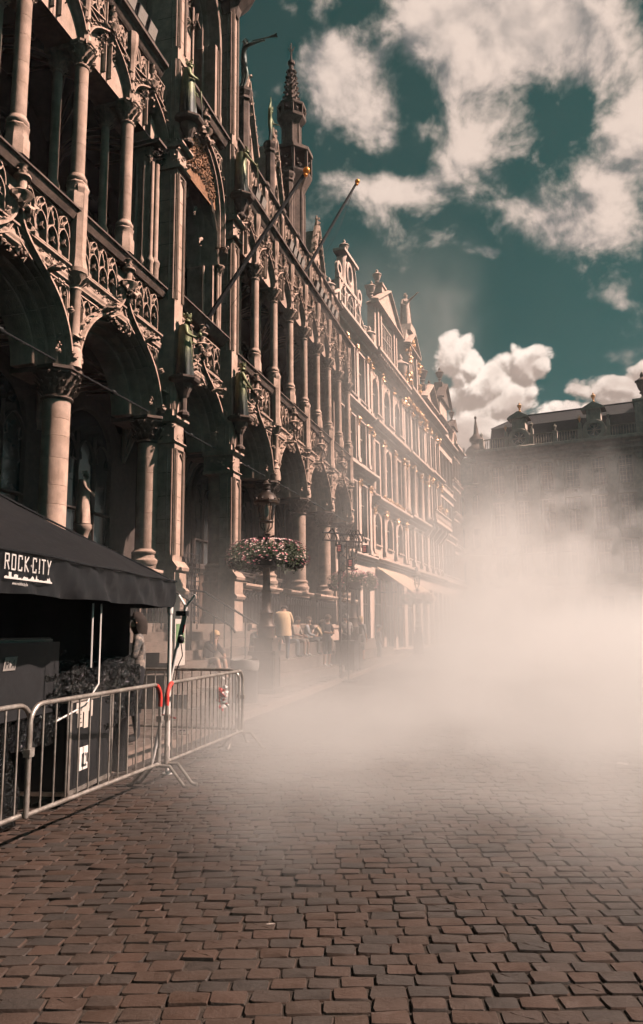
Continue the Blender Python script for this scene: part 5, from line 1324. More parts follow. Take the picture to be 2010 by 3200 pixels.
statue('saint_statue', 'large pale stone saint with outstretched arm atop the gilded guild house gable', (sp_[0], sp_[1], 29.1), RA-PI/2-.9, SN, M_row[1], 1.9, True)
# --- house D: pediment house with a projecting balcony
Dh, w = shell('guild_house', 'sandstone guild house with stone balcony below a small pediment window', 27.6, 35., M_row[2], 21.9)
m = M_row[2]
bays = [(.7, 1.9), (3.0, 4.4), (5.5, 6.7)]
shopfront(Dh, w, m, [(.5, 2.1), (2.8, 4.6), (5.3, 6.9)], 6.7)
storey(Dh, w, 6.7, 11.2, [(a, b, 7.5, 10.3) for a, b in bays], m)
storey(Dh, w, 11.2, 16.6, [(a, b, 12.2, 16.0) for a, b in bays], m)
storey(Dh, w, 16.6, 21.9, [(a, b, 17.3, 20.6) for a, b in bays], m)
for y in (.28, 2.45, 4.95, 7.1):
    for z0, z1 in ((6.9, 10.9), (11.9, 16.2), (17.0, 21.2)): p = MB(); pilaster(p, y, .36, z0, z1, .2); p.build('pilaster', m, Dh)
p = MB(); p.extr_x([(2.5, 16.35), (4.9, 16.35), (3.7, 17.2)], -.1, .4); p.build('window_pediment', m, Dh)
for z, out, h in ((16.2, .7, .6), (21.2, 1.1, .95)):
    c = MB(); cornice(c, -.05, w+.05, z, out, h); c.build('cornice', m, Dh)
bl = MB(); bl.extr_y([(0, 10.7), (.4, 10.8), (.9, 11.2), (1.35, 11.3), (1.35, 11.5), (0, 11.5)], -1.5, 6.6)
for y in (-1., 1., 3., 5., 6.2): bl.extr_y([(0, 9.9), (.3, 10.0), (1.0, 10.9), (1.0, 11.2), (0, 11.2)], y-.18, y+.18)
bl.build('balcony_slab', m, Dh); balustrade(Dh, -1.5, 6.6, 11.5, 12.5, 1.2, m, .3)
gilt(Dh, [(.3, y, z, .1, .2, .3) for y in (.28, 2.45, 4.95, 7.1) for z in (15.9, 20.9)]+[(1.2, y, 12.9, .12, .2, .35) for y in (1.2, 3.8)], .14, 16)
gd = gable_poly(Dh, [(.6, 22.0), (1.6, 23.0), (1.9, 24.2), (3.7, 25.8), (5.5, 24.2), (5.8, 23.0), (6.8, 22.0)], -.7, -.02, m); t = MB(); t.bar([(.4, 23.9), (3.7, 26.0), (7.0, 23.9)], .3, -.2, .5); t.bar([(.4, 23.8), (7.0, 23.8)], .25, -.2, .45); t.build('gable_moulding', m, gd)
urn(Dh, 2.1, 25.5, -.3, 2.2, M_dark); urn(Dh, 5.2, 25.3, -.3, 1.8, M_dark)
ped = MB(); ped.box(-.9, 0, 1.7, 2.5, 24.2, 25.5); ped.build('urn_pedestal', M_dark, Dh); ped = MB(); ped.box(-.9, 0, 4.9, 5.5, 24.2, 25.3); ped.build('urn_pedestal', M_dark, Dh)
# --- houses E and F: window grids
def grid_house(label, u0, u1, mat, top, nb, levels, gable):
    r, w = shell('guild_house', label, u0, u1, mat, top); pitch = w/nb
    shopfront(r, w, mat, [(k*pitch+.25, (k+1)*pitch-.25) for k in range(nb)], 6.6)
    for (z0, z1, a, b) in levels:
        storey(r, w, z0, z1, [(k*pitch+.22, (k+1)*pitch-.22, a, b) for k in range(nb)], mat, (), 2, 3, surround=.05)
        c = MB(); cornice(c, -.05, w+.05, z1-.2, .35, .4); c.build('cornice', mat, r)
    c = MB(); cornice(c, -.1, w+.1, top-.4, .8, .8); c.build('cornice', mat, r)
    return r, w
Eh, w = grid_house('guild_house with large window grids under a narrow pedimented gable, near the row end'.replace('guild_house', 'guild house'), 35., 43.4, M_row[1], 21.6, 4, [(6.6, 11.4, 7.2, 10.9), (11.4, 15.9, 11.8, 15.3), (15.9, 21.2, 17.0, 20.3)], True)
ge = gable_poly(Eh, [(.5, 21.8), (1.2, 23.8), (2.0, 24.2), (2.2, 26.4), (6.2, 26.4), (6.4, 24.2), (7.2, 23.8), (7.9, 21.8)], -.7, -.02, M_row[1])
t = MB(); t.extr_x([(1.8, 26.4), (6.6, 26.4), (4.2, 28.3)], -.9, .3); t.bar([(1.6, 26.4), (4.2, 28.5), (6.8, 26.4)], .35, -.3, .6); t.bar([(.5, 24.0), (7.9, 24.0)], .3, -.1, .5); t.build('gable_moulding', M_dark, ge)
for y in (2.6, 3.9, 5.2): window(Eh, y-.45, y+.45, 22.2, 23.7, .03, True, 2, 2, depth=.08)
pe = MB(); pe.box(-.8, .1, 3.5, 4.9, 27.6, 28.7); pe.build('urn_pedestal', M_dark, Eh); urn(Eh, 4.2, 28.7, -.3, 1.9, M_dark)
Fh, w = grid_house('narrow guild house with small-paned windows at the far end of the row', 43.4, 49.3, M_row[2], 22.3, 3, [(6.6, 10.6, 7.2, 10.0), (10.6, 14.4, 11.2, 13.9), (14.4, 18.2, 15.0, 17.7), (18.2, 22.0, 18.9, 21.4)], False)
gf = gable_poly(Fh, [(.3, 22.3)]+bez((.3, 22.8), (1.4, 23), (1.6, 24.2), (1.8, 25.2), 6)+[(4.1, 25.2)]+bez((4.1, 25.2), (4.3, 24.2), (4.5, 23), (5.6, 22.8), 6)+[(5.6, 22.3)], -.6, -.02, M_row[2])
t = MB(); t.extr_x([(1.4, 25.2), (4.5, 25.2), (2.95, 26.4)], -.6, .2); t.build('gable_moulding', M_dark, gf); urn(Fh, 2.95, 26.3, -.3, 1.5, M_dark); window(Fh, 2.3, 3.6, 22.8, 24.6, .03, True, 2, 2, depth=.08)
# iron ring bracket near the row end
q = rowpt(47, .0); ib = thing('ring_bracket', 'black iron ring bracket jutting from the last guild house', 'bracket', (q[0], q[1], 22.6), RA)
b = MB(); b.tube([(0, 0, 0), (.9, 0, 0)], .04, 6); b.archring(0, 0, [(.34, -.03), (.34, .03), (.42, .03), (.42, -.03)], 0, 2*PI, 18); b.v = [(v[0]+.9 if abs(v[0]) <= .031 and math.hypot(v[1], v[2]) > .3 else v[0], v[1], v[2]) for v in b.v]
b.build('iron_ring', M_iron, ib)
# awning of a cafe in front of house B
aw = thing('cafe_awning', 'beige cafe awning sloping out below the arched guild house', 'awning', rowpt(8.4), RA)
b = MB(); b.add([(.1, 1., 6.0), (.1, 9.4, 6.0), (2.6, 9.4, 4.2), (2.6, 1., 4.2), (.1, 1., 5.96), (.1, 9.4, 5.96), (2.6, 9.4, 4.16), (2.6, 1., 4.16)], [(0, 1, 2, 3), (7, 6, 5, 4), (0, 3, 7, 4), (1, 5, 6, 2), (3, 2, 6, 7)]); b.build('cloth', M_awning, aw)
b = MB(); b.box(2.58, 2.62, 1., 9.4, 3.75, 4.18); b.build('valance', M_awning, aw); [MB().tube([(.1, y_, 4.2), (2.5, y_, 4.2)], .03, 5).build('arm', M_iron, aw) for y_ in (1.2, 9.2)]
# ------------------------------------------------------------------ the long palace closing the square
FA = R_(-10)
FP = thing('baroque_palace', 'long grey baroque palace with mansard roof, pilasters and round dormers closing the square', 'building', (-6.37, 95., 0), FA-PI/2)
# local axes: +X towards the square (outward), +Y to the right along the front
def U(u): return u
LEN = 34.
m = M_pal
PMAT[FP.name] = m
wc = [2.5+2.94*k for k in range(11)]
levels = [(.0, 6.4, .3, 5.2), (6.4, 12.2, 7.6, 11.5), (12.2, 17.3, 12.7, 16.8), (17.3, 21.7, 17.9, 21.3)]
b = MB(); b.box(-12, -.5, 0, LEN, 0, 23.2); b.build('palace_body', m, FP)
for z0, z1, a, c in levels:
    wins = [(U(u)-.75, U(u)+.75, a, c) for u in wc]
    wall_with_holes(0, LEN, z0, z1, wins, 0, .5).build('wall', m, FP)
    for w_ in wins: window(FP, *w_, 0, False, 2, 2, M_pal, small=4, depth=.3)
pil = [1.0+2.94*k for k in range(12)]
for u in pil:
    p = MB(); pilaster(p, U(u), .95, 6.6, 21.7, .28); p.lathe(.2, U(u), [(.3, 20.6), (.5, 21.2), (.55, 21.3)], 8); p.foliage((.3, U(u), 21.0), (.15, .4, .2), 16, .12, rng); p.build('pilaster', m, FP)
for z, out, h in ((6.0, .5, .6), (21.65, .45, .5), (22.2, 1.1, 1.3)):
    c = MB(); cornice(c, -.15, LEN, z, out, h); c.build('cornice', m, FP)
for k in (3, 4, 5):          # balconies between the upper storeys
    balustrade(FP, U(wc[k])-.85, U(wc[k])+.85, 16.9, 17.9, .45, m, .22); s = MB(); s.box(-.1, .6, U(wc[k])-.95, U(wc[k])+.95, 16.78, 16.9); s.build('balcony_slab', m, FP)
    balustrade(FP, U(wc[k])-.85, U(wc[k])+.85, 11.7, 12.6, .45, m, .22); s = MB(); s.box(-.1, .6, U(wc[k])-.95, U(wc[k])+.95, 11.58, 11.7); s.build('balcony_slab', m, FP)
for u in wc: g = MB(); g.foliage((.1, U(u), 17.35), (.08, .4, .22), 14, .12, rng); g.build('festoon', m, FP)
# attic balustrade, round dormers, mansard roof
segs = [(1.0, 4.0), (6.6, 9.3), (9.9, 12.4), (15.6, 18.6)]
for a, c in segs: balustrade(FP, a, c, 23.55, 24.85, .25, m, .30)
for u in (.7, 9.6):
    pd = MB(); pd.box(-.2, .45, U(u)-.25, U(u)+.25, 23.5, 25.0); pd.build('pedestal', m, FP); urn(FP, U(u), 25.0, .12, .9, m, 'ball_finial')
for u in (5.3, 14.05):
    d = MB(); y = U(u); d.box(-2.5, .1, y-1.35, y+1.35, 23.5, 24.6); d.archring(y, 24.6, [(0, -2.5), (0, .1), (1.35, .1), (1.35, -2.5)], 0, PI, 18)
    d.archring(y, 24.55, [(.78, .08), (.78, .3), (.95, .36), (1.25, .34), (1.32, .12)], 0, 2*PI, 24)
    d.box(-1.6, .05, y-.8, y+.8, 25.8, 27.2); d.extr_x([(y-1.35, 27.1), (y+1.35, 27.1), (y+1.2, 27.35), (y, 28.0), (y-1.2, 27.35)], -1.8, .35); d.box(-.1, .35, y-1.75, y-1.4, 23.5, 25.6); d.box(-.1, .35, y+1.4, y+1.75, 23.5, 25.6)
    o = d.build('round_dormer', m, FP); f = MB()
    for k in range(4): a = k*PI/4; f.bar([(y+.8*math.cos(a), 24.55+.8*math.sin(a)), (y-.8*math.cos(a), 24.55-.8*math.sin(a))], .08 if k % 2 else .13, .12, .2)
    f.build('oculus_bars', M_wframe, o); f = MB(); f.archring(y, 24.55, [(0, .11), (.8, .11), (.8, .14), (0, .14)], 0, 2*PI, 20); f.build('pane', M_glass, o)
    for s in (-1, 1): urn(FP, y+s*1.58, 25.6, .1, .9, M_gilt if s < 0 else m, 'shell_finial')
    urn(FP, y, 28.3, -1.2, 1.2, M_gilt, 'gilt_finial')
rf = MB(); e = 1.4
rf.add([(-.6, U(e), 23.4), (-.6, U(LEN), 23.4), (-1.6, U(LEN), 26.6), (-1.6, U(e+.2), 26.6), (-4.6, U(LEN), 28.6), (-4.6, U(4.7), 28.6), (-11, U(e), 23.4), (-10, U(e+.2), 26.6)], [(0, 1, 2, 3), (3, 2, 4, 5), (0, 3, 7, 6), (3, 5, 7)])
rf.build('roof', M_slate, FP)
rd = MB(); rd.tube([(-4.6, U(4.7), 28.62), (-4.6, U(LEN), 28.62)], .12, 6); rd.tube([(-4.6, U(4.7), 28.62), (-1.6, U(1.6), 26.62)], .1, 6); rd.build('ridge_roll', M_iron, FP)
# the curved pediment block at the right end of the view
cb = MB(); cb.box(-3, .3, 18.6, 27, 22, 27.3); cb.extr_y([(-3, 27.2), (.3, 27.2), (.5, 27.4), (.5, 27.6), (-3, 27.8)], 18.4, 27.2); cb.archring(U(23.2), 23.3, [(2.6, .2), (2.6, .6), (3.3, .7), (3.3, .2)], 0, PI, 20, .9); cbo = cb.build('centre_block', m, FP)
urn(FP, U(19.6), 27.7, -1., 3.4, M_dark, 'stone_vase')
# ------------------------------------------------------------------ dark house with onion spire in the corner
SH = thing('spired_house', 'dark distant house with onion spire and curved gable between row and palace', 'building', (-9.3, 112., 0), R_(-8)-PI/2)
m2 = M_pal; PMAT[SH.name] = m2
b = MB(); b.box(-10, -.3, -9, 3.5, 0, 22.5); b.build('house_body', m2, SH)
wall_with_holes(-9, 3.5, 0, 22.5, [(y-.8, y+.8, z, z+3) for y in (-6.8, -4, -1.2, 1.6) for z in (8, 13, 18)], 0, .3).build('wall', m2, SH)
for y in (-6.8, -4, -1.2, 1.6):
    for z in (8, 13, 18): window(SH, y-.8, y+.8, z, z+3, 0, z == 18, 2, 2, M_pal, .2)
c = MB(); cornice(c, -9, 3.5, 21.9, .5, .7); c.build('cornice', m2, SH)
gp = [(-4.6, 22.5)]+bez((-4.6, 23.4), (-3.6, 23.4), (-2.6, 24.6), (-1.8, 26.6), 8)+[(1.2, 26.6)]+bez((1.2, 26.6), (1.6, 24.6), (2.2, 23.4), (3.2, 23.4), 8)+[(3.2, 22.5)]
gable_poly(SH, gp, -.8, .05, m2)
urn(SH, -4.2, 23.6, -.3, 2.2, m2); urn(SH, -1.6, 26.5, -.3, 2.0, m2)
sp = MB(); sp.lathe(-1.0, 1.6, [(1.25, 22), (1.25, 25.6), (1.6, 25.8), (1.6, 26.0), (1.2, 26.3), (1.7, 27.2), (1.75, 27.6), (1.2, 28.3), (.75, 28.6), (.75, 29.0), (1.05, 29.3), (1.0, 29.7), (.55, 30.1), (.42, 30.3), (.28, 31.4), (.10, 32.6), (.2, 32.7), (.2, 32.9), (.05, 33.1)], 12)
sp.build('onion_spire', M_dark, SH, smooth=50)
sp = MB(); sp.lathe(-1.0, -1.4, [(.5, 22), (.5, 26.2), (.8, 26.6), (.7, 27.0), (.35, 27.3), (.2, 28.5), (.05, 29.2)], 10); sp.build('small_spire', M_dark, SH, smooth=50)
# plain houses farther behind close the skyline
def far_house(label, loc, rz, w, d, h):
    r = thing('distant_house', label, 'building', loc, rz); PMAT[r.name] = M_pal
    b = MB(); b.box(-d, -.3, -w/2, w/2, 0, h); b.build('house_body', M_pal, r); nb = int(w/2.6)
    hs = [(-w/2+(k+.5)*w/nb-.6, -w/2+(k+.5)*w/nb+.6, z, z+2.4) for k in range(nb) for z in (2, 6.5, 11)]
    wall_with_holes(-w/2, w/2, 0, h, hs, 0, .3).build('wall', M_pal, r)
    for q in hs: window(r, *q, 0, False, 2, 2, M_pal, .2)
    rf = MB(); rf.extr_y([(.3, h), (-d/2, h+5), (-d-.3, h)], -w/2-.3, w/2+.3); rf.build('roof', M_slate, r)
far_house('plain distant house behind the spired house at the square corner', (-4, 132, 0), R_(-90), 24, 9, 17)
# ------------------------------------------------------------------ street lamps with flower baskets
M_leaf = pmat('petunia_leaves', (.045, .062, .025), .6, 0, .3, 8, (.025, .04, .018), island=.35)
M_pink = pmat('pink_blossom', (.62, .22, .24), .6, 0, .2, 8, island=.3)
M_pale = pmat('pale_blossom', (.75, .55, .50), .6, 0, .1, 8, island=.2)
def lamp(label, loc, seed):
    rg = random.Random(seed); r = thing('street_lamp', label, 'street lamp', loc, 0, 'lamp posts along the pavement')
    b = MB(); b.box(-.34, .34, -.34, .34, 0, .12); b.box(-.28, .28, -.28, .28, .12, .95); b.box(-.36, .36, -.36, .36, .95, 1.05); b.box(-.24, .24, -.24, .24, 1.05, 1.32); b.box(-.28, .28, -.28, .28, 1.32, 1.38)
    for s in (-1, 1):
        for z0, z1 in ((.2, .88),):
            b.box(s*.28-.015, s*.28+.015, -.2, -.17, z0, z1); b.box(s*.28-.015, s*.28+.015, .17, .2, z0, z1)
            b.box(-.2, -.17, s*.28-.015, s*.28+.015, z0, z1); b.box(.17, .2, s*.28-.015, s*.28+.015, z0, z1)
    b.build('pedestal', M_lampiron, r)
    p = MB(); p.lathe(0, 0, [(.22, 1.38), (.20, 1.6), (.24, 1.66), (.18, 1.75), (.16, 1.95), (.19, 2.0), (.12, 2.1), (.11, 2.5), (.14, 2.55), (.10, 2.6), (.085, 3.4), (.12, 3.45), (.08, 3.5), (.07, 3.95), (.11, 4.0), (.05, 4.05)], 14)
    p.foliage((0, 0, 2.25), (.11, .11, .14), 26, .035, rg)
    for k in range(4): a = k*PI/2; p.tube([(0, 0, 3.9), (.22*math.cos(a), .22*math.sin(a), 3.95)], .03, 6)
    p.build('post', M_lampiron, r, smooth=40)
    y = MB()
    for k in range(4):
        a = k*PI/2+PI/4; y.tube([(.02*math.cos(a), .02*math.sin(a), 4.05), (.16*math.cos(a), .16*math.sin(a), 4.2), (.17*math.cos(a), .17*math.sin(a), 4.35)], .018, 5)
        y.tube([(.17*math.cos(a), .17*math.sin(a), 4.32), (.245*math.cos(a), .245*math.sin(a), 4.80)], .016, 5)
    y.lathe(0, 0, [(.18, 4.31), (.19, 4.33), (.18, 4.36)], 16); y.build('lantern_frame', M_lampiron, r, smooth=40)
    g = MB(); n = 12; vs = []
    for rr, z in ((.165, 4.35), (.24, 4.80)):
        for k in range(n): a = 2*PI*k/n; vs.append((rr*math.cos(a), rr*math.sin(a), z))
    g.add(vs, [(k, (k+1) % n, n+(k+1) % n, n+k) for k in range(n)]); g.build('lantern_glass', M_lampglass, r, smooth=60)
    bl = MB(); bl.lathe(0, 0, [(.03, 4.45), (.06, 4.52), (.07, 4.6), (.05, 4.68), (.03, 4.74), (.03, 4.8)], 10); bl.build('bulb', M_bulb, r, smooth=60)
    h = MB(); h.lathe(0, 0, [(.25, 4.79), (.33, 4.80), (.34, 4.86), (.30, 4.88), (.27, 4.96), (.20, 5.05), (.12, 5.10), (.10, 5.16), (.13, 5.18), (.10, 5.21), (.10, 5.28), (.13, 5.30), (.08, 5.34), (.03, 5.42)], 18)
    for k in range(12): a = k*PI/6; h.lump((.33*math.cos(a), .33*math.sin(a), 4.9), .03, .03, .04, rg, False)
    h.build('lantern_hood', M_lampiron, r, smooth=40)
    # hanging baskets all round the post
    R0 = .72
    bk = MB()
    for k in range(4): a = k*PI/2+.3; bk.tube([(.08*math.cos(a), .08*math.sin(a), 3.42), (R0*math.cos(a), R0*math.sin(a), 3.52)], .022, 6); bk.lathe(R0*math.cos(a), R0*math.sin(a), [(.05, 3.08), (.24, 3.14), (.30, 3.35), (.31, 3.36)], 12)
    bk.build('basket', M_iron, r, smooth=50)
    f = MB(); fl = [MB(), MB()]
    def mound(a):
        """uneven outline of the planting: how far it swells and hangs at this angle"""
        return 1+.13*math.sin(3*a+seed)+.10*math.sin(5*a+2.1*seed)+.07*math.sin(11*a)
    for _ in range(6400):
        a = rg.uniform(0, 2*PI); k = mound(a); t = rg.random()**.6; ph = rg.uniform(-1.35, PI/2)
        rad = R0*.84+.40*k*t*math.cos(ph); z = 3.38+(.40 if ph > 0 else .34*k)*t*math.sin(ph)
        if rg.random() < .22: rad = rg.uniform(.12, R0); z = 3.42+rg.uniform(-.02, .30)
        q = Vector((rad*math.cos(a), rad*math.sin(a), z)); s = rg.uniform(.022, .046)
        d = Vector((rg.gauss(0, 1), rg.gauss(0, 1), rg.gauss(.3, .8))).normalized(); e = d.orthogonal().normalized()*s*.6
        f.add([tuple(q-e*.2), tuple(q+d*s*.6+e), tuple(q+d*s*1.5), tuple(q+d*s*.6-e)], [(0, 1, 2), (0, 2, 3)])
    for _ in range(950):
        a = rg.uniform(0, 2*PI); k = mound(a); ph = rg.uniform(-.7, PI/2)
        if math.sin(7*a+seed)+.8*math.sin(13*a) < rg.uniform(-1.6, .6): continue
        rad = R0*.84+.42*k*math.cos(ph); z = 3.40+(.42 if ph > 0 else .34*k)*math.sin(ph)
        if rg.random() < .3: rad = rg.uniform(.15, R0*.9); z = 3.46+rg.uniform(.15, .32)
        q = Vector((rad*math.cos(a), rad*math.sin(a), z)); s = rg.uniform(.024, .038); m = fl[0 if rg.random() < .5 else 1]
        up = Vector((math.cos(a)*.6, math.sin(a)*.6, .8)).normalized(); e1 = up.orthogonal().normalized(); e2 = up.cross(e1)
        vs = [tuple(q)]+[tuple(q+(e1*math.cos(k*2*PI/5)+e2*math.sin(k*2*PI/5))*s+up*s*.5) for k in range(5)]; m.add(vs, [(0, 1+k, 1+(k+1) % 5) for k in range(5)])
    fo = f.build('foliage', M_leaf, r); fo['kind'] = 'stuff'
    for m, mt in zip(fl, (M_pink, M_pale)): o = m.build('blossoms', mt, r); o['kind'] = 'stuff'
    return r
lamp('tall bronze lamp post with lush pink flower baskets, nearest to the camera', (-6.62, 18.3, .085), 1)
lamp('hazy bronze lamp post with flower baskets beside the standing man, second from camera', (-7.05, 29.6, .085), 2)
lamp('faint smoky lamp post in front of the cafe awning, farthest of the three', (-7.2, 47.5, .085), 5)
# ------------------------------------------------------------------ black canopy tent
FRc = Vector((-4.25, 8.45)); dn = Vector((.15, -.989)).normalized(); inn = Vector((-.989, -.15)).normalized()
TENT = thing('canopy_tent', 'black pop-up canopy tent with white printed lettering on its valance', 'tent', (FRc.x, FRc.y, 0))
def tp(a, b, z): q = dn*a+inn*b; return (q.x, q.y, z)
TL, TD, ZE, ZV, ZA = 4.6, 3.0, 2.24, 1.94, 3.22
rf = MB(); n = 10
def roofz(s, t):
    e = min(s, 1-s, t, 1-t)*2; return ZE+(ZA-ZE)*(e**.92)-.05*math.sin(PI*e)
nn = 56; vs = []
rgt = random.Random(4)
for i in range(nn+1):
    for j in range(nn+1):
        s, t = i/nn, j/nn; z = roofz(s, t)+.012*math.sin(9*s+5*t)*math.sin(7*t)+(mnoise.noise(Vector((s*9, t*6, 1)))*.02+mnoise.noise(Vector((s*22, t*9, 4)))*.009)*min(1, 8*min(s, 1-s, t, 1-t)); vs.append(tp(s*TL, t*TD, z))
rf.add(vs, [(i*(nn+1)+j, i*(nn+1)+j+1, (i+1)*(nn+1)+j+1, (i+1)*(nn+1)+j) for i in range(nn) for j in range(nn)]); rf.build('canopy_roof', M_canopy, TENT, smooth=70)
def valance(pts, z0, z1):
    m = MB(); k = 120; vs = []
    for i in range(k+1):
        t = i/k; a = pts(t)
        for j in range(6):
            f = j/5; w = .022*math.sin(t*23+f*3)*f+.012*math.sin(t*61+f*5)+.03*mnoise.noise(Vector((t*14, f*2.2, z0)))*f+.014*mnoise.noise(Vector((t*40, f*3, z0+2)))
            vs.append((a[0]+w*1.0, a[1]+w*.3, z1+(z0-z1)*f-.012*math.sin(t*PI*4)**2))
    m.add(vs, [(i*6+j, i*6+j+1, (i+1)*6+j+1, (i+1)*6+j) for i in range(k) for j in range(5)]); return m
valance(lambda t: tp(t*TL, -.012, 0), ZV, ZE+.012).build('front_valance', M_canopy, TENT, smooth=70)
valance(lambda t: tp(-.012, t*TD, 0), ZV, ZE+.012).build('side_valance', M_canopy, TENT, smooth=70)
hem = MB(); hem.tube([tp(t*TL/20, -.03, ZE+.008+.006*math.sin(t)) for t in range(21)], .012, 5); hem.tube([tp(0, 0, ZE)]+[tp(TL*.5*k/8, TD*.5*k/8, roofz(.5*k/8, .5*k/8)+.012) for k in range(1, 9)], .012, 5); hem.build('seam_piping', M_canopy, TENT, smooth=60)
bw_ = MB(); bw_.add([tp(.05, TD-.05, .1), tp(TL, TD-.05, .1), tp(TL, TD-.05, ZE), tp(.05, TD-.05, ZE)], [(0, 1, 2, 3)])
bw_.build('back_wall', M_black, TENT, smooth=60)
bw_ = MB(); k = 40; vs = []
for i in range(k+1):
    t = i/k
    for z in (.04, .5, .95, 1.3, 1.6, 2.2): vs.append(tp(.10+.03*math.sin(t*38+z*.6)*(2.3-z), .50+t*(TD-.55), z))
bw_.add(vs, [(i*6+j, i*6+j+1, (i+1)*6+j+1, (i+1)*6+j) for i in range(k) for j in range(5)])
bw_.build('side_curtain', M_black, TENT, smooth=60)
q_ = tp(.03, .03, 0); lg = MB(); lg.lathe(q_[0], q_[1], [(.024, 0), (.024, 2.0)], 12); lg.lathe(q_[0], q_[1], [(.034, 1.86), (.034, 2.0)], 12); lg.lathe(q_[0], q_[1], [(.06, 0), (.06, .012)], 12); lg.build('leg', M_alu, TENT, smooth=40)
lg = MB(); lg.tube([tp(2.05, .12, 1.92), tp(2.05, .12, 1.32)], .009, 5); lg.tube([tp(1.86, .12, 1.92), tp(1.86, .12, 1.16), tp(2.1, .14, .98), tp(2.7, .14, .90)], .008, 5); lg.build('hanging_cord', M_alu, TENT, smooth=60)
# lettering printed on the valance
def text_mesh(s, size, sx=1.):
    cu = bpy.data.curves.new('t', 'FONT'); cu.body = s; cu.size = size; cu.extrude = 0.0; cu.offset = 0.0; cu.resolution_u = 3
    o = bpy.data.objects.new('t', cu); C.objects.link(o); dg = bpy.context.evaluated_depsgraph_get(); dg.update()
    me = bpy.data.meshes.new_from_object(o.evaluated_get(dg)); bpy.data.objects.remove(o); return me
def put_text(s, size, a, z, par, mat, sx=1., off=-.035, name='lettering', sy=1., shear=0.):
    me = text_mesh(s, size); me.materials.clear(); me.materials.append(mat); xs = [v.co.x for v in me.vertices]; w = max(xs)
    for v in me.vertices:
        x, y = v.co.x*sx, v.co.y*sy; q = tp(a-x-shear*y, off, z+y); v.co = q
    o = bpy.data.objects.new(name, me); C.objects.link(o); o.parent = par; return o
# white rectangles: block letters drawn as strokes, plus the web address in type
def strokes(mb, segs, a, z, w, h, th=.012, off=-.036):
    for (x0, y0, x1, y1) in segs:
        p0 = Vector(tp(a-x0*w, off, z+y0*h)); p1 = Vector(tp(a-x1*w, off, z+y1*h)); d = (p1-p0); l = d.length; d.normalize()
        up = Vector((inn.x, inn.y, 0)); sd = d.cross(up).normalized(); mb.obox(tuple((p0+p1)/2), d, sd, up, l/2+th*.4, th/2, .0015)
GL = {'R': [(0,0,0,1),(0,1,.8,1),(.8,1,.8,.55),(.8,.55,0,.5),(.45,.5,.9,0)], 'O': [(0,0,0,1),(0,1,.8,1),(.8,1,.8,0),(.8,0,0,0)], 'C': [(.8,.8,.8,1),(.8,1,0,1),(0,1,0,0),(0,0,.8,0),(.8,0,.8,.2)],
      'K': [(0,0,0,1),(.85,1,.05,.5),(.05,.5,.85,0)], 'I': [(.2,.25,.2,1),(.2,0,.2,.12)], 'T': [(0,1,.9,1),(.45,1,.45,0)], 'Y': [(0,1,.4,.5),(.9,1,.4,.45),(.42,.5,.3,0)]}
A0 = 3.92; lt = MB(); cw = .076; hh = .105; zb = 2.105; a = A0
for ch in 'ROCK': strokes(lt, GL[ch], a, zb, cw*.8, hh); a -= cw*1.22
a -= .028
for ch in 'CITY':
    strokes(lt, GL[ch], a, zb, cw*.8*(1 if ch != 'I' else .6), hh); a -= cw*(1.2 if ch != 'I' else .6)
lt.build('lettering', M_white, TENT); AEND = a
put_text('the', .032, A0-cw*1.22*4+.005, zb+.035, TENT, M_white, 1., -.036)
put_text('www.rockthecity.be', .034, A0-.11, 1.995, TENT, M_white, .82, -.036)
sk = MB(); W_ = A0-AEND; prof = [(0,.0),(0,.25),(.03,.4),(.08,.3),(.08,1.),(.11,.92),(.13,1.),(.135,.3),(.18,.3),(.18,.65),(.22,.75),(.26,.65),(.26,.25),(.31,.3),(.32,.5),(.38,.48),(.39,.62),(.41,.48),(.46,.45),(.47,.25),(.51,.3),(.54,.6),(.56,.8),(.58,.6),(.60,.3),(.62,.3),(.63,.45),(.645,1.05),(.66,.45),(.69,.4),(.70,.25),(.74,.35),(.80,.25),(.85,.35),(.88,.38),(.885,.7),(.91,.7),(.92,.5),(.935,.95),(.95,.5),(.97,.25),(1.,.2),(1.,.0)]
vs = [tp(A0-x*W_, -.036, 2.035+.05*z) for x, z in prof]; sk.add(vs, [tuple(range(len(vs)))]); sk.build('skyline_print', M_white, TENT)
# ------------------------------------------------------------------ equipment under the tent
def on(a, b, z=0): q = FRc+dn*a+inn*b; return (q.x, q.y, z)
bx = thing('mixing_desk_case', 'large black equipment case with grey MA plate under the tent', 'equipment case', on(2.9, 1.25), math.atan2(dn.y, dn.x))
b = MB(); b.box(-1.3, 1.2, -.5, .5, .85, 1.60); b.build('case_body', M_case, bx); b = MB(); b.box(-1.3, 1.2, .5, .52, 1.56, 1.585); b.build('trim_edge', M_grey, bx)
mon = MB(); mon.box(-.5, .35, .1, .16, 1.60, 1.9); mon.build('monitor', M_case, bx)
bl_ = thing('plastic_wrapped_table', 'black crumpled plastic sheeting wrapped over a table of cables behind the barrier', 'plastic sheet', on(1.9, .55))
def crumple(mb, f, nu, nv):
    vs = [f(i/nu, j/nv) for i in range(nu+1) for j in range(nv+1)]; mb.add(vs, [(i*(nv+1)+j, i*(nv+1)+j+1, (i+1)*(nv+1)+j+1, (i+1)*(nv+1)+j) for i in range(nu) for j in range(nv)])
def nz(p, s, k): return mnoise.noise(Vector(p)*s)*k
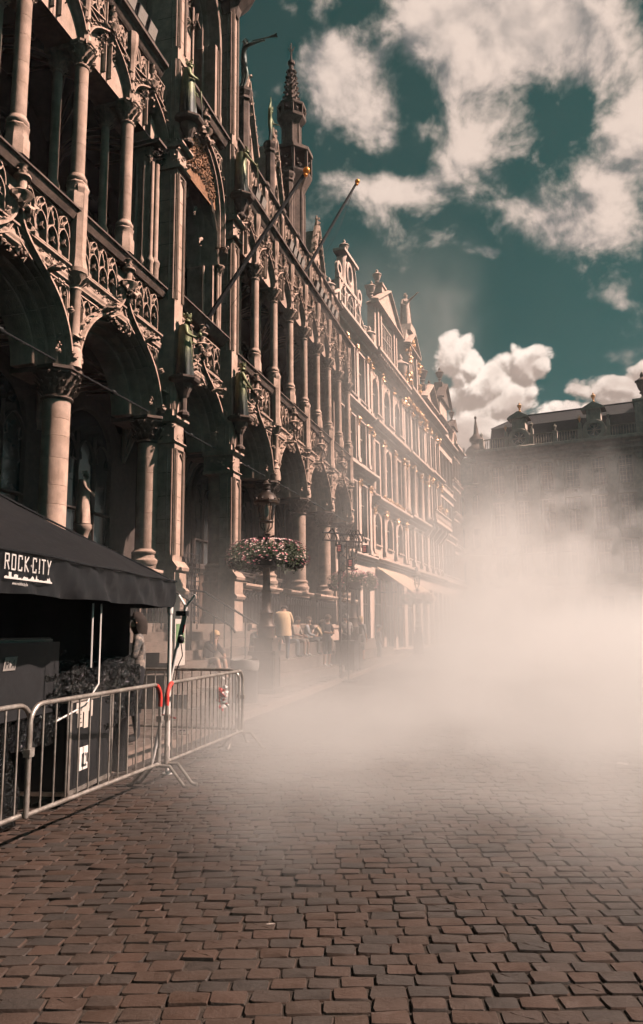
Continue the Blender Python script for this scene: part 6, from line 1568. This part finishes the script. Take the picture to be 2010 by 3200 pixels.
def sheet(u, v):
    a = .15+u*2.75; q = v*1.75
    fr = .34+.115*a
    if v < .35: b_, z = fr+.75*(1-v/.35), 1.26+.05*math.sin(u*9)
    else: b_, z = fr-.03*(v-.35), 1.26-(v-.35)/.65*.62
    w = nz((a, q, 0), 3.2, .10)+nz((a, q, 3), 8, .06)+nz((a, q, 7), 19, .025)
    p = dn*(a-1.9)+inn*(b_-.55-w*.5); return (p.x, p.y, z+w*.9+.05*math.sin(a*5))
c = MB(); crumple(c, sheet, 90, 46); c.build('sheet', M_plastic, bl_, smooth=35)
cb_ = MB(); rgc = random.Random(8)
for k in range(9):
    a0 = rgc.uniform(-.2, 1.2); pts = []
    for i in range(14): t = i/13; q = dn*(a0+.5*math.sin(t*5+k))+inn*(.25+.2*math.cos(t*7+k)); pts.append((q.x, q.y, 1.36+.10*math.sin(t*9+k*2)))
    cb_.tube(pts, .012, 5)
cb_.build('cables', M_plastic, bl_, smooth=60)
bl2 = thing('plastic_wrapped_stack', 'black glossy plastic sheet hanging to the ground over stacked gear, far left', 'plastic sheet', on(3.6, .45))
def sheet2(u, v):
    a = -1.05+u*2.2; z = 1.30-v*1.28
    w = nz((a, z, 5), 2.6, .14)+nz((a, z, 9), 7, .07)+nz((a, z, 2), 17, .03); p = dn*a+inn*(.30+.10*a-w*.55-.10*v); return (p.x, p.y, z+.04*math.sin(a*6)*(1-v))
c = MB(); crumple(c, sheet2, 60, 56); c.build('sheet', M_plastic, bl2, smooth=35)
c = MB(); c.box(-.5, .8, -.9, -.5, 0, .95); co = c.build('gear', M_case, bl2, rot=(0, 0, math.atan2(dn.y, dn.x)))
# MA plate on the desk front
fm = MB(); a0, z0 = 2.84, 1.33
vs = [tp(a0, .55, z0), tp(a0-.20, .55, z0), tp(a0-.235, .55, z0+.115), tp(a0-.035, .55, z0+.115)]; fm.add(vs, [(0, 1, 2, 3)]); vs = [(v[0], v[1], v[2]) for v in vs]
ma = fm.build('maker_plate', M_grey, TENT); put_text('M A', .10, a0-.02, z0+.02, TENT, M_case, .95, .545, 'plate_lettering', 1., .28)
ff = MB(); ff.add([tp(1.8, .56, .9), tp(TL, .56, .9), tp(TL, .56, 1.56), tp(1.8, .56, 1.56)], [(0, 1, 2, 3)]); ff.add([tp(1.8, .56, .9), tp(1.8, .56, 1.56), tp(1.5, 1.2, 1.56), tp(1.5, 1.2, .9)], [(0, 1, 2, 3)]); ff.build('counter_cloth', M_black, TENT)
# flight case with steel fittings and paper labels
fc = thing('flight_case', 'black flight case with aluminium edges, handle and paper labels behind the barrier', 'flight case', (-4.42, 6.62, 0), math.atan2(dn.y, dn.x)+PI)
b = MB(); b.box(-.02, 1.0, -.02, .6, .12, 1.0); b.build('panel', M_case, fc)
e = MB()
for x in (-.03, .99): e.box(x-.012, x+.03, -.035, .0, .11, 1.01)
for z in (.11, .97): e.box(-.03, 1.02, -.036, .0, z, z+.04)
e.box(-.042, -.012, -.035, .6, .11, .15); e.box(-.042, -.012, -.035, .6, .97, 1.01); e.build('edge_profile', M_steel, fc)
hd = MB(); hd.box(.2, .42, -.032, -.02, .30, .52); hd.tube([(.26, -.05, .36), (.26, -.05, .46), (.36, -.05, .46), (.36, -.05, .36), (.26, -.05, .36)], .012, 6); hd.build('handle', M_alu, fc)
for x, z, w, h in ((.14, .72, .11, .22), (.28, .70, .10, .24), (.10, .86, .34, .10), (.42, .80, .06, .16)): q = MB(); q.box(x, x+w, -.028-.002*x, -.02, z, z+h); q.build('paper_label', M_paper, fc)
me = text_mesh('LSE', .05); me.materials.clear(); me.materials.append(M_iron)
for v in me.vertices: v.co = (.16+v.co.x*.9, -.032, .88+v.co.y)
o = bpy.data.objects.new('label_print', me); C.objects.link(o); o.parent = fc
for z, n_ in ((.80, 3), (.76, 4), (.84, 3)):
    q = MB(); q.box(.155, .155+.02*n_, -.0305, -.02, z, z+.008); q.build('label_print', M_iron, fc)
for x in (.05, .9):
    for y in (.08, .5): w_ = MB(); w_.lathe(0, 0, [(.05, -.02), (.05, .02)], 12); w_.build('castor', M_iron, fc, (x, y, .05), (PI/2, 0, 0), smooth=40)
# ------------------------------------------------------------------ crowd barriers
def barrier(label, p0, p1, red=(False, False), feet=(True, True), nb=15, h=1.08):
    p0, p1 = Vector(p0), Vector(p1); d = p1-p0; ln = d.length; rz = math.atan2(d.y, d.x)
    r = thing('crowd_barrier', label, 'barrier', (p0.x, p0.y, 0), rz, 'steel crowd barriers')
    f = MB(); rr = .021; c = .16
    f.tube([(0, 0, .22)]+[(0, 0, .3), (0, 0, h-c)]+[(c*(1-math.cos(t)), 0, h-c+c*math.sin(t)) for t in [PI/2*i/6 for i in range(1, 7)]]+[(ln/3, 0, h), (2*ln/3, 0, h)]+[(ln-c*(1-math.cos(t)), 0, h-c+c*math.sin(t)) for t in [PI/2*i/6 for i in range(6, -1, -1)]]+[(ln, 0, .3), (ln, 0, .22)], rr, 8)
    f.tube([(0, 0, .24), (ln, 0, .24)], rr, 8); f.build('frame', M_steel, r, smooth=60)
    for k in range(nb):
        b = MB(); x = ln*(k+1)/(nb+1); b.tube([(x, 0, .24), (x, 0, h-.012)], .0095, 6); b.build('bar', M_steel, r, smooth=60)
    for i, x in enumerate((.02, ln-.02)):
        if not feet[i]: continue
        b = MB(); b.tube([(x, -.36, .012), (x, -.30, .02), (x, -.13, .22), (x, .13, .22), (x, .30, .02), (x, .36, .012)], .019, 7); b.tube([(x, 0, .2), (x, 0, .4)], .023, 7); b.build('foot', M_steel, r, smooth=60)
    for i, s in enumerate((0, 1)):
        if red[i]:
            b = MB(); x = c*.0 if s == 0 else ln; sg = 1 if s == 0 else -1
            pts = [(x, 0, h-c-.08)]+[(x+sg*c*(1-math.cos(t)), 0, h-c+c*math.sin(t)) for t in [PI/2*i/6 for i in range(0, 6)]]; b.tube(pts, rr+.004, 8); b.build('red_tape', M_red, r, smooth=60)
    for x in (0, ln):
        b = MB(); b.box(x-.03, x+.03, -.03, .03, h-.40, h-.34); b.build('coupling', M_steel, r)
barrier('scuffed steel crowd barrier running out of the left frame edge', (-3.86, 2.85), (-3.97, 5.42), (False, False), (True, False))
barrier('steel crowd barrier with red tape in front of the flight case', (-3.93, 5.36), (-4.02, 7.72), (False, True), (False, True), 12)
barrier('hazy steel crowd barrier with red taped corner right of the tent leg', (-4.0, 7.84), (-4.14, 10.45), (True, False), (True, True), 17)
barrier('smoky steel crowd barrier turned across behind the others, towards the stairs', (-4.25, 10.6), (-6.75, 10.75), (False, False), (True, True), 15)
# light stand with a forked white top beside the tent corner
ls = thing('white_stand', 'leaning white pole with forked top and taped leaflets at the tent corner', 'stand', (-4.72, 8.86, 0))
b = MB(); b.tube([(0, 0, 0), (.46, -.05, 1.95)], .023, 10); b.build('pole', M_alu, ls, smooth=60)
b = MB(); b.tube([(.46, -.05, 1.95), (.36, -.05, 2.10)], .015, 6); b.tube([(.46, -.05, 1.95), (.58, -.04, 2.10)], .015, 6); b.build('fork', M_alu, ls, smooth=60)
b = MB(); b.obox((.44, -.07, 1.72), (1, 0, .0), (0, 1, 0), (.2, 0, 1), .025, .004, .12); b.build('leaflet', M_paper, ls); b = MB(); b.obox((.445, -.075, 1.68), (1, 0, 0), (0, 1, 0), (.2, 0, 1), .009, .004, .05); b.build('leaflet_print', M_red, ls)
b = MB(); b.lathe(.40, -.05, [(.02, 1.5), (.04, 1.52), (.04, 1.57), (.02, 1.59)], 10); b.tube([(.40, -.05, 1.5), (.43, -.06, 1.35), (.36, -.06, 1.2), (.33, -.05, 1.0)], .007, 5); b.build('knob_and_cable', M_iron, ls, smooth=50)
b = MB(); b.box(.34, .48, -.09, -.01, 1.84, 1.90); b.build('clamp', M_iron, ls)
b = MB(); b.obox((.2, -.05, .62), (1, 0, 0), (0, 1, 0), (.1, 0, 1), .05, .006, .012); b.obox((.28, -.06, .60), (1, .2, -.2), (0, 1, 0), (.2, 0, 1), .07, .004, .01); b.build('tape_strip', M_red, ls)
# litter caught on the barrier
q = thing('red_white_bag', 'red and white crumpled bag tied to the hazy barrier rail', 'bag', (-4.10, 9.6, .75)); b = MB(); b.foliage((0, 0, 0), (.03, .06, .13), 18, .045, random.Random(5)); b.build('bag_red', M_red, q); b = MB(); b.foliage((.03, .03, .04), (.03, .05, .13), 14, .045, random.Random(6)); b.build('bag_white', M_white, q)
# poster boards / notice by the stairs
nb_ = thing('notice_board', 'green and white notice poster fixed beside the tent pole and stairs', 'poster', (-7.2, 14.6, .95), 0); M_green = pmat('green_print', (.12, .22, .09), .7); b = MB(); b.box(-.02, .02, -.24, .24, 0, .95); b.build('board', M_paper, nb_); b = MB(); b.box(.02, .024, -.2, .2, .45, .85); b.build('print', M_green, nb_); b = MB(); b.box(-.015, .015, -.03, .03, -.9, 0); b.build('post', M_iron, nb_)
# stair handrails and iron gate in the tower arch
for i, (Y, lab) in enumerate(((17.05, 'black iron handrail on the stairs, left one next to the seated woman'), (19.1, 'black iron handrail on the stairs, right one below the tower pier'))):
    hr = thing('handrail', lab, 'handrail', (-9.0, Y, 0), 0, 'stair handrails'); b = MB(); b.tube([(-.2, 0, 2.75), (.3, 0, 2.7), (1.5, 0, 2.0), (1.95, 0, 1.75), (2.05, 0, 1.6)], .028, 7); b.build('rail', M_iron, hr, smooth=60)
    for x, z0, z1 in ((.1, 1.7, 2.72), (.9, 1.2, 2.35), (1.5, .9, 2.0), (1.95, .75, 1.75)): b = MB(); b.tube([(x, 0, z0), (x, 0, z1)], .018, 6); b.build('post', M_iron, hr)
gt = thing('iron_gate', 'black wrought iron lattice gate in the tower arch behind the stairs', 'gate', (-10.0, 20.1, TERR), 0)
b = MB()
for k in range(12): b.tube([(0, -1.5+k*.27, 0), (0, -1.5+k*.27, 2.35)], .018, 5)
for z in (.1, .5, .9, 1.3, 1.7, 2.1): b.tube([(0, -1.55, z), (0, 1.55, z)], .016, 5)
b.build('lattice', M_iron, gt); b = MB()
for k in range(11):
    for z in (.3, .7, 1.1, 1.5, 1.9): b.archring(-1.36+k*.27, z, [(.07, -.01), (.07, .01), (.09, .01), (.09, -.01)], 0, 2*PI, 8)
sc_ = b.build('scrolls', M_iron, gt); sc_['kind'] = 'stuff'
# litter bins and stands in the haze
tb_ = thing('litter_bin', 'round metal litter bin with a plastic bag rim beside the near lamp post', 'bin', (-6.25, 15.9, .085)); b = MB(); b.lathe(0, 0, [(.26, 0), (.28, .05), (.29, .85), (.31, .87), (.31, .92)], 18); b.build('drum', M_iron, tb_, smooth=40); b = MB(); b.lathe(0, 0, [(.30, .72), (.33, .80), (.325, .93), (.29, .94), (.27, .80)], 18); b.v = [(x*(1+.06*math.sin(9*y+5*z)), y*(1+.05*math.sin(11*x)), z+.02*math.sin(17*x)) for x, y, z in b.v]; b.build('bag', M_grey, tb_, smooth=40)
tb_ = thing('control_box', 'dark boxy control cabinet with papers on top near the striped shirts', 'cabinet', (-6.9, 29.9-2.0, .085)); b = MB(); b.box(-.35, .35, -.4, .4, .1, 1.1); b.build('cabinet', M_case, tb_); b = MB(); b.box(-.38, .38, -.43, .43, 1.1, 1.16); b.build('lid', M_iron, tb_); b = MB(); b.box(.05, .3, -.35, -.05, 1.162, 1.17); b.build('papers', M_white, tb_)
for x in (-.3, .3):
    for y in (-.35, .35): b = MB(); b.box(x-.03, x+.03, y-.03, y+.03, 0, .1); b.build('leg', M_iron, tb_)
# lighting truss tower with red LED fixtures
TRX = Vector((-6.15, 24.3)); tr = thing('lighting_truss', 'slim lattice lighting tower with red lit fixtures in the smoke', 'truss', (TRX.x, TRX.y, .0)); HT = 4.55
ch = [(.17*math.cos(k*2*PI/3+.4), .17*math.sin(k*2*PI/3+.4)) for k in range(3)]
for x, y in ch: b = MB(); b.tube([(x, y, .05), (x, y, HT)], .024, 6); b.build('chord', M_iron, tr, smooth=60)
b = MB()
for k in range(16):
    z0 = .1+k*.275
    for i in range(3): a_, c_ = ch[i], ch[(i+1) % 3]; b.tube([(a_[0], a_[1], z0), (c_[0], c_[1], z0+.275)], .011, 5)
b.build('lacing', M_iron, tr); b = MB(); b.lathe(0, 0, [(.5, 0), (.5, .03), (.06, .05)], 18); b.build('base_plate', M_iron, tr, smooth=30)
arm = MB(); arm.tube([(-.5, -.5, HT), (.55, .6, HT)], .03, 6); arm.tube([(-.5, -.5, HT+.25), (.55, .6, HT+.25)], .03, 6)
for k in range(6): t = -.5+k*.2; arm.tube([(t, t, HT), (t+.1, t+.1, HT+.25), (t+.2, t+.2, HT)], .012, 5)
arm.build('cross_arm', M_iron, tr, smooth=60)
cbm = MB(); rgm = random.Random(2)
for k in range(7): x = rgm.uniform(-.4, .4); cbm.tube([(x, x, HT+.25), (x+.15, x-.1, HT+.38), (x+.25, x+.1, HT+.1), (x+.2, x+.15, HT-.2)], .018, 5)
cbm.build('cable_loops', M_iron, tr, smooth=60)
for (x, y, z, s) in ((-.05, -.35, HT-.28, 1.), (.25, -.1, HT-.75, 1.), (.62, .45, HT-.25, .9)):
    f = MB(); f.box(x-.02, x+.16, y-.06, y+.16, z-.13, z+.13); fo = f.build('fixture', M_case, tr)
    for k in range(4): b = MB(); b.box(x+.02, x+.12, y-.068, y-.06, z-.09+k*.05, z-.09+k*.05+.026); b.build('led_strip', M_led, fo)
    b = MB(); b.tube([(x+.08, y+.1, z+.2), (x+.08, y+.1, z+.35)], .02, 5); b.build('hanger', M_iron, fo)

# scraps of litter lying on the setts
for i, (x, y, lab) in enumerate(((.9, 10.2, 'crumpled white paper scrap lying on the smoky setts'), (-1.55, 4.35, 'tiny pale cigarette end between the setts near the camera'), (2.1, 8.1, 'small torn paper shred on the setts towards the smoke'), (-.3, 5.6, 'brown dry leaf lying on the setts'))):
    rgl = random.Random(20+i); sz = (.10, .03, .07, .05)[i]; t_ = thing(('paper_scrap', 'cigarette_end', 'paper_shred', 'dry_leaf')[i], lab, 'litter', (x, y, .004), rgl.uniform(0, 3))
    b = MB(); n_ = 6
    crumple(b, lambda u, v: ((u-.5)*sz*1.4+.01*math.sin(v*5), (v-.5)*sz*(.3 if i == 1 else 1), .004+sz*.12*abs(mnoise.noise(Vector((u*4+i, v*4, 2))))), n_, n_); b.build('scrap', (M_white, M_paper, M_white, M_wood)[i], t_)
# ------------------------------------------------------------------ people
C_blonde = cmat('blonde_hair', (.46, .30, .16)); C_dark = cmat('dark_hair', (.03, .022, .018)); C_grey = cmat('grey_hair', (.30, .27, .25)); C_brown = cmat('brown_hair', (.10, .06, .04))
C_black = cmat('black_cotton', (.02, .02, .022)); C_shoe = cmat('dark_shoe', (.03, .028, .027)); C_white = cmat('white_shoe', (.62, .56, .52)); C_cream = cmat('cream_jacket', (.72, .50, .31)); C_denim = cmat('blue_denim', (.07, .09, .12)); C_lightd = cmat('pale_denim', (.32, .33, .34)); C_beige = cmat('beige_cotton', (.38, .29, .23)); C_grey2 = cmat('grey_cotton', (.12, .115, .11)); C_floral = pmat('floral_shirt', (.07, .075, .075), .85, 0, .3, 14, (.30, .24, .20))
def mat_stripe():
    m = pmat('striped_shirt', (.08, .075, .075)); nt = m.node_tree; b = nt.nodes['Principled BSDF']; tc = N(nt, 'ShaderNodeTexCoord'); sp = N(nt, 'ShaderNodeSeparateXYZ'); L(nt, tc.outputs['Object'], sp.inputs[0])
    f = sstep(nt, mth(nt, 'SINE', mth(nt, 'MULTIPLY', sp.outputs[2], 120.)), -.1, .1); L(nt, mixc(nt, f, (.07, .065, .065), (.45, .40, .36)), b.inputs['Base Color']); return m
C_stripe = mat_stripe()
def toX(a): return -PI/2+a        # facing +X turned by a
# the blonde woman resting her chin, seated on the steps
BW = pose(SIT, chest=(0, .10, .50), neck=(0, .17, .62), head0=(0, .24, .69), head1=(0, .26, .78), shL=(-.18, .10, .56), shR=(.18, .10, .56), elR=(.17, .40, .36), wrR=(.10, .36, .58), haR=(.07, .33, .68), elL=(-.2, .36, .30), wrL=(-.06, .52, .26), haL=(.02, .58, .25), knL=(-.13, .44, .20), knR=(.13, .46, .22), anL=(-.13, .52, -.24), anR=(.12, .54, -.22), toL=(-.13, .66, -.28), toR=(.13, .68, -.26))
figure('person', 'blonde woman in dark vest sitting on the stairs, hand raised to her head', 'person', BW, (-7.75, 17.25, .78), toX(-.35), reg_short, [M_skin, C_black, C_beige, C_white], C_blonde, .16, 1.0, 'people by the palace steps')
SH_ = pose(STAND, elL=(-.25, .06, 1.16), wrL=(-.14, .24, 1.08), haL=(-.08, .29, 1.07), elR=(.24, .02, 1.14), wrR=(.14, .22, 1.05), haR=(.10, .27, 1.05))
figure('person', 'dark haired woman in sunglasses and patterned shirt standing behind the tent corner', 'person', SH_, (-5.55, 9.95, .1), R_(120), reg_person, [M_skin, C_floral, C_black, C_shoe], C_dark, .14, 1.03, 'people by the palace steps',
       extra=lambda o: MB().box(-.075, .075, .128, .142, 1.625, 1.66).build('sunglasses', M_iron, o))
# seated line on the plinth
def sitter(label, Y, turn, mats, hair, hl=0., p=SIT, X=-8.05, z=1.18, reg=reg_person, sc=1.): figure('person', label, 'person', p, (X, Y, z), toX(turn), reg, mats, hair, hl, sc, 'people by the palace steps')
S_lean = pose(SIT, chest=(0, .16, .48), neck=(0, .23, .60), head0=(0, .30, .66), head1=(0, .33, .74), shL=(-.185, .16, .53), shR=(.185, .16, .53), elL=(-.2, .36, .26), wrL=(-.07, .5, .30), haL=(-.03, .55, .34), elR=(.2, .36, .26), wrR=(.07, .5, .30), haR=(.03, .55, .34))
sitter('man in grey shirt leaning over a phone, seated just left of the near lamp', 20.35, -.5, [M_skin, C_grey2, C_beige, C_shoe], C_dark, 0, S_lean, -7.75, 1.0, reg_short)
sitter('person in pale shirt bent forward behind the near lamp post, seated', 21.2, -.3, [M_skin, C_grey2, C_denim, C_shoe], C_brown, 0, S_lean, -7.8, 1.0)
YM = pose(STAND, chest=(0, .10, 1.31), spine=(0, .03, 1.13), neck=(0, .20, 1.42), head0=(0, .28, 1.46), head1=(0, .34, 1.52), shL=(-.2, .10, 1.38), shR=(.2, .10, 1.38), elL=(-.27, .14, 1.12), wrL=(-.2, .32, 1.0), haL=(-.16, .38, .98), elR=(.27, .14, 1.12), wrR=(.2, .32, 1.0), haR=(.16, .38, .98), knR=(.14, .14, .50), anR=(.15, -.10, .09), toR=(.16, .06, .045))
def jacket(o):
    m = MB(); n = 16; vs = []
    for i, (z, rx, ry, dy) in enumerate(((1.44, .10, .09, .15), (1.38, .215, .15, .10), (1.2, .235, .17, .05), (.95, .245, .18, .0), (.72, .265, .19, -.02))):
        for k in range(n): a = 2*PI*k/n; vs.append((rx*math.cos(a)*(1+.03*math.sin(k*4)), dy+ry*math.sin(a), z))
    m.add(vs, [(i*n+k, i*n+(k+1) % n, (i+1)*n+(k+1) % n, (i+1)*n+k) for i in range(4) for k in range(n)]); m.build('jacket', C_cream, o, smooth=60)
figure('person', 'man in bright cream jacket bending forward beside the near lamp post', 'person', YM, (-7.35, 21.75, .76), toX(1.75), reg_person, [M_skin, C_cream, C_denim, C_white], C_dark, 0, 1., 'people by the palace steps', extra=jacket, fat=1.1)
S_shade = pose(SIT, elL=(-.28, .16, .66), wrL=(-.15, .22, .86), haL=(-.08, .22, .88), head0=(.02, .10, .75), head1=(.02, .11, .84))
sitter('seated woman in pale denim shading her eyes with a raised arm', 23.95, .1, [M_skin, C_lightd, C_lightd, C_shoe], C_dark, .1, S_shade)
sitter('seated man in beige shirt and bare legs, between pale denim and lighting tower', 25.1, -.2, [M_skin, C_beige, C_beige, C_white], C_dark, 0, SIT, reg=reg_short)
sitter('seated man in white shirt partly behind the lighting tower', 26.4, .2, [M_skin, C_lightd, C_grey2, C_shoe], C_brown, 0, SIT)
sitter('seated woman in cream top and dark hair behind the lighting tower', 27.5, .0, [M_skin, C_cream, C_denim, C_white], C_dark, .14, S_lean)
sitter('seated man in black with elbows on knees, last before the standing man', 28.3, -.3, [M_skin, C_black, C_beige, C_shoe], C_grey, 0, S_lean)
PH = pose(STAND, elL=(-.25, .08, 1.17), wrL=(-.08, .27, 1.12), haL=(-.02, .30, 1.14), elR=(.25, .08, 1.17), wrR=(.08, .27, 1.12), haR=(.02, .30, 1.14), head0=(0, .06, 1.57), head1=(0, .09, 1.65))
figure('person', 'man in dark clothes and pale shoes standing with folded arms beside the lighting tower', 'person', PH, (-7.1, 25.75, .38), toX(-.5), reg_short, [M_skin, C_black, C_black, C_white], C_brown, 0, 1.02, 'people by the palace steps')
figure('person', 'man in striped shirt standing at the control cabinet, back turned', 'person', SH_, (-7.2, 29.0, .38), toX(2.2), reg_person, [M_skin, C_stripe, C_black, C_shoe], C_grey, 0, 1.06, 'people by the palace steps', fat=1.15)
figure('person', 'person with curly hair in striped top right of the control cabinet', 'person', STAND, (-7.0, 30.6, .38), toX(1.2), reg_short, [M_skin, C_stripe, C_grey2, C_shoe], C_blonde, .08, 1.02, 'people by the palace steps')
figure('person', 'distant man in dark coat standing beyond the second lamp post', 'person', pose(STAND, toR=(.13, .13, .045)), (-7.2, 35.2, .085), toX(.6), reg_person, [M_skin, C_grey2, C_denim, C_shoe], C_dark, 0, 1.0, 'people by the palace steps')
# ------------------------------------------------------------------ smoke drifting over the square
SMOKE_MIN, SMOKE_MAX = (-14, 4.0, 0.), (26, 92, 26)
# (x, y, z, rx, ry, rz, density)
BLOBS = [
    (-1.6, 30, 1.5, 6.2, 14, 8.5, .14), (2.0, 16.0, 0, 9.5, 11, 3.0, .28), (5, 38, 0, 11, 20, 3.0, .13), (-2.0, 58, 2, 6, 20, 10, .04), (7, 64, 0, 12, 20, 4.5, .03), (4, 80, 5, 14, 13, 18, .090),
    (-5.5, 52, 2, 4, 15, 8, .05), (-5, 28, 6, 4.5, 12, 11, .026), (-6.8, 35, 11, 4.0, 9, 10, .036), (-5, 41, 18, 4.5, 9, 8, .016), (-3.0, 24, 1.5, 4, 8, 5, .03),
    (1.8, 10.2, 0, 9.5, 7.5, 2.0, .55), (-2.2, 6.9, .2, 1.7, 3.2, 1.6, .28), (-2.35, 6.3, .3, .9, 2.0, 1.5, .45), (-6.2, 18, 1.6, 3.4, 9, 4.2, .036), (-3.0, 12.0, .2, 3.2, 6, 1.8, .09),
]
def build_smoke():
    ng = bpy.data.node_groups.new('smoke_density', 'GeometryNodeTree')
    ng.interface.new_socket('Geometry', in_out='OUTPUT', socket_type='NodeSocketGeometry')
    out = ng.nodes.new('NodeGroupOutput'); vc = ng.nodes.new('GeometryNodeVolumeCube'); pos = ng.nodes.new('GeometryNodeInputPosition'); P = pos.outputs[0]
    tot = None
    wn = ng.nodes.new('ShaderNodeTexNoise'); ng.links.new(P, wn.inputs['Vector']); wn.inputs['Scale'].default_value = .16; wn.inputs['Detail'].default_value = 3
    Pw = vmt(ng, 'ADD', P, vmt(ng, 'SCALE', vmt(ng, 'SUBTRACT', wn.outputs['Color'], (.5, .5, .5)), scale=7.0))
    for x, y, z, rx, ry, rz, dn_ in BLOBS:
        q = vmt(ng, 'DIVIDE', vmt(ng, 'SUBTRACT', Pw, (x, y, z)), (rx, ry, rz)); l = vmt(ng, 'LENGTH', q, out=1)
        g = sstep(ng, l, 1.0, 0.0, 0.0, dn_); tot = g if tot is None else mth(ng, 'ADD', tot, g)
    n1 = fbm(ng, vmt(ng, 'MULTIPLY', Pw, (1, .8, 1.0)), .32, 6, .64)
    dens = mth(ng, 'MULTIPLY', tot, sstep(ng, n1, .38, .63, .03, 1.9))
    ng.links.new(dens, vc.inputs['Density']); vc.inputs['Min'].default_value = SMOKE_MIN; vc.inputs['Max'].default_value = SMOKE_MAX
    for k, r in (('Resolution X', 110), ('Resolution Y', 190), ('Resolution Z', 84)): vc.inputs[k].default_value = r
    sm = ng.nodes.new('GeometryNodeSetMaterial'); ng.links.new(vc.outputs[0], sm.inputs[0])
    m = bpy.data.materials.new('drifting_smoke'); m.use_nodes = True; nt = m.node_tree; nt.nodes.clear()
    o = N(nt, 'ShaderNodeOutputMaterial'); pv = N(nt, 'ShaderNodeVolumePrincipled'); L(nt, pv.outputs[0], o.inputs['Volume'])
    pv.inputs['Color'].default_value = (.92, .925, .91, 1); pv.inputs['Density'].default_value = 1.0; pv.inputs['Anisotropy'].default_value = .25
    sm.inputs['Material'].default_value = m
    ng.links.new(sm.outputs[0], out.inputs[0])
    me = bpy.data.meshes.new('smoke'); me.from_pydata([(0, 30, 0), (1, 30, 0), (0, 31, 0)], [], [(0, 1, 2)]); me.materials.append(m)
    ob = bpy.data.objects.new('smoke', me); C.objects.link(ob); md = ob.modifiers.new('smoke', 'NODES'); md.node_group = ng
    tag(ob, 'pale drifting smoke billowing across the cobbled square', 'smoke', kind='stuff')
build_smoke()

def build_haze():  # even haze box added to lift the darkest tones
    m = bpy.data.materials.new('dark_lift_haze'); m.use_nodes = True; nt = m.node_tree; nt.nodes.clear()
    o = N(nt, 'ShaderNodeOutputMaterial'); pv = N(nt, 'ShaderNodeVolumePrincipled'); L(nt, pv.outputs[0], o.inputs['Volume'])
    pv.inputs['Color'].default_value = (.93, .96, .98, 1); pv.inputs['Density'].default_value = HAZE; pv.inputs['Anisotropy'].default_value = .2
    b = MB(); b.box(-505, 505, -65, 1005, -1.1, 37); h = b.build('haze', m); tag(h, 'thin added haze over the whole square that lifts the dark tones', 'haze', kind='stuff')
HAZE = .0004
build_haze()
